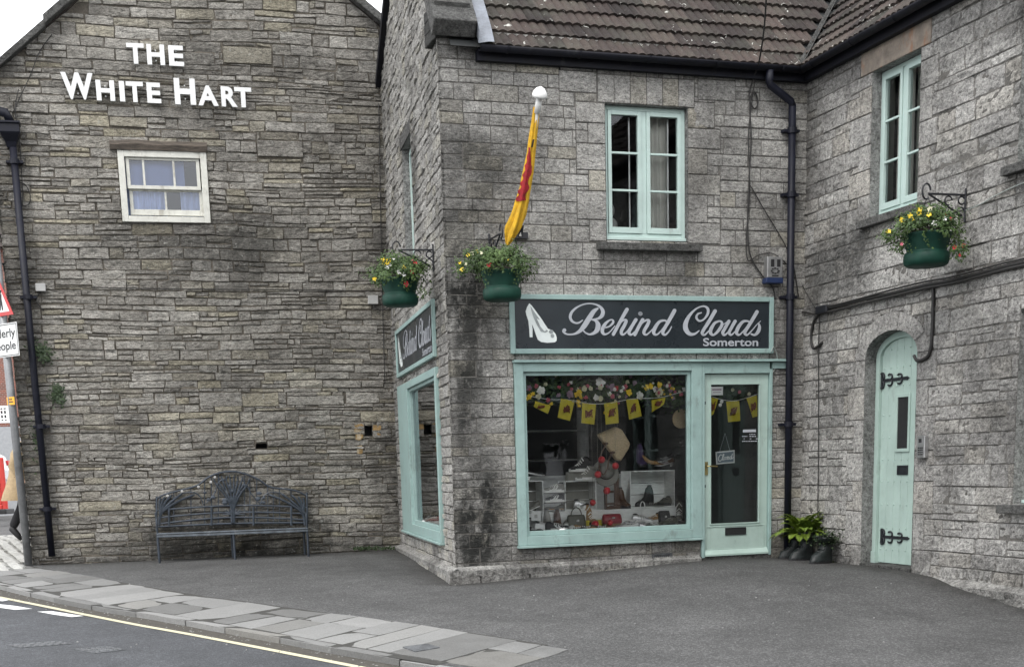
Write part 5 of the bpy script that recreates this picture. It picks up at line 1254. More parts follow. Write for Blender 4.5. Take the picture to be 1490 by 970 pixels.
def basket(F, s, hook_t, d, rimpx, flowers, seed, label, r=.205, trail=.5, lean=(0, 0)):
    rg = random.Random(seed); Q = F.P(s, 0, d); z = zat(Q, *rimpx); c_ = Vector((Q.x, Q.y, z)); rt = thing('hanging_basket', label, 'hanging basket', c_ - Vector((0, 0, .3)), 'hanging flower baskets')
    m_ = MB(); m_.lathe(c_, [(.02, -.285), (r*.80, -.282), (r*.93, -.265), (r*.985, -.23), (r*.985, -.185), (r*.93, -.158), (r*.85, -.150), (r*.86, -.140), (r*.93, -.09), (r*1.02, -.02), (r*1.07, .0), (r*1.06, .012), (r*.97, .012), (r*.9, -.04), (.02, -.05)], 32); m_.build('bowl', M['bowl'], rt, smooth=True)
    m_ = MB()
    for k in range(3): a = 2.09*k+.6; m_.tube([c_+Vector((r*math.cos(a), r*math.sin(a), .0)), F.P(s, hook_t-.03, d)], .003, 5)
    m_.build('hanging_chain', M['iron'], rt)
    fo = MB()
    def leaf(p, nrm, L_, w_, tone):
        nrm = nrm.normalized(); up = Vector((rg.gauss(0, 1), rg.gauss(0, 1), rg.gauss(-.4, .8))); t_ = (up - nrm*up.dot(nrm)).normalized(); b_ = nrm.cross(t_); k_ = rg.uniform(-.3, .3)*L_
        fo.add([p, p+t_*L_*.35+b_*w_, p+t_*L_+nrm*k_, p+t_*L_*.35-b_*w_, p+t_*L_*.4+nrm*(k_*.3+.006)], [(0, 1, 4), (1, 2, 4), (2, 3, 4), (3, 0, 4)], (tone, 0, 0, 1))
    hubs = [(rg.uniform(0, 6.28), rg.uniform(.35, 1.0)) for _ in range(62)]
    for a, h in hubs:
        rr = r*rg.uniform(.4, 1.72); cc = c_ + Vector((rr*math.cos(a), rr*math.sin(a), .03+h*.19*(1.40-rr/r*.5)))
        if rr > r*1.02: cc.z -= rg.uniform(0, .13)*trail*2
        tn = rg.random()
        for _ in range(38):
            o = Vector((rg.gauss(0, .042), rg.gauss(0, .042), rg.gauss(0, .032))); leaf(cc+o, o+Vector((math.cos(a)*.05, math.sin(a)*.05, .05)), rg.uniform(.022, .048), rg.uniform(.007, .014), min(1, max(0, tn*.6+rg.uniform(0, .5))))
    for _ in range(int(10*trail*2)):
        a = rg.uniform(0, 6.28); p = c_ + Vector((r*1.08*math.cos(a), r*1.08*math.sin(a), .03)); L_ = rg.uniform(.05, .24)*(trail+.4)
        for k in range(int(L_/.012)):
            q_ = p + Vector((math.cos(a)*.03*math.sin(k*.3), math.sin(a)*.03, -k*.012)); leaf(q_+Vector((rg.gauss(0, .015), rg.gauss(0, .015), 0)), Vector((math.cos(a), math.sin(a), .3)), rg.uniform(.02, .035), .009, rg.random()*.8)
    for _ in range(22):
        a = rg.uniform(0, 6.28); p = c_ + Vector((r*.7*math.cos(a), r*.7*math.sin(a), .10)); e = p + Vector((math.cos(a)*.20, math.sin(a)*.20, rg.uniform(.0, .14)))
        for k in range(7):
            q_ = p.lerp(e, k/6); leaf(q_, Vector((math.cos(a), math.sin(a), 1)), .024, .006, rg.uniform(.5, 1))
    fo.build('foliage', M['leaf'], rt)
    m_ = MB(); m_.lathe(c_, [(.02, -.03), (r*.95, -.02), (r*.8, .03), (.02, .07)], 14); m_.build('soil', M['soil'], rt)
    cd_ = c_.length; fo = MB()
    for (u_, v_, colr, rad) in flowers:
        rv_ = ray(u_, v_).normalized(); rad = rad*.82; dist = cd_ - r*rg.uniform(.95, 1.35); p = rv_*dist
        for _ in range(26): o = Vector((rg.gauss(0, .032), rg.gauss(0, .032), rg.gauss(-.012, .028))); leaf(p+rv_*.02+o, -rv_+o*8, rg.uniform(.022, .042), rg.uniform(.007, .012), rg.random()*.8)
        nrm = (-rv_ + Vector((rg.uniform(-.3, .3), 0, rg.uniform(0, .5)))).normalized()
        t_ = nrm.orthogonal().normalized(); b_ = nrm.cross(t_); f_ = MB(); ph = rg.uniform(0, 1)
        for k in range(5):
            a = ph+k*1.2566; dr_ = t_*math.cos(a)+b_*math.sin(a); sd = t_*-math.sin(a)+b_*math.cos(a)
            f_.add([p, p+dr_*rad*.6+sd*rad*.42, p+dr_*rad*1.02+sd*rad*.2+nrm*.004, p+dr_*rad*1.02-sd*rad*.2+nrm*.004, p+dr_*rad*.6-sd*rad*.42], [(0, 1, 2, 3, 4)])
        f_.build('flower', M[colr+'_petal'], rt)
    fo.build('foliage', M['leaf'], rt)
    return rt
sA = FA.px(712, 372)[0]; tAt = FA.px(712, 352)[1]; tAb = FA.px(712, 385)[1]
bracket(FA, sA, tAt+.02, tAb, .42, 'end-on black iron bracket behind the middle basket, near the corner')
basket(FA, sA+.0, tAt+.02, .40, (713, 397), [(711, 385, 'red', .034), (672, 392, 'yellow', .03), (667, 393, 'cream', .022), (687, 368, 'cream', .026), (681, 371, 'yellow', .026), (693, 366, 'yellow', .024), (700, 368, 'cream', .022), (678, 384, 'cream', .022), (669, 382, 'yellow', .02), (740, 378, 'yellow', .014)], 71, 'mostly green hanging basket with one red flower, between the flag and the corner', r=.205)
sC = FC.px(632, 375)[0]; tCt = FC.px(632, 363)[1]; tCb = FC.px(633, 390)[1]
bracket(FC, sC, tCt, tCb, .42, 'black scroll bracket on the side gable wall over the left basket')
basket(FC, sC, tCt, .40, (588, 407), [(561, 382, 'yellow', .05), (566, 379, 'yellow', .03), (587, 388, 'yellow', .038), (545, 406, 'yellow', .032), (557, 377, 'yellow', .026), (568, 385, 'white', .025), (563, 389, 'white', .028), (581, 395, 'white', .036), (588, 399, 'white', .03), (573, 376, 'white', .018), (591, 413, 'red', .038), (599, 396, 'red', .03), (604, 382, 'red', .028), (616, 425, 'white', .014), (600, 378, 'pink', .014)], 72, 'left hanging basket with yellow and white flowers, on the side gable wall', r=.205, trail=.4)
sB = FB.px(1406, 300)[0]; tBt = FB.px(1406, 284)[1]; tBb = FB.px(1406, 318)[1]
bracket(FB, sB, tBt, tBb, .44, 'black scroll bracket right of the basket on the wing wall')
basket(FB, sB, tBt, .42, (1351, 342), [(1313, 320, 'yellow', .036), (1324, 314, 'yellow', .03), (1328, 318, 'yellow', .026), (1337, 310, 'yellow', .034), (1339, 304, 'yellow', .026), (1353, 304, 'cream', .03), (1352, 312, 'yellow', .03), (1293, 337, 'yellow', .028), (1336, 322, 'white', .03), (1360, 325, 'white', .034), (1375, 318, 'white', .024), (1389, 360, 'red', .026), (1402, 357, 'red', .022), (1375, 313, 'red', .022), (1383, 318, 'red', .02), (1397, 371, 'red', .02), (1312, 355, 'pink', .02)], 73, 'right hanging basket with yellow and white flowers, above the arched door', r=.215, trail=.75)

# ================================================================== BENCH
bd_ = .10; sf = .56
bs0 = FD.px(228, 775, sf)[0]; bs1 = FD.px(448, 770, sf)[0]; bst = FD.px(340, 772, sf)[1]
bench = thing('metal_bench', 'blue grey ornamental metal bench with arched back against the pub wall', 'bench', FD.P((bs0+bs1)/2, -1.19, .3))
m_ = MB()
for k in range(6): dd = sf-.02-k*.075; m_.box(FD, bs0, bs1, bst-.012-.004*k, bst+.008-.004*k, dd-.026, dd+.026)
m_.box(FD, bs0, bs1, bst-.05, bst-.022, sf-.012, sf+.012); m_.build('seat', plain('lighter_seat_steel', (.13, .15, .17), .4, .3, var=.4, scale=10, dirt=((.35, .36, .36), .60, .6)), bench, bevel=.004)  # seat in a lighter grey than the rest of the bench
for s in (bs0+.01, (bs0+bs1)/2, bs1-.01):
    for dd in (sf-.01, .13):
        g_ = FD.P(s, 0, dd); m_ = MB(); m_.tube([FD.P(s, G(g_.x, g_.y)-.01, dd), FD.P(s, bst-.01, dd)], .017, 8); m_.build('leg', M['bench'], bench)
    if s < bs0+.1 or s > bs1-.1:
        m_ = MB(); m_.tube(bez([FD.P(s, bst-.01, sf-.01), FD.P(s, bst+.17, sf+.0), FD.P(s, bst+.21, sf-.06), FD.P(s, bst+.22, .3), FD.P(s, bst+.27, .1)], 5), .014, 8)
        m_.tube([FD.P(s, bst-.06, sf), FD.P(s, bst-.06, .12)], .012, 8); m_.build('arm_rest', M['bench'], bench)
def bk_(u_, v_, o=0):
    s, t = FD.px(u_, v_, bd_); return FD.P(s, t, bd_+.0-(t-bst)*.08+o)
m_ = MB(); trp = [(228, 725), (240, 719), (262, 713), (287, 706), (302, 695), (318, 688), (340, 685.5), (360, 690), (378, 698), (393, 708), (415, 711), (432, 714), (447, 721)]
m_.tube(bez([bk_(*p) for p in trp], 5), .014, 8); m_.tube([bk_(228, 772), bk_(228, 722)], .015, 8); m_.tube([bk_(447, 766), bk_(447, 716)], .015, 8); m_.build('back_frame', M['bench'], bench)
for pts in ([(228, 742), (282, 738), (339, 735), (392, 735.5), (447, 738)], [(228, 753), (282, 748), (332, 745), (390, 745), (447, 747)], [(228, 762), (282, 756), (332, 752.5), (390, 753), (447, 756)], [(228, 766), (340, 761), (447, 760)]):
    m_ = MB(); m_.tube(bez([bk_(*p) for p in pts], 4), .0135, 8); m_.build('back_rail', M['bench'], bench)
import bisect
def topy(x): 
    for (x0, y0), (x1, y1) in zip(trp[:-1], trp[1:]):
        if x0 <= x <= x1: return y0+(y1-y0)*(x-x0)/(x1-x0)
    return 720
for x_ in (246, 253, 278, 298, 308, 318, 356, 364, 374, 390, 398, 407, 424):
    m_ = MB(); m_.tube([bk_(x_, 762, -.004), bk_(x_, topy(x_)+1, -.004)], .008, 6); m_.build('back_bar', M['bench'], bench)
for x_ in (246, 308, 369, 424):
    m_ = MB(); a_ = bk_(x_, 764, .006); b_ = bk_(x_, 737, .006); m_.tube([a_, b_], .017, 6); m_.build('back_post', M['bench'], bench)
m_ = MB()
for e, r1 in (((316, 694), .016), ((327, 691), .02), ((338, 690), .02), ((349, 692), .02), ((358, 696), .018)):
    for o in (-2.2, 2.2): m_.tube(bez([bk_(339+o*.6, 760, .01), bk_(339+o*.5, 742, .01), bk_((339+e[0])/2+o+(e[0]-339)*-.15, 722, .01), bk_(e[0]+o*1.2, e[1]+8, .01), bk_(e[0]+o*2, e[1]+1, .01)], 4), [.02]*4+[.018]*4+[.015]*4+[.011]*4+[.006], 6)
for k in range(9): a = -1.9+.48*k; m_.tube([bk_(339, 748, .012), bk_(339+16*math.sin(a*.8), 748-9*math.cos(a*.8), .012)], [.014, .006], 6)
rb_ = random.Random(2)
for _ in range(20):
    x_ = rb_.uniform(296, 384); y_ = rb_.uniform(topy(x_)+5, 732); m_.ball(bk_(x_, y_, .012), rb_.uniform(.022, .045), 7, 4, (1, .25, .7))
m_.tube(bez([bk_(300, 732, .01), bk_(312, 718, .01), bk_(318, 702, .01), bk_(326, 696, .01)], 4), .009, 6); m_.tube(bez([bk_(378, 732, .01), bk_(366, 718, .01), bk_(360, 706, .01)], 4), .009, 6)
m_.build('tree_ornament', M['bench'], bench)
for sg, x0 in ((1, 230), (-1, 445)):
    m_ = MB()
    for k, (dx, ty, sag) in enumerate(((4, 724, 0), (11, 722, 2), (20, 720, 5), (36, 717, 9), (54, 719, 14))):
        m_.tube(bez([bk_(x0+sg*1, 764, .008), bk_(x0+sg*(3+sag*.2), 745, .008), bk_(x0+sg*(dx*.55), 731-k*.5, .008), bk_(x0+sg*dx, ty, .008)], 4), [.02]*8+[.018]*4+[.008], 6)
    m_.tube(bez([bk_(x0+sg*36, 717, .008), bk_(x0+sg*52, 716, .008), bk_(x0+sg*62, 723, .008), bk_(x0+sg*66, 735, .008)], 4), .009, 6)
    m_.box(FD, 0, 0, 0, 0, 0, 0) if False else None
    m_.build('reed_ornament', M['bench'], bench)
m_ = MB()
for p in ((313, 694), (307, 701), (289, 708), (265, 714.5), (244, 721)): m_.ball(bk_(*p, .02), .022, 8, 5, (1, .4, .9))
m_.build('flower_boss', M['box_grey'], bench)

# ================================================================== WALL PLANTS
def ivy(F, spots, seed, label, name='wall_ivy'):
    rg = random.Random(seed); m_ = MB()
    for (u_, v_, su, sv, n_) in spots:
        for _ in range(n_):
            s, t = F.px(u_+rg.gauss(0, su), v_+rg.gauss(0, sv)); c_ = F.P(s, t, rg.uniform(.02, .10)); a = rg.uniform(0, 6.28); L_ = rg.uniform(.02, .045)
            t_ = F.S*math.cos(a)+F.Z*math.sin(a)+F.N*rg.uniform(-.3, .5); b_ = (F.Z*math.cos(a)-F.S*math.sin(a))*.5
            m_.add([c_-t_*L_*.5, c_+b_*L_*.6, c_+t_*L_*.6, c_-b_*L_*.6], [(0, 1, 2, 3)], (rg.random(), 0, 0, 1))
    return tag(m_.build(name, M['leaf_dark'], loc=F.W(spots[0][0], spots[0][1])), label, 'wall plant', 'small plants growing from the pub wall')
ivy(FD, [(62, 512, 6, 6, 200), (52, 505, 5, 5, 80), (66, 522, 5, 4, 90)], 1, 'upper dark ivy tuft spreading just right of the left downpipe')
ivy(FD, [(83, 566, 4, 4, 120), (84, 577, 5, 5, 160), (90, 583, 3, 4, 60)], 2, 'lower dark ivy tuft on the pub wall, farther right from the downpipe')
ivy(FD, [(52, 640, 4, 14, 70)], 4, 'thin straggly growth between the road sign pole and the downpipe')
ivy(FD, [(530, 797, 10, 1.5, 90), (560, 797, 8, 1.2, 60)], 3, 'low green weeds at the foot of the pub wall near the shop corner')

# ================================================================== BOOT PLANTERS AND FERN
def boot(c, yaw, h, label, seed, mat='boot'):
    rg = random.Random(seed); rt = thing('boot_planter', label, 'boot planter', c, 'boot planters by the drainpipe'); cy, sy = math.cos(yaw), math.sin(yaw)
    def P(x, y, z): return Vector((c[0]+x*cy-y*sy, c[1]+x*sy+y*cy, c[2]+z))
    m_ = MB(); K_ = 20; prof = [(0, .0, .105, .05), (.02, 0, .11, .055), (.05, .0, .115, .056)]
    rows_ = []
    # foot: sections along height; centre offset x, half length, half width
    for z, cx, hl, hw in ((.0, .06, .16, .062), (.035, .06, .162, .064), (.05, .055, .155, .06), (.09, .045, .145, .06), (.12, .02, .115, .058), (.15, -.005, .09, .06), (.19, -.02, .075, .064), (.26, -.022, .078, .068), (h*.8, -.02, .088, .078), (h, -.018, .098, .088), (h+.012, -.018, .10, .09), (h+.012, -.018, .085, .075), (h-.05, -.018, .08, .07)):
        rows_.append([P(cx+hl*math.copysign(abs(math.cos(a))**.8, math.cos(a))*(1.0), hw*math.copysign(abs(math.sin(a))**.85, math.sin(a))*(1 if math.cos(a) < .6 else 1), z+.016*noise.noise(Vector((a*1.6, z*26, seed)))) for a in np.linspace(0, 2*math.pi, K_+1)[:-1]])
    m_.add([p for r in rows_ for p in r], [(i*K_+k, i*K_+(k+1) % K_, (i+1)*K_+(k+1) % K_, (i+1)*K_+k) for i in range(len(rows_)-1) for k in range(K_)] + [tuple(range(K_-1, -1, -1)), tuple((len(rows_)-1)*K_+k for k in range(K_))])
    m_.build('boot_body', M[mat], rt, smooth=True)
    m_ = MB(); m_.add([P(.06+(.172)*math.cos(a), .07*math.sin(a), z) for z in (-.004, .022) for a in np.linspace(0, 2*math.pi, 21)[:-1]], [(k, (k+1) % 20, 20+(k+1) % 20, 20+k) for k in range(20)] + [tuple(range(19, -1, -1)), tuple(20+k for k in range(20))]); m_.build('sole', M['black'], rt)
    m_ = MB()
    for k in range(6):
        z = .12+.035*k; x_ = .10-.015*k-(.03 if k > 1 else 0); m_.tube([P(x_-.02, -.05, z), P(x_+.015-.01*k, 0, z+.02), P(x_-.02, .05, z)], .006, 6)
    m_.tube(bez([P(.05, 0, .30), P(.10, .03, .31), P(.11, .02, .27)], 4), .006, 6); m_.tube(bez([P(.05, 0, .30), P(.10, -.04, .30), P(.09, -.05, .26)], 4), .006, 6); m_.build('lace', M['boot'], rt)
    return rt
pB = []
for (F_, u_, v_, d_, yw, h_, lb, sd) in ((FA, 1158, 800, .17, -2.9, .29, 'left dark boot planter, close to the downpipe under the fern', 1), (FA, 1172, 810, .36, -2.75, .31, 'middle boot planter in front with its toe pointing left, under the fern', 2), (FB, 1200, 812, .17, -2.6, .28, 'right boot planter with curly dark planting, beside the stone wing', 3)):
    s_, t_ = F_.px(u_, v_, d_); c_ = F_.P(s_, 0, d_); c_.z = G(c_.x, c_.y); pB.append(c_); boot(c_, yw, h_, lb, sd)
rg = random.Random(77)
def fern(c, n_, Lr, seed, label, name='fern', mat='fern', cat='fern', up=.5, w_=.035):
    rg = random.Random(seed); m_ = MB()
    for i in range(n_):
        a = 6.283*i/n_+rg.uniform(-.3, .3); L_ = rg.uniform(*Lr); el = rg.uniform(.25, 1.25); n2 = 26; p = Vector(c)+Vector((rg.gauss(0, .02), rg.gauss(0, .02), 0)); pts = []
        dirh = Vector((math.cos(a), math.sin(a), 0))
        for k in range(n2+1):
            f = k/n2; e_ = el-1.35*f*f-.1; p = p+(dirh*math.cos(e_)+Vector((0, 0, 1))*math.sin(e_))*(L_/n2); pts.append(p.copy())
        side = Vector((-math.sin(a), math.cos(a), 0)); tn = rg.random()
        m_.tube(pts, [.004*(1-k/n2)+.001 for k in range(n2+1)], 4, False, (tn, 0, 0, 1))
        for k in range(2, n2):
            f = k/n2; wd = w_*math.sin(math.pi*min(1, f*1.05+.08))**.7*1.35; t_ = (pts[k+1]-pts[k-1]).normalized(); up_ = side.cross(t_)
            for sg in (-1, 1):
                for h_ in (0, .5):
                    q = pts[k].lerp(pts[min(k+1, n2)], h_); tip = q+side*sg*wd+t_*wd*.45-up_*wd*.2*abs(rg.gauss(0, 1)); col = (min(1, max(0, tn*.6+.4*f+rg.uniform(-.1, .15))), 0, 0, 1)
                    m_.add([q-t_*L_/n2*.18, q+side*sg*wd*.5+t_*wd*.08-up_*.003, tip, q+side*sg*wd*.45+t_*wd*.36], [(0, 1, 2, 3)], col)
    return m_
fc = pB[0].lerp(pB[1], .55) + Vector((.05, .0, .30))
m_ = fern(fc+Vector((-.03, 0, -.02)), 48, (.30, .48), 5, '', w_=.044); f2 = fern(fc+Vector((.15, -.03, -.02)), 36, (.26, .42), 6, '', w_=.038); m_.add(f2.v, f2.f); m_.c[-len(f2.v):] = f2.c
tag(m_.build('fern', M['fern'], loc=fc), 'bright yellow-green fern growing out of the boot planters', 'fern')
m_ = MB(); c_ = pB[2]+Vector((.02, .0, .28)); rg = random.Random(4)
for _ in range(420):
    p = c_+Vector((rg.gauss(0, .075), rg.gauss(0, .06), rg.gauss(-.01, .045))); a = rg.uniform(0, 6.28); t_ = Vector((math.cos(a), math.sin(a), rg.uniform(-.6, .6)))*.022; b_ = Vector((-math.sin(a), math.cos(a), rg.uniform(-.5, .5)))*.012; m_.add([p-t_, p+b_, p+t_, p-b_], [(0, 1, 2, 3)], (rg.random(), 0, 0, 1))
tp_ = thing('trailing_plant', 'small curly dark green plant in the right boot planter', 'plant', c_); m_.build('foliage', M['leaf_dark'], tp_)
m_ = MB()
for _ in range(160):
    s = rg.uniform(.0, .9); t_ = abs(rg.gauss(0, .02)); q = FB.P(s, 0, .03+rg.random()*.05); z = G(q.x, q.y)
    a = rg.uniform(0, 6.28); b = Vector((math.cos(a), math.sin(a), .8))*.018; m_.add([Vector((q.x, q.y, z)), Vector((q.x, q.y, z))+b+Vector((.004, 0, 0)), Vector((q.x, q.y, z))+b*1.4], [(0, 1, 2)], (rg.random(), 0, 0, 1))
o = tag(m_.build('wall_foot_weeds', M['moss'], loc=FB.P(.4, -1.2, .05)), 'tiny weeds and moss along the foot of the wing wall', 'weeds'); o['kind'] = 'stuff'

# ================================================================== ROAD SIGN, PERSON, THINGS BEYOND THE CORNER
pp = FD.px(42, 823, .14); pb = FD.P(pp[0], 0, .14); pz = G(pb.x, pb.y)
post = thing('road_sign', 'grey post with warning triangle and elderly people plate at the left edge', 'road sign', (pb.x, pb.y, pz))
m_ = MB(); m_.tube([(pb.x, pb.y, pz-.05), (pb.x-.03, pb.y, 3.05)], .053, 16); m_.build('post', M['galv'], post, smooth=True)
Fs = Frame((pb.x, pb.y), (.78, -.62))
def zs(v, x=12): return zat(pb, x, v)
pt_, pb_ = zs(472, 26), zs(520, 26); hr_ = Fs.px(27, 495, .06)[0]; hl_ = Fs.px(-14, 495, .06)[0]; hw = (hr_-hl_)/2; hm = (hr_+hl_)/2
m_ = MB(); m_.box(Fs, hl_, hr_, pb_, pt_, .06, .068); m_.build('text_plate', M['letter_white'], post, bevel=.003)
m_ = MB(); framebox(m_, Fs, (hl_+.012, hr_-.012, pb_+.012, pt_-.012), .010, .0685, .0695); H_ = pt_-pb_
put_text(m_, Fs, 'Elderly', (hm-hw*.86, hm+hw*.86, pb_+H_*.50, pb_+H_*.84), .0700, .0700, .012); put_text(m_, Fs, 'people', (hm-hw*.82, hm+hw*.82, pb_+H_*.13, pb_+H_*.46), .0702, .0702, .012); m_.build('plate_lettering', M['black'], post)
tb0 = zs(461, 18); S_ = .33; TX = Fs.px(20.5, 459, .06)[0]-S_
tri = [(TX-S_, tb0), (TX+S_, tb0), (TX, tb0+S_*1.74)]
m_ = MB(); m_.prism(Fs, tri, .06, .068); t_ = m_.build('triangle_plate', M['red'], post, bevel=.004)
m_ = MB(); cz = tb0+S_*.58; m_.prism(Fs, [(TX+(x-TX)*.74, cz+(y-cz)*.74) for x, y in tri], .0682, .0695); m_.build('triangle_face', M['letter_white'], t_)
m_ = MB()   # two stooped figures
for ox in (-.07, .07):
    m_.ball(Fs.P(TX+ox+.02, tb0+.31, .071), .022, 10, 6, (1, .1, 1)); m_.add([Fs.P(TX+ox+a*.62, tb0+b*.62, .0715+.0003*(ox > 0)) for a, b in ((-.05, .28), (-.045, .40), (-.0, .47), (.05, .45), (.04, .36), (.05, .27), (.06, .12), (.02, .12), (.0, .24), (-.04, .12), (-.08, .12))], [tuple(range(10, -1, -1))])
m_.build('figure_symbol', M['black'], t_)
st_ = (zs(589, 20), zs(577.5, 20)); m_ = MB(); m_.box(Fs, -.05, .13, st_[0], st_[1], .056, .060); k_ = m_.build('sticker', M['sticker'], post)
m_ = MB()
for a, b, y in ((-.02, .10, .3), (.0, .08, .62)): m_.box(Fs, a, b, st_[0]+(st_[1]-st_[0])*y, st_[0]+(st_[1]-st_[0])*(y+.14), .0602, .0612)
m_.build('sticker_print', M['black'], k_)
m_ = MB()
for v_ in (492, 452): z = zs(v_); m_.tube([(pb.x, pb.y, z-.02), (pb.x, pb.y, z+.02)], .062, 16); m_.box(Fs, -.05, .05, z-.018, z+.018, .0, .06)
m_.build('clamp', M['galv'], post)

def skin(name, nodes, edges, radii, mat, parent, sub=2):
    me = bpy.data.meshes.new(name); org = ORIG[parent.name]; me.from_pydata([tuple(Vector(n_)-org) for n_ in nodes], edges, []); o = bpy.data.objects.new(name, me); C.objects.link(o); o.parent = parent
    o.modifiers.new('skin', 'SKIN'); me.skin_vertices.new() if not me.skin_vertices else None
    for i, r in enumerate(radii): me.skin_vertices[0].data[i].radius = (r, r) if not isinstance(r, tuple) else r
    me.skin_vertices[0].data[0].use_root = True
    s_ = o.modifiers.new('sub', 'SUBSURF'); s_.levels = sub; s_.render_levels = sub; o.modifiers['skin'].use_smooth_shade = True; me.materials.append(mat); ORIG[o.name] = org; return o
# walker: behind the corner, going right, trailing leg and coat hem showing
pd = 23.0
def atd(u_, dist): 
    r = ray(u_, 780); k = dist/r.y; return Vector((r.x*k, r.y*k, 0))
base = atd(43, pd); gz = ray(26, 781).z*pd/ray(26, 781).y; hx = Vector((1, .05, 0)).normalized(); hy = Vector((-hx.y, hx.x, 0))
def PP(x, y, z): return base+hx*x+hy*y+Vector((0, 0, gz+z))
per = thing('person', 'person in a long tan coat and black trousers walking behind the pub corner', 'person', PP(0, 0, 0))
nd = [PP(0, 0, .93), PP(.02, 0, 1.12), PP(.04, 0, 1.34), PP(.06, 0, 1.48), PP(.08, 0, 1.56), PP(.10, 0, 1.66), PP(.10, 0, 1.74),
      PP(.02, -.10, .88), PP(.18, -.10, .50), PP(.12, -.10, .09), PP(.26, -.10, .04),
      PP(-.02, .10, .88), PP(-.10, .10, .50), PP(-.30, .10, .14), PP(-.22, .10, .03),
      PP(.03, -.19, 1.42), PP(-.10, -.24, 1.15), PP(.06, -.24, .93), PP(.12, -.24, .86), PP(.03, .19, 1.42), PP(.12, .24, 1.16), PP(.30, .22, 1.0), PP(.37, .22, .98)]
ed = [(0, 1), (1, 2), (2, 3), (3, 4), (4, 5), (5, 6), (0, 7), (7, 8), (8, 9), (9, 10), (0, 11), (11, 12), (12, 13), (13, 14), (3, 15), (15, 16), (16, 17), (17, 18), (3, 19), (19, 20), (20, 21), (21, 22)]
rad = [(.13, .1), (.12, .1), (.14, .1), .08, .05, .085, .07, .085, .065, .045, .04, .085, .065, .045, .04, .055, .045, .035, .035, .055, .045, .035, .035]
skin('body', nd, ed, rad, M['skin'], per)
skin('trousers', [nd[0]]+nd[7:10]+nd[11:14], [(0, 1), (1, 2), (2, 3), (0, 4), (4, 5), (5, 6)], [(.14, .12), .10, .085, .075, .10, .085, .075], M['trousers'], per)
for (a, b) in ((9, 10), (13, 14)):
    m_ = MB(); p0, p1 = nd[a], nd[b]; m_.tube([p0+(p1-p0)*-.3+Vector((0, 0, -.01)), p0, p1, p1+(p1-p0)*.7], [.045, .06, .05, .03], 10); m_.build('shoe', M['black'], per, smooth=True)
m_ = MB(); K_ = 22; rows_ = []
for z, cx, rx, ry in ((.60, -.15, .25, .22), (.70, -.12, .24, .22), (.80, -.08, .23, .21), (1.0, -.03, .20, .20), (1.2, .0, .19, .22), (1.36, .03, .19, .25), (1.46, .05, .15, .22), (1.52, .06, .09, .12), (1.55, .07, .07, .08)):
    rows_.append([PP(cx+rx*math.cos(a)*(1+.06*math.sin(5*a+z*3)), ry*math.sin(a), z-.05*math.cos(a+2.6)*(1 if z < .6 else 0)) for a in np.linspace(0, 2*math.pi, K_+1)[:-1]])
m_.add([p for r in rows_ for p in r], [(i*K_+k, i*K_+(k+1) % K_, (i+1)*K_+(k+1) % K_, (i+1)*K_+k) for i in range(len(rows_)-1) for k in range(K_)])
m_.tube([nd[15], nd[16], nd[17]], [.085, .07, .06], 10); m_.tube([nd[19], nd[20], nd[21]], [.085, .07, .06], 10); m_.build('coat', M['coat'], per, smooth=True)
m_ = MB(); m_.ball(PP(.085, 0, 1.69), .108, 14, 10, (1, .9, 1.12)); m_.build('hair', M['hair'], per, smooth=True)
# white building line, barrier, car far left
br_ = atd(-30, 33.5); bz = ray(5, 746).z*33.5/ray(5, 746).y
Fb = Frame((br_.x, br_.y), (1, .02)); bt = thing('plastic_barrier', 'red plastic road barrier at the left picture edge behind the post', 'barrier', (br_.x, br_.y, bz)); rx1 = Fb.px(8, 700)[0]; ztp = Fb.px(5, 665)[1]
m_ = MB(); framebox(m_, Fb, (rx1-1.9, rx1, bz+.08, ztp), .12, -.04, .04); m_.box(Fb, rx1-1.78, rx1-.12, bz+.2, ztp-.45, -.02, .02); m_.build('panel', M['red_plastic'], bt, bevel=.02)
for s in (rx1-1.6, rx1-.15): m_ = MB(); m_.box(Fb, s-.12, s+.2, bz-.02, bz+.1, -.3, .3); m_.build('foot', M['black'], bt, bevel=.02)
cd2 = 38.0; cr = atd(13, cd2); czb = ray(0, 716).z*cd2/ray(0, 716).y
Fk = Frame((cr.x, cr.y), (1, .0)); car = thing('parked_car', 'white car parked in front of the brick house, its right end showing', 'car', (cr.x-2, cr.y, czb)); Lc = 4.3
def carprof(y, sc_):
    return [(-Lc, .45), (-Lc+.05, .80), (-Lc+.9, .98), (-Lc+1.5, 1.42), (-Lc+2.2, 1.55), (-.9, 1.52), (-.35, 1.12), (-.06, .95), (0, .6), (-.03, .32), (-Lc+.1, .28)]
m_ = MB(); pr = carprof(0, 1); secs = [(-.82, .88), (-.70, .97), (-.4, 1.0), (.4, 1.0), (.70, .97), (.82, .88)]; n = len(pr)
vs = []
for d_, k_ in secs: vs += [Fk.P(x*k_ - Lc/2*(1-k_)*1.0, czb+.3+(z-.3)*k_ if z > 1 else czb+z, d_) for x, z in pr]
m_.add(vs, [(i*n+k, i*n+(k+1) % n, (i+1)*n+(k+1) % n, (i+1)*n+k) for i in range(5) for k in range(n)] + [tuple(range(n)), tuple(5*n+k for k in range(n-1, -1, -1))]); m_.build('body', M['car_paint'], car, bevel=.04)
m_ = MB()
for d_ in (-.83, .83): m_.prism(Fk, [(-Lc+1.05, czb+1.0), (-Lc+1.55, czb+1.36), (-Lc+2.2, czb+1.46), (-1.0, czb+1.42), (-.5, czb+1.05)], d_-.01*0-.005, d_+.005)
m_.add([Fk.P(-.32, czb+1.08, -.7), Fk.P(-.32, czb+1.08, .7), Fk.P(-.86, czb+1.47, .62), Fk.P(-.86, czb+1.47, -.62)], [(0, 1, 2, 3)]); m_.build('window', M['black'], car)
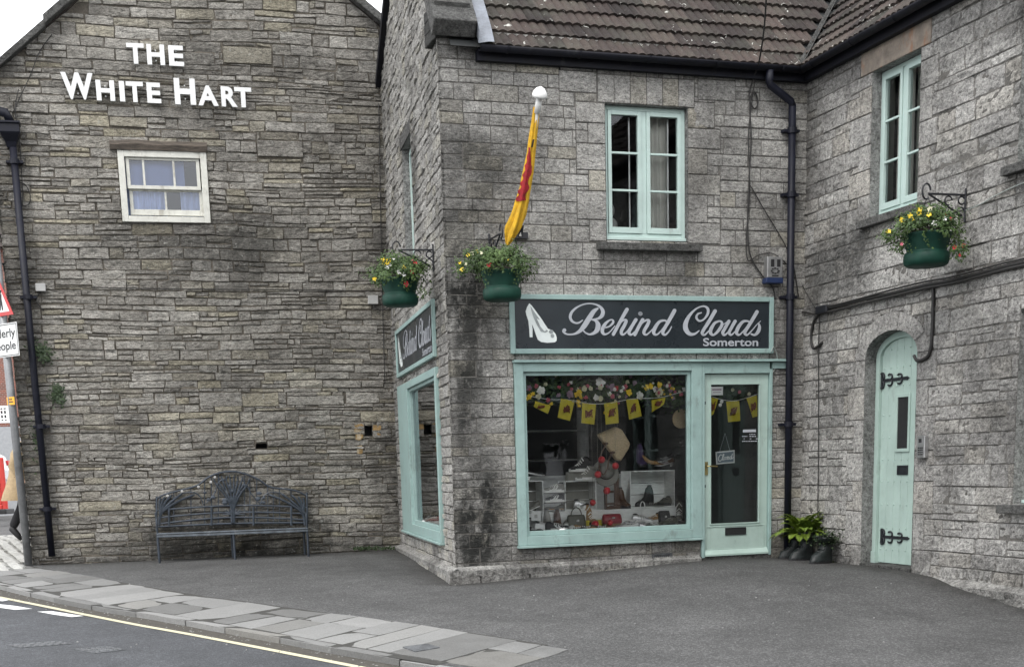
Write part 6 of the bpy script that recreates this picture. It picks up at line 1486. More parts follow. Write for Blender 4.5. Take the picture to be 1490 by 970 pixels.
for s in (-Lc+.85, -.85):
    for d_ in (-.72, .72):
        m_ = MB(); m_.tube([Fk.P(s, czb+.32, d_-.1), Fk.P(s, czb+.32, d_+.12)], .32, 20); w_ = m_.build('wheel', M['black'], car, bevel=.02); m_ = MB(); sg_ = 1 if d_ > 0 else -1; m_.tube([Fk.P(s, czb+.32, d_+.1*sg_), Fk.P(s, czb+.32, d_+(.13 if d_ > 0 else -.11)*1)], .2, 16); m_.build('rim', M['steel'], w_)
for d_ in (-.6, .6): m_ = MB(); m_.box(Fk, -.06, .01, czb+.72, czb+.85, d_-.15, d_+.15); m_.build('tail_light', M['red'], car, bevel=.01)
# brick house far left
hd_ = 44.0; hr = atd(60, hd_); Fh = Frame((hr.x, hr.y), (1, .03)); hz = -1.0
house = thing('brick_house', 'red brick house with a white gridded window far behind the post', 'house', (hr.x-6, hr.y, hz)); tB = Fh.px(8, 620)[1]; 
wv_ = (Fh.px(-16, 590)[0], Fh.px(13.5, 590)[0], Fh.px(8, 615)[1], Fh.px(8, 590)[1])
m_ = MB(); 
for q_ in subtract((-13, 0, tB, 7.0), [wv_]): m_.box(Fh, *q_, -.25, .0)
m_.box(Fh, -13, 0, tB-.01, 7, -7, -.26); m_.build('wall', M['brick'], house)
m_ = MB(); m_.box(Fh, -13.02, .02, hz-1, tB-.01, -7, .06); m_.build('rendered_base', M['render_grey'], house)
m_ = MB(); framebox(m_, Fh, wv_, .07, -.1, .02)
for k in range(1, 6): x_ = wv_[0]+(wv_[1]-wv_[0])*k/6; m_.box(Fh, x_-.02, x_+.02, wv_[2]+.07, wv_[3]-.07, -.09, .0)
for k in range(1, 4): y_ = wv_[2]+(wv_[3]-wv_[2])*k/4; m_.box(Fh, wv_[0]+.07, wv_[1]-.07, y_-.02, y_+.02, -.088, .002)
wf_ = m_.build('window', M['white'], house); m_ = MB(); m_.quad(*[Fh.P(a, b, -.06) for a, b in ((wv_[0], wv_[2]), (wv_[1], wv_[2]), (wv_[1], wv_[3]), (wv_[0], wv_[3]))]); m_.build('pane', M['black'], wf_)
m_ = MB(); m_.add([Fh.P(-13.3, 6.9, .4), Fh.P(.3, 6.9, .4), Fh.P(.3, 9.8, -3.5), Fh.P(-13.3, 9.8, -3.5), Fh.P(.3, 6.9, -7.4), Fh.P(-13.3, 6.9, -7.4)], [(0, 1, 2, 3), (3, 2, 4, 5), (1, 4, 2), (0, 3, 5), (0, 5, 4, 1)]); m_.build('roof', M['tiles'], house)

# ================================================================== HOUSES ACROSS THE STREET (behind the camera; the glass reflects them)
def terrace(x0, x1, y, h, label, seed):
    F_ = Frame((x1, y), (-1, -.06)); rg = random.Random(seed); L_ = x1-x0; rt = thing('terraced_house', label, 'house', F_.P(L_/2, -1.9, -2), 'stone houses across the street'); hl = []
    n_ = int(L_/2.6)
    for k in range(n_):
        s = 1.3+k*(L_-1.2)/n_; hl.append((s-.5, s+.5, 2.0, 3.5)); hl.append((s-.5, s+.5, -.9 if k % 3 else -1.7, .7))
    m_ = MB()
    for q_ in subtract((0, L_, -2.3, h), hl): m_.box(F_, *q_, -.3, 0)
    m_.build('wall', M['sill'], rt)
    m_ = MB(); m_.quad(F_.P(0, -2.3, -.31), F_.P(L_, -2.3, -.31), F_.P(L_, h, -.31), F_.P(0, h, -.31)); m_.box(F_, 0, L_, -2.3, h, -7, -.4); m_.build('dark_room', M['dark_inside'], rt)
    for k, r in enumerate(hl):
        m_ = MB(); framebox(m_, F_, (r[0]+.002, r[1]-.002, r[2]+.002, r[3]-.002), .07, -.2, -.1)
        if r[2] > -1.2: m_.box(F_, (r[0]+r[1])/2-.02, (r[0]+r[1])/2+.02, r[2]+.07, r[3]-.07, -.19, -.11); m_.box(F_, r[0]+.07, r[1]-.07, (r[2]+r[3])/2-.02, (r[2]+r[3])/2+.02, -.188, -.112)
        else: m_.box(F_, r[0]+.07, r[1]-.07, r[2]+.05, r[3]-.4, -.18, -.13)
        m_.build('window' if r[2] > -1.2 else 'door', M['white'] if k % 4 else M['teal'], rt)
    m_ = MB(); m_.add([F_.P(-.3, h-.05, .4), F_.P(L_+.3, h-.05, .4), F_.P(L_+.3, h+2.8, -3.5), F_.P(-.3, h+2.8, -3.5), F_.P(L_+.3, h-.05, -7.3), F_.P(-.3, h-.05, -7.3)], [(0, 1, 2, 3), (3, 2, 4, 5), (1, 4, 2), (0, 3, 5), (0, 5, 4, 1)]); m_.build('roof', M['tiles'], rt)
terrace(-16, -3.5, -7.5, 4.6, 'long low stone terrace across the street on the left', 1)
terrace(-3.4, 7.5, -7.0, 5.4, 'taller stone terrace facing the shop across the street', 2)
terrace(7.6, 20, -7.2, 4.4, 'low stone terrace across the street on the right', 3)

# ================================================================== THE WINDOW DISPLAY
def ip(u_, v_, d): return FA.px(u_, v_, d)
PT = ip(880, 741, -.35)[1]                                 # top of the white plinth
p0_, p1_ = ip(789, 741, -.35)[0], ip(986, 741, -.35)[0]
m_ = MB(); m_.box(FA, p0_, p1_, ZS, PT, -.78, -.35); o = tag(m_.build('display_plinth', M['crate'], bevel=.004), 'long low white plinth carrying the crates inside the shop window', 'plinth')
def crate(u0, v0, u1, v1, d0, d1, label, tb=None, bk=True):
    r = FA.rect(d1, (u0, v0), (u1, v0), (u1, v1), (u0, v1)); tb_ = tb if tb is not None else r[2]; r = (r[0], r[1], tb_, tb_+(r[3]-r[2]))
    rt = thing('display_crate', label, 'crate', FA.P((r[0]+r[1])/2, r[2], (d0+d1)/2), 'white crates in the shop window'); th = .013
    for nm, q in (('side_board', (r[0], r[0]+th, r[2], r[3])), ('side_board', (r[1]-th, r[1], r[2], r[3])), ('top_board', (r[0]+th, r[1]-th, r[3]-th, r[3])), ('bottom_board', (r[0]+th, r[1]-th, r[2], r[2]+th))):
        m_ = MB(); m_.box(FA, *q, d0, d1); m_.build(nm, M['crate'], rt, bevel=.002)
    m_ = MB(); h_ = (r[3]-r[2]-2*th)/3
    for k in range(3): m_.box(FA, r[0]+th, r[1]-th, r[2]+th+h_*k+.003, r[2]+th+h_*(k+1)-.003, d0, d0+.008)
    m_.build('back_board', M['crate'] if bk else M['felt'], rt); return r  # grey felt back stands in for the dark inside of a backless crate
cr1 = crate(752, 694, 791, 741, -.62, -.38, 'white crate at the far left of the display, cut by the window frame', ZS+(PT-ZS)*.98, False)
m_ = MB(); m_.box(FA, cr1[0], cr1[1]-.02, ZS, cr1[2]-.001, -.62, -.40); tag(m_.build('display_riser', M['crate']), 'short white riser under the leftmost crate', 'riser')
cr2 = crate(822, 697.5, 868, 741, -.60, -.38, 'small white crate left of the hat, holding silver trainers', PT+.001, False)
cr3 = crate(917, 687, 982, 741, -.66, -.38, 'large white crate at the right of the display, under the heeled shoes', PT+.001)
SH = {'sneaker': [(0, .045, .075), (.08, .040, .105), (.22, .038, .10), (.36, .038, .085), (.5, .042, .083), (.65, .047, .065), (.8, .049, .052), (.92, .042, .045), (1, .02, .030)],
      'hightop': [(0, .042, .15), (.08, .042, .165), (.22, .04, .165), (.36, .038, .15), (.48, .042, .10), (.62, .047, .072), (.8, .05, .055), (.92, .043, .048), (1, .02, .030)],
      'flat': [(0, .03, .055), (.08, .034, .06), (.22, .034, .05), (.36, .033, .036), (.5, .036, .03), (.65, .041, .034), (.8, .042, .035), (.92, .034, .03), (1, .012, .02)],
      'boot': [(0, .042, .20), (.08, .045, .24), (.22, .045, .24), (.36, .042, .21), (.46, .042, .12), (.62, .046, .08), (.8, .048, .06), (.92, .04, .05), (1, .02, .03)]}
def shoe(u_, v_, d, ang, style, up_m, sole_m, label, L=.27, tilt=0.0, lace=None, heel=0.0, t=None, stripe=None, group='shoes in the window display', F=None):
    F = F or FA; s, tt = F.px(u_, v_, d); tt = t if t is not None else tt
    ca, sa = math.cos(math.radians(ang)), math.sin(math.radians(ang)); ct, st = math.cos(math.radians(tilt)), math.sin(math.radians(tilt))
    rt = thing('shoe', label, 'shoe', F.P(s, tt, d), group)
    def T(x, y, z):
        x = x - L/2; z += heel*max(0, 1-(x+L/2)/L*1.35)**1.3
        x, z = x*ct - z*st, x*st + z*ct; return F.P(s + x*ca - y*sa*1, tt + z + abs(st)*L/2, d + x*sa + y*ca)
    m_ = MB(); n = 22; sh = .034 if style != 'flat' else .011
    def hwid(f): 
        return .036 + .014*math.sin(math.pi*min(1, f*1.0))**2*(f > .3) + (.002 if f < .3 else 0)
    out = []
    for k in range(n):
        a = 2*math.pi*k/n; x = L/2+L/2*math.copysign(abs(math.cos(a))**.75, math.cos(a)); f = x/L; y = math.copysign(abs(math.sin(a))**.7, math.sin(a))*(.040 + .010*math.exp(-((f-.72)/.2)**2) - .006*math.exp(-((f-.45)/.15)**2)); out.append((x, y))
    m_.add([T(x, y, z) for z in (0, sh) for x, y in out], [(k, (k+1) % n, n+(k+1) % n, n+k) for k in range(n)] + [tuple(range(n-1, -1, -1)), tuple(n+k for k in range(n))])
    if heel > .02: m_.tube([T(.025, 0, 0), T(.03, 0, 0)-Vector((0, 0, heel))], [.018, .010], 8)
    m_.build('sole', M[sole_m], rt, smooth=False)
    m_ = MB(); rows_ = []; K_ = 12
    for f, w_, h_ in SH[style]:
        w_ *= .92; rows_.append([T(f*L*.97+.004, w_*math.copysign(abs(math.cos(a))**.8, math.cos(a)), sh*.7+(h_-sh*.6)*abs(math.sin(a))**.8) for a in np.linspace(0, math.pi, K_)])
    m_.add([p for r in rows_ for p in r], [(i*K_+k, (i+1)*K_+k, (i+1)*K_+k+1, i*K_+k+1) for i in range(len(rows_)-1) for k in range(K_-1)] + [tuple(range(K_))])
    m_.build('upper', M[up_m], rt, smooth=True)
    sec = SH[style]
    if style != 'flat':
        m_ = MB(); m_.ball(T(L*.17, 0, sec[1][2]-.002), .03, 10, 6, (1, 1, .35)); m_.build('opening', M['black'], rt)
    if lace:
        m_ = MB()
        for k in range(5):
            f = .36+.075*k; h_ = np.interp(f, [q[0] for q in sec], [q[2] for q in sec]); m_.tube([T(f*L, -.030, h_*.80), T(f*L+.006, 0, h_+.006), T(f*L, .030, h_*.80)], .0075, 5)
        m_.build('laces', M[lace], rt)
    if stripe:
        m_ = MB()
        for y in (-1, 1):
            for k in range(2):
                f0 = .38+.12*k; f1 = f0+.16; hh = np.interp(f0, [q[0] for q in sec], [q[2] for q in sec]); m_.tube([T(f0*L, y*.030, hh*.80), T((f0+f1)/2*L, y*.042, hh*.5), T(f1*L, y*.049, .03)], .009, 5)
        m_.build('side_stripe', M[stripe], rt)
    return rt
ctop = cr2[3]
shoe(843, 683, -.46, 172, 'hightop', 'black', 'rubber', 'black high-top trainer on the small crate, the farther of the pair', lace='rubber', t=ctop+.10, tilt=0)
shoe(852, 697, -.40, 168, 'hightop', 'felt', 'rubber', 'black high-top trainer on the small crate, the nearer of the pair', lace='rubber', t=ctop+.001)
m_ = MB(); s_ = ip(838, 690, -.47)[0]; m_.box(FA, s_-.10, s_+.12, ctop+.0005, ctop+.099, -.54, -.45); tag(m_.build('shoe_riser', M['felt']), 'small dark riser under the farther high-top trainer', 'riser')
shoe(806, 716, -.42, 176, 'sneaker', 'felt', 'rubber', 'grey trainer on the upper ledge between the two left crates', lace='rubber', stripe='rubber')
m_ = MB(); a_ = ip(792, 716.5, -.42); b_ = ip(822, 716.5, -.42); m_.box(FA, a_[0], b_[0], a_[1]-.012, a_[1]-.0005, -.5, -.36)
c_ = ip(806, 730, -.42)[1]; m_.box(FA, a_[0], b_[0], c_-.012, c_-.0005, -.5, -.36); 
for s_ in (a_[0]+.01, b_[0]-.01): m_.box(FA, s_-.008, s_+.008, PT, a_[1]-.012, -.5, -.485)
tag(m_.build('shoe_ledge', M['grey_leather']), 'narrow two-tier ledge between the left crates with trainers on it', 'ledge')
shoe(807, 730, -.42, 176, 'sneaker', 'black', 'rubber', 'black trainer with white stripes on the lower ledge between the left crates', lace='rubber', stripe='rubber')
shoe(806, 741, -.42, 172, 'flat', 'grey_leather', 'tan', 'olive flat shoe under the two ledges between the left crates')
shoe(776, 693, -.45, 10, 'flat', 'black', 'silver_leather', 'black and silver court shoe on top of the leftmost crate', heel=.05, t=cr1[3]+.05)
shoe(776, 739, -.46, 150, 'flat', 'felt', 'rubber', 'grey shoe inside the leftmost crate', tilt=-14, t=cr1[2]+.014)
shoe(848, 739, -.46, 20, 'sneaker', 'silver_leather', 'rubber', 'silver trainer inside the small crate, at its left', lace='rubber', t=cr2[2]+.014, L=.22)
shoe(855, 738, -.44, 150, 'sneaker', 'silver_leather', 'rubber', 'silver trainer inside the small crate, at its right', stripe='white', t=cr2[2]+.014, L=.2)
shoe(937, 738, -.48, 170, 'boot', 'black', 'black', 'black ankle boot inside the large crate, at its left', t=cr3[2]+.014, L=.24)
shoe(950, 738, -.42, 20, 'flat', 'black', 'grey_leather', 'black strappy shoe in the middle of the large crate', t=cr3[2]+.014, lace='felt')
shoe(966, 738, -.44, 160, 'sneaker', 'grey_leather', 'black', 'olive grey shoe inside the large crate, at its right', t=cr3[2]+.014, L=.22, lace='black')
shoe(934, 688, -.50, 100, 'boot', 'purple', 'black', 'dark purple ankle boot standing on the large crate', t=cr3[3]+.04, heel=.05)
shoe(945, 688, -.44, 60, 'flat', 'tan', 'tan', 'pale heeled shoe on the large crate beside the purple boot', t=cr3[3]+.07, heel=.08, tilt=0)
shoe(966, 676, -.46, 165, 'flat', 'black', 'silver_leather', 'black wedge sandal on the large crate, upper of two', t=cr3[3]+.09, heel=.05, lace='silver_leather')
shoe(966, 687, -.44, 168, 'flat', 'brown', 'silver_leather', 'brown wedge sandal on the large crate, lower of two', t=cr3[3]+.045, heel=.04, lace='silver_leather')
shoe(792, 769, -.16, 8, 'sneaker', 'white', 'rubber', 'white trainer in the front row behind the black runner', lace='white', L=.24, t=ZS+.001)
shoe(811, 771, -.12, 4, 'sneaker', 'black', 'rubber', 'black and white running shoe in the front row at left', lace='rubber', stripe='white', t=ZS+.001, L=.30)
shoe(779, 771, -.18, 70, 'flat', 'black', 'rubber', 'small black shoe at the front left corner of the window', t=ZS+.001, lace='rubber')
shoe(813, 764, -.24, 95, 'boot', 'brown', 'black', 'brown ankle boot behind the running shoe', t=ZS+.001, L=.2)
shoe(799, 763, -.26, 88, 'boot', 'felt', 'black', 'grey ankle boot left of the brown boot', t=ZS+.001, L=.2)
shoe(838, 770, -.13, 20, 'flat', 'black', 'rubber', 'black sandal with white trim in front of the olive handbag', t=ZS+.001, lace='rubber')
shoe(852, 768, -.13, 25, 'flat', 'tan', 'rubber', 'tan sandal in front of the olive handbag, right of the black sandal', t=ZS+.001, lace='white')
shoe(902, 768, -.14, 160, 'flat', 'silver_leather', 'rubber', 'silver sandal in front of the red handbag', t=ZS+.001, lace='silver_leather', L=.2)
shoe(927, 767, -.14, 160, 'flat', 'silver_leather', 'rubber', 'silver sandal in the front row, left of another', t=ZS+.001, lace='silver_leather')
shoe(943, 766, -.12, 20, 'flat', 'silver_leather', 'silver_leather', 'silver slip-on in the front row beside the looped white strap', t=ZS+.001, lace='rubber')
shoe(973, 765, -.15, 155, 'sneaker', 'grey_leather', 'black', 'olive walking shoe in the front row at right', t=ZS+.001, lace='felt')
shoe(987, 762, -.22, 70, 'sneaker', 'black', 'black', 'black shoe at the front right corner of the window', t=ZS+.001, lace='felt')
shoe(975, 752, -.30, 25, 'flat', 'black', 'black', 'black sandal behind the olive walking shoe', t=ZS+.07, lace='felt')
shoe(892, 740, -.42, 150, 'flat', 'brown', 'brown', 'brown sandal on the plinth under the hat', t=PT+.001, lace='brown')
shoe(908, 738, -.44, 70, 'boot', 'brown', 'black', 'dark brown ankle boot on the plinth left of the large crate', t=PT+.001, L=.2)
shoe(624, 757, -.12, 40, 'sneaker', 'silver_leather', 'rubber', 'pale shoe seen low in the side bay window', F=FC, t=gC[2]-.028, lace='rubber', group='shoes in the side bay window')
shoe(632, 760, -.16, 120, 'sneaker', 'red_leather', 'rubber', 'red shoe seen low in the side bay window', F=FC, t=gC[2]-.028, lace='rubber', group='shoes in the side bay window')
shoe(614, 752, -.14, 150, 'sneaker', 'felt', 'rubber', 'grey shoe at the far end of the side bay window', F=FC, t=gC[2]-.028, group='shoes in the side bay window')
def bag(u_, v0, v1, w_, d, up_m, label, t=None, handle=.09, name='handbag'):
    s, t1 = ip(u_, v0, d); t0 = t if t is not None else ip(u_, v1, d)[1]; h_ = t1-ip(u_, v1, d)[1]; rt = thing(name, label, 'handbag', FA.P(s, t0, d)); m_ = MB(); K_ = 16; rows_ = []
    for f, kw, kd in ((0, .96, .9), (.08, 1, 1), (.5, 1, .85), (.85, .95, .5), (.97, .88, .3), (1, .8, .1)):
        rows_.append([FA.P(s+w_/2*kw*math.copysign(abs(math.cos(a))**.45, math.cos(a)), t0+h_*f, d+.055*kd*math.copysign(abs(math.sin(a))**.6, math.sin(a))) for a in np.linspace(0, 2*math.pi, K_+1)[:-1]])
    m_.add([p for r in rows_ for p in r], [(i*K_+k, i*K_+(k+1) % K_, (i+1)*K_+(k+1) % K_, (i+1)*K_+k) for i in range(5) for k in range(K_)] + [tuple(range(K_-1, -1, -1)), tuple(5*K_+k for k in range(K_))]); m_.build('bag_body', M[up_m], rt, smooth=True)
    if handle:
        m_ = MB(); m_.tube([FA.P(s+w_*.28*math.cos(a), t0+h_*.95+handle*math.sin(a), d+.01) for a in np.linspace(0, math.pi, 12)], .007, 6); m_.build('handle', M[up_m], rt)
    m_ = MB(); m_.box(FA, s-w_*.07, s+w_*.07, t0+h_*.55, t0+h_*.68, d+.05, d+.058); m_.build('clasp', M['silver_leather'], rt)
bag(838, 746, 768, .23, -.23, 'grey_leather', 'olive grey handbag with a top handle in the front row', ZS+.001)
bag(890, 745, 759, .24, -.24, 'red_leather', 'oval dark red handbag in the front row below the hat', ZS+.055, 0)
m_ = MB(); q_ = ip(890, 759, -.24); m_.box(FA, q_[0]-.1, q_[0]+.1, ZS, ZS+.054, -.3, -.2); tag(m_.build('bag_riser', M['tan']), 'low tan riser under the red handbag', 'riser')
bag(966, 742, 764, .15, -.26, 'black', 'small black handbag in the front row left of the walking shoe', ZS+.001, .0)
m_ = MB(); q_ = ip(866, 765, -.26); m_.box(FA, q_[0]-.11, q_[0]+.09, ZS, ZS+.10, -.31, -.27); tag(m_.build('yellow_box', M['yellow']), 'mustard yellow box behind the lowest red ball', 'box')
# looped white strap
for u_, v_, d_, an, st_, um, sm, lb in ((824, 770, -.10, 150, 'flat', 'white', 'rubber', 'white slip-on in the front row between the running shoe and the olive bag'), (781, 755, -.28, 60, 'sneaker', 'white', 'rubber', 'white trainer standing behind the price card'),
    (875, 770, -.09, 15, 'flat', 'brown', 'tan', 'brown sandal in front of the yellow box'), (914, 769, -.10, 175, 'flat', 'white', 'rubber', 'white sandal in the front row between the silver ones'), (952, 768, -.10, 165, 'flat', 'grey_leather', 'rubber', 'olive sandal in the front row left of the walking shoe'),
    (935, 756, -.26, 25, 'sneaker', 'silver_leather', 'rubber', 'silver trainer behind the silver slip-on'), (950, 755, -.27, 160, 'sneaker', 'tan', 'rubber', 'tan trainer behind the olive sandal'), (918, 756, -.27, 150, 'flat', 'silver_leather', 'white', 'silver pump behind the white sandal'),
    (860, 754, -.31, 80, 'boot', 'tan', 'black', 'tan ankle boot behind the yellow box'), (826, 752, -.31, 120, 'sneaker', 'felt', 'rubber', 'grey trainer behind the olive handbag'), (988, 752, -.30, 120, 'boot', 'grey_leather', 'black', 'olive ankle boot at the right end of the display')):
    zz_ = ZS+.001 if d_ > -.2 else ZS+.045
    shoe(u_, v_, d_, an, st_, um, sm, lb, t=zz_, lace='rubber', L=.26)
    if d_ < -.2:
        s_r = ip(u_, v_, d_)[0]; m_ = MB(); m_.box(FA, s_r-.07, s_r+.07, ZS+.0005, ZS+.044, d_-.05, d_+.035); tag(m_.build('shoe_riser', M['black']), 'small black riser under the ' + lb, 'riser')
m_ = MB(); q_ = ip(935, 735, -.2); m_.tube([FA.P(q_[0]+.028*math.cos(a), q_[1]+.055*math.sin(a)-.01, -.2) for a in np.linspace(-1.2, 4.34, 18)], .006, 6); m_.tube([FA.P(q_[0]-.005, q_[1]-.06, -.2), FA.P(q_[0]-.01, ZS+.05, -.18)], .006, 6); tag(m_.build('strap_loop', M['white'], loc=FA.P(q_[0], ZS, -.2)), 'white strap standing up in a loop in the front row', 'strap')
# price cards
m_ = MB(); q_ = FA.rect(-.2, (773, 743), (787, 743), (787, 757), (773, 757)); m_.box(FA, *q_, -.205, -.2); 
x = thing('price_card', 'white price card at the lower left of the window display', 'price card', FA.P(q_[0], q_[2], -.2)); m_.build('card', M['white'], x); m_ = MB()
for i in range(3):
    for j in range(3): m_.box(FA, q_[0]+.04+.012*i, q_[0]+.048+.012*i, q_[2]+.03+.014*j, q_[2]+.04+.014*j, -.1995, -.198)
m_.build('print', M['felt'], x)
m_ = MB(); m_.tube([FA.P((q_[0]+q_[1])/2, ZS, -.204), FA.P((q_[0]+q_[1])/2, q_[2], -.204)], .004, 6); m_.build('stand', M['black'], x)
# hat on a stand
hs = ip(882, 688, -.40); rt = thing('felt_hat', 'grey felt hat with a wide brim propped in the middle of the window', 'hat', FA.P(hs[0], hs[1], -.4)); ax_ = (FA.N*.92+FA.Z*.35+FA.S*-.1).normalized()
c_ = FA.P(hs[0], hs[1], -.42); m_ = MB(); m_.tube([c_, c_+ax_*.006], [.162, .160], 28); m_.tube([c_+ax_*.003, c_+ax_*.012], [.162, .155], 28, False); m_.build('brim', M['felt'], rt)
m_ = MB(); c2 = c_+FA.Z*.02; m_.tube([c2, c2+ax_*.05, c2+ax_*.085, c2+ax_*.10, c2+ax_*.095], [.098, .092, .078, .05, .01], 24); m_.build('crown', M['box_grey'] if False else M['felt'], rt, smooth=True); m_ = MB(); m_.tube([c2, c2+ax_*.022], [.101, .099], 24, False); m_.build('band', M['black'], rt)
m_ = MB(); q_ = ip(890, 700, -.46); w_ = .075
for s_ in (q_[0]-w_, q_[0]+w_): m_.box(FA, s_-.012, s_+.012, PT, q_[1]+.04, -.49, -.45)
for t_ in (PT+.06, PT+.2, q_[1]): m_.box(FA, q_[0]-w_+.012, q_[0]+w_-.012, t_-.012, t_+.012, -.488, -.452)
m_.box(FA, q_[0]+.02, q_[0]+.05, PT, q_[1]-.02, -.445, -.43); tag(m_.build('wooden_stand', M['brown']), 'brown wooden display stand behind the hat', 'stand')
# straw basket bag hanging at an angle
rt = thing('straw_bag', 'woven straw bag hanging at an angle over the hat', 'bag', FA.W(893, 645, -.3)); pl = [ip(*p, -.3) for p in ((869.5, 632), (896, 620.5), (905, 625), (917, 645), (915, 652), (903, 671), (896, 668))]
m_ = MB(); m_.prism(FA, pl, -.36, -.28); m_.build('woven_body', M['straw'], rt, bevel=.02)
m_ = MB(); m_.tube(bez([FA.W(882, 646, -.27), FA.W(874, 662, -.25), FA.W(872, 680, -.25), FA.W(878, 690, -.25), FA.W(884, 680, -.25), FA.W(886, 668, -.26), FA.W(892, 658, -.27)], 5), .009, 6); m_.build('handle', M['brown'], rt)
m_ = MB()
for p in ((881, 645), (891, 658)): m_.ball(FA.W(*p, -.272), .035, 8, 5, (1, .4, .5))
m_.build('leather_tab', M['brown'], rt); m_ = MB(); m_.tube([FA.W(898, 622, -.32), FA.W(897, 560, -.32)], .002, 4); m_.build('hanging_thread', M['felt'], rt)
# red balls
for i, (u_, v_, r_, lb) in enumerate(((875.5, 668.5, .040, 'red ball at the upper left of the hat brim'), (895.5, 677.5, .040, 'red ball at the upper right of the hat brim'), (870, 690, .040, 'red ball at the lower left of the hat brim'), (883, 713.5, .042, 'red ball hanging just under the hat'), (862.5, 731, .036, 'red ball at the lower right corner of the small crate'), (866, 762.5, .044, 'lowest red ball, in front of the yellow box'), (887.5, 760, .036, 'red ball in front of the red handbag'))):
    d_ = -.22 if i < 4 else -.30 if i == 4 else -.15; c_ = FA.W(u_, v_, d_); x = thing('red_ball', lb, 'ball', c_, 'red balls in the window display'); m_ = MB(); m_.ball(c_, r_, 18, 12); m_.build('ball', M['red_ball'], x, smooth=True)
    m_ = MB(); m_.tube([c_+Vector((0, 0, r_)), c_+Vector((0, 0, r_+(.02 if i > 4 else .9)))], .0015, 4); m_.build('thread', M['felt'], x)
# garland of flowers along the top
ga = thing('flower_garland', 'garland of white, yellow and pink silk flowers across the top of the shop window', 'garland', FA.W(880, 560, -.2)); rg = random.Random(31)
m_ = MB()
for i in range(2600):
    u_ = rg.uniform(762, 1000); v_ = 565 + 9*math.sin(u_*.06)*.4 + rg.gauss(0, 10) + (8 if u_ > 975 else 0); d_ = rg.uniform(-.34, -.12); c_ = FA.W(u_, min(max(v_, 547), 600), d_); a = rg.uniform(0, 6.28)
    t_ = FA.S*math.cos(a)+FA.Z*math.sin(a)+FA.N*rg.uniform(-.5, .5); b_ = (FA.Z*math.cos(a)-FA.S*math.sin(a))*.4; L_ = rg.uniform(.02, .05); m_.add([c_-t_*L_*.5, c_+b_*L_*.6, c_+t_*L_*.6, c_-b_*L_*.6], [(0, 1, 2, 3)], (rg.random()*.5, 0, 0, 1))
m_.tube([FA.W(u_, 562, -.23) for u_ in range(762, 1001, 14)], .012, 6); m_.build('foliage', M['leaf'], ga)
big = [(787, 568, 'white', 7), (783, 577, 'white', 5), (873, 556, 'white', 8), (873, 564, 'cream', 5), (867, 578, 'white', 5), (873, 580, 'white', 5), (931, 575, 'white', 6.5), (959, 570, 'white', 8), (953, 566, 'white', 5), (915, 571, 'yellow', 6), (940, 563, 'yellow', 5), (946, 562, 'yellow', 5), (959, 560, 'yellow', 5), (842, 571, 'yellow', 5), (845, 577, 'yellow', 4), (838, 574, 'yellow', 4.5), (841, 585, 'yellow', 4), (842, 590, 'yellow', 3), (770, 577, 'yellow', 4.5), (775, 573, 'yellow', 3.5), (766, 580, 'yellow', 3.5), (850, 566, 'cream', 5), (859, 565, 'cream', 4), (829, 573, 'mauve', 6), (797, 582, 'pink', 4), (896, 565, 'red', 4.5), (890, 563, 'mauve', 6), (912, 556, 'cream', 4), (910, 562, 'pink', 3.5), (923, 557, 'mauve', 4), (886, 572, 'white', 4), (891, 577, 'pink', 4), (895, 584, 'cream', 3), (852, 578, 'pink', 4), (831, 566, 'pink', 3), (827, 559, 'pink', 3), (973, 561, 'pink', 3.5), (975, 568, 'mauve', 4), (995, 566, 'white', 3.5), (979, 579, 'mauve', 3.5), (991, 574, 'pink', 3.5), (883, 590, 'yellow', 4), (880, 600, 'yellow', 3.5), (884, 603, 'yellow', 3.5), (802, 587, 'yellow', 3), (797, 591, 'yellow', 3), (812, 575, 'mauve', 4)]
big = [(u_, v_, ('cream' if (col == 'white' and i_ % 2) else col), r_*.92) for i_, (u_, v_, col, r_) in enumerate(big)]
for i_ in range(50): big.append((rg.uniform(765, 998), 566+rg.gauss(0, 9), rg.choice(['cream', 'pink', 'mauve', 'white', 'yellow', 'mauve', 'cream']), rg.uniform(1.6, 3.2)))
for (u_, v_, col, r_) in big:
    c_ = FA.W(u_, v_, rg.uniform(-.16, -.11)); R_ = r_/126; m_ = MB()
    for ring, (nn, rr, lift) in enumerate(((7, 1.0, 0), (6, .82, .010), (5, .62, .018), (4, .4, .026))):
        for k in range(nn):
            a = 6.283*k/nn+ring*.5+rg.uniform(-.2, .2); rr_k = rr*rg.uniform(.7, 1.12); dr_ = (FA.S*math.cos(a)+FA.Z*math.sin(a))*rr_k/rr; sd = FA.Z*math.cos(a)-FA.S*math.sin(a); b0 = c_+FA.N*lift
            m_.add([b0, b0+dr_*R_*rr*.55+sd*R_*rr*.42+FA.N*.006, b0+dr_*R_*rr+FA.N*(.012-ring*.002)+sd*R_*rr*.15, b0+dr_*R_*rr+FA.N*.008-sd*R_*rr*.2, b0+dr_*R_*rr*.55-sd*R_*rr*.42+FA.N*.006], [(0, 1, 2, 3, 4)])
    m_.build('flower', M[col+'_petal'], ga)
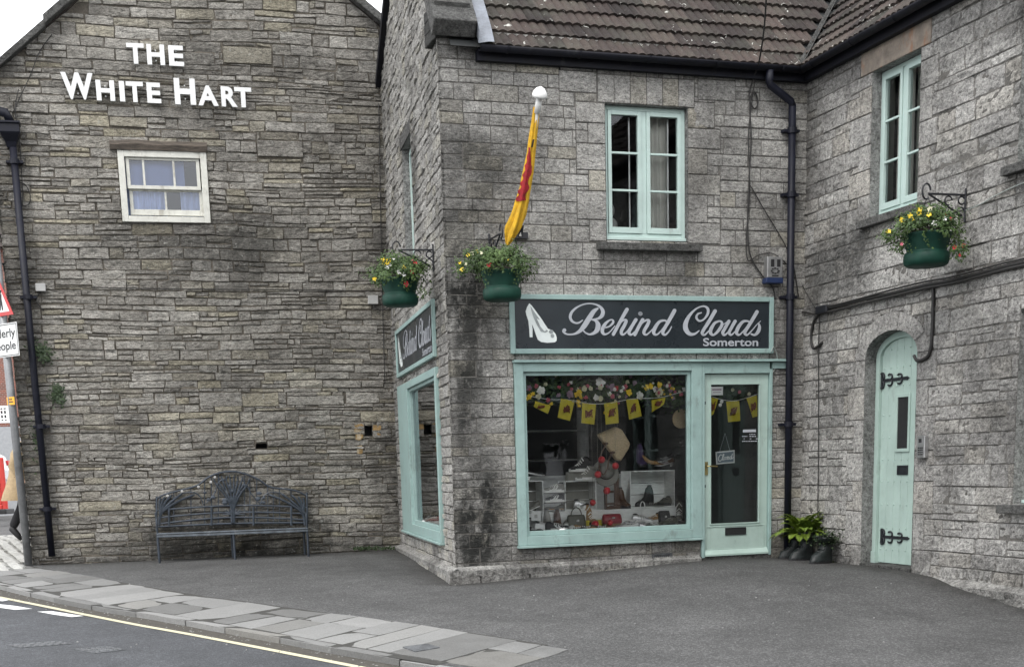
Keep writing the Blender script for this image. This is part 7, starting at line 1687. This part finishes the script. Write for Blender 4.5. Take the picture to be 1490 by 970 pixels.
# bunting
def lion(m_, c, sx, sy, d_, rg):   # a loose red scrawl like the printed emblem
    for k in range(9):
        a0 = rg.uniform(0, 6.28); pts = [c + FA.S*(sx*(.30 if k % 2 else .18)*(1 if k % 3 else -1)*math.cos(a0+t_*1.3)*(.4+.6*t_/4)) + FA.Z*(sy*(.26 if k % 2 else .15)*math.sin(a0+t_*1.9+k)*(.4+.6*t_/4)) + FA.N*d_ for t_ in range(5)]; m_.tube(pts, .006, 4)
def bunting(flags, d, label, line):
    rt = thing('bunting', label, 'bunting', FA.W(*line[0], d)); rg = random.Random(len(flags)); m_ = MB(); m_.tube(bez([FA.W(*p, d-.004) for p in line], 5), .003, 5); m_.build('string', M['white'], rt)
    for q in flags:
        P4 = [FA.W(*p, d) for p in q]; n = 6; vs = [P4[0].lerp(P4[1], i/n).lerp(P4[3].lerp(P4[2], i/n), j/n) + FA.N*(.008*math.sin(i*1.1+j*.4)) for j in range(n+1) for i in range(n+1)]
        m_ = MB(); m_.add(vs, [(j*(n+1)+i, j*(n+1)+i+1, (j+1)*(n+1)+i+1, (j+1)*(n+1)+i) for j in range(n) for i in range(n)]); f_ = m_.build('pennant', M['yellow'], rt, smooth=True)
        c_ = sum(P4, Vector())/4; m_ = MB(); lion(m_, c_, (P4[1]-P4[0]).length, (P4[0]-P4[3]).length, .014, rg); m_.build('printed_emblem', M['emblem'], f_)
bunting([[(779, 583), (801, 590), (797, 602), (776, 591)], [(816, 580), (836, 582), (829, 612), (811, 607)], [(847, 586), (867, 588), (864.5, 617.5), (845.5, 615)], [(879, 587), (898, 583), (900, 615), (881, 617.5)], [(911, 581), (928, 580), (933.5, 605), (915, 610.5)], [(948, 582), (968, 578), (966, 588), (948, 600)]], -.105, 'yellow bunting with red emblems hung along the top of the shop window', [(764, 575), (800, 581), (826, 581), (857, 587), (888, 586), (920, 580), (960, 578), (998, 568)])
bunting([[(1031.5, 577), (1045, 580), (1038, 602), (1031.5, 608)], [(1056.5, 584), (1075.5, 583), (1077, 612), (1059, 614)], [(1086, 579), (1101, 575), (1103, 605), (1094.5, 607.5)]], -.07, 'yellow bunting with red emblems inside the glass shop door', [(1031, 575), (1050, 581), (1068, 583), (1085, 579), (1103, 573)])
m_ = MB(); rg = random.Random(91)
for i in range(420):
    u_ = rg.uniform(1046, 1103); v_ = 560+abs(rg.gauss(0, 9)); c_ = FA.W(u_, min(v_, 584), rg.uniform(-.3, -.16)); a = rg.uniform(0, 6.28); t_ = FA.S*math.cos(a)+FA.Z*math.sin(a); b_ = (FA.Z*math.cos(a)-FA.S*math.sin(a))*.4; L_ = .03; m_.add([c_-t_*L_, c_+b_*L_, c_+t_*L_, c_-b_*L_], [(0, 1, 2, 3)], (rg.random(), 0, 0, 1))
gd = thing('leaf_garland', 'leafy garland with pale flowers at the top of the glass shop door', 'garland', FA.W(1075, 565, -.2)); m_.build('foliage', M['leaf_dark'], gd)
for (u_, v_, col) in ((1050, 584, 'white'), (1048, 589, 'white'), (1076, 570, 'pink'), (1066, 567, 'cream'), (1090, 573, 'cream')): m_ = MB(); m_.ball(FA.W(u_, v_, -.13), .022, 7, 5, (1, .5, 1)); m_.build('flower', M[col+'_petal'], gd)
m_ = MB(); q_ = FA.rect(-.034, (1034, 562), (1052, 562.5), (1052, 575), (1034, 574.5)); nt_ = thing('door_notice', 'small white notice at the top left of the glass shop door', 'notice', FA.P(q_[0], q_[2], -.034)); m_.box(FA, *q_, -.0365, -.034); m_.build('paper', M['white'], nt_); m_ = MB(); m_.box(FA, q_[0]+.02, q_[1]-.02, q_[2]+.055, q_[2]+.07, -.0338, -.0332); m_.box(FA, q_[0]+.03, q_[1]-.03, q_[2]+.03, q_[2]+.036, -.0338, -.0332); m_.build('print', M['mauve_petal'], nt_)
m_ = MB(); oh = thing('opening_hours', 'faint white opening hours lettering on the right of the glass shop door', 'lettering', FA.W(1090, 640, -.028)); q_ = FA.rect(-.028, (1081, 624.5), (1100, 624.5), (1100, 628.5), (1081, 628.5)); m_.box(FA, *q_, -.0285, -.0275); rg = random.Random(5)
for v_ in (631.5, 634.5, 638, 641.5):
    u_ = 1080
    while u_ < 1100:
        w_ = rg.uniform(1.2, 3.2)
        if rg.random() < .72: q_ = FA.rect(-.028, (u_, v_-.6), (u_+w_, v_-.6), (u_+w_, v_+.6), (u_, v_+.6)); m_.box(FA, *q_, -.0285, -.0275)
        u_ += w_+.8
m_.build('lettering', M['silver'], oh)
# closed sign
cs_ = thing('closed_sign', 'small slate sign reading Closed hanging inside the glass shop door', 'sign', FA.W(1055, 665, -.05)); q4 = [FA.px(*p, -.05) for p in ((1041.5, 657), (1068.8, 654.5), (1069, 673), (1042.5, 675.3))]
def cpt(x, y, d): 
    a = Vector(q4[3]).lerp(Vector(q4[2]), x); b = Vector(q4[0]).lerp(Vector(q4[1]), x); p = a.lerp(b, y); return FA.P(p.x, p.y, d)
m_ = MB(); m_.add([cpt(0, 0, -.05), cpt(1, 0, -.05), cpt(1, 1, -.05), cpt(0, 1, -.05), cpt(0, 0, -.06), cpt(1, 0, -.06), cpt(1, 1, -.06), cpt(0, 1, -.06)], [(0, 1, 2, 3), (7, 6, 5, 4), (0, 4, 5, 1), (1, 5, 6, 2), (2, 6, 7, 3), (3, 7, 4, 0)]); m_.build('board', M['white'], cs_)
M['slate'] = plain('blue_slate', (.17, .21, .25), .7, var=.2)
m_ = MB(); m_.add([cpt(.06, .10, -.0485), cpt(.94, .10, -.0485), cpt(.94, .90, -.0485), cpt(.06, .90, -.0485)], [(0, 1, 2, 3)]); m_.build('slate_face', M['slate'], cs_)
def cs2(x, y, d): return cpt(x/100, 1-y/100, d)
m_ = MB()
for i, (p, w_) in enumerate((([(30, 30), (24, 26), (15, 42), (12, 62), (17, 76), (26, 70), (33, 58)], 3), ([(33, 58), (42, 30), (38, 24), (34, 50), (35, 70), (42, 62)], 2.6), ([(50, 48), (43, 50), (42, 64), (48, 68), (53, 56), (50, 48), (58, 52)], 2.4), ([(58, 52), (60, 44), (61, 58), (58, 68), (55, 66)], 2.4), ([(61, 62), (68, 52), (66, 46), (62, 56), (65, 68), (73, 60)], 2.4), ([(82, 50), (76, 47), (72, 60), (76, 68), (82, 56)], 2.4), ([(88, 26), (83, 48), (82, 66), (88, 62), (92, 54)], 2.6))):
    ribbon(m_, cs2, p, [w_*.9]*len(p), -.047+.0003*i)
m_.build('lettering', M['white'], cs_)
m_ = MB(); m_.tube([cpt(.22, 1.0, -.056), FA.W(1055, 630, -.05)], .002, 4); m_.tube([cpt(.76, 1.0, -.056), FA.W(1055, 630, -.05)], .002, 4); m_.build('cord', M['silver'], cs_)
# a pale round item hanging at the right, and dim shop fittings
m_ = MB(); c_ = FA.W(991, 609, -.3); m_.tube([c_-FA.N*.01, c_+FA.N*.01], [.11, .11], 20); tag(m_.build('round_bag', M['straw'], loc=c_), 'pale round item hanging at the right edge of the shop window', 'bag')
m_ = MB(); 
for k in range(5): m_.box(FA, 1.2, 3.4, -.8+.42*k, -.78+.42*k, -4.9, -4.55)
for s_ in (1.2, 2.3, 3.38): m_.box(FA, s_-.02, s_+.02, -1.17, .95, -4.9, -4.54)
tag(m_.build('shelf_unit', M['crate']), 'dim shelving unit at the back of the shop', 'shelves')
m_ = MB(); m_.box(FA, 1.9, 3.3, -1.17, -.2, -3.4, -2.8); m_.box(FA, 1.85, 3.35, -.199, -.16, -3.45, -2.75); tag(m_.build('shop_counter', M['crate']), 'dim counter in the middle of the shop', 'counter')
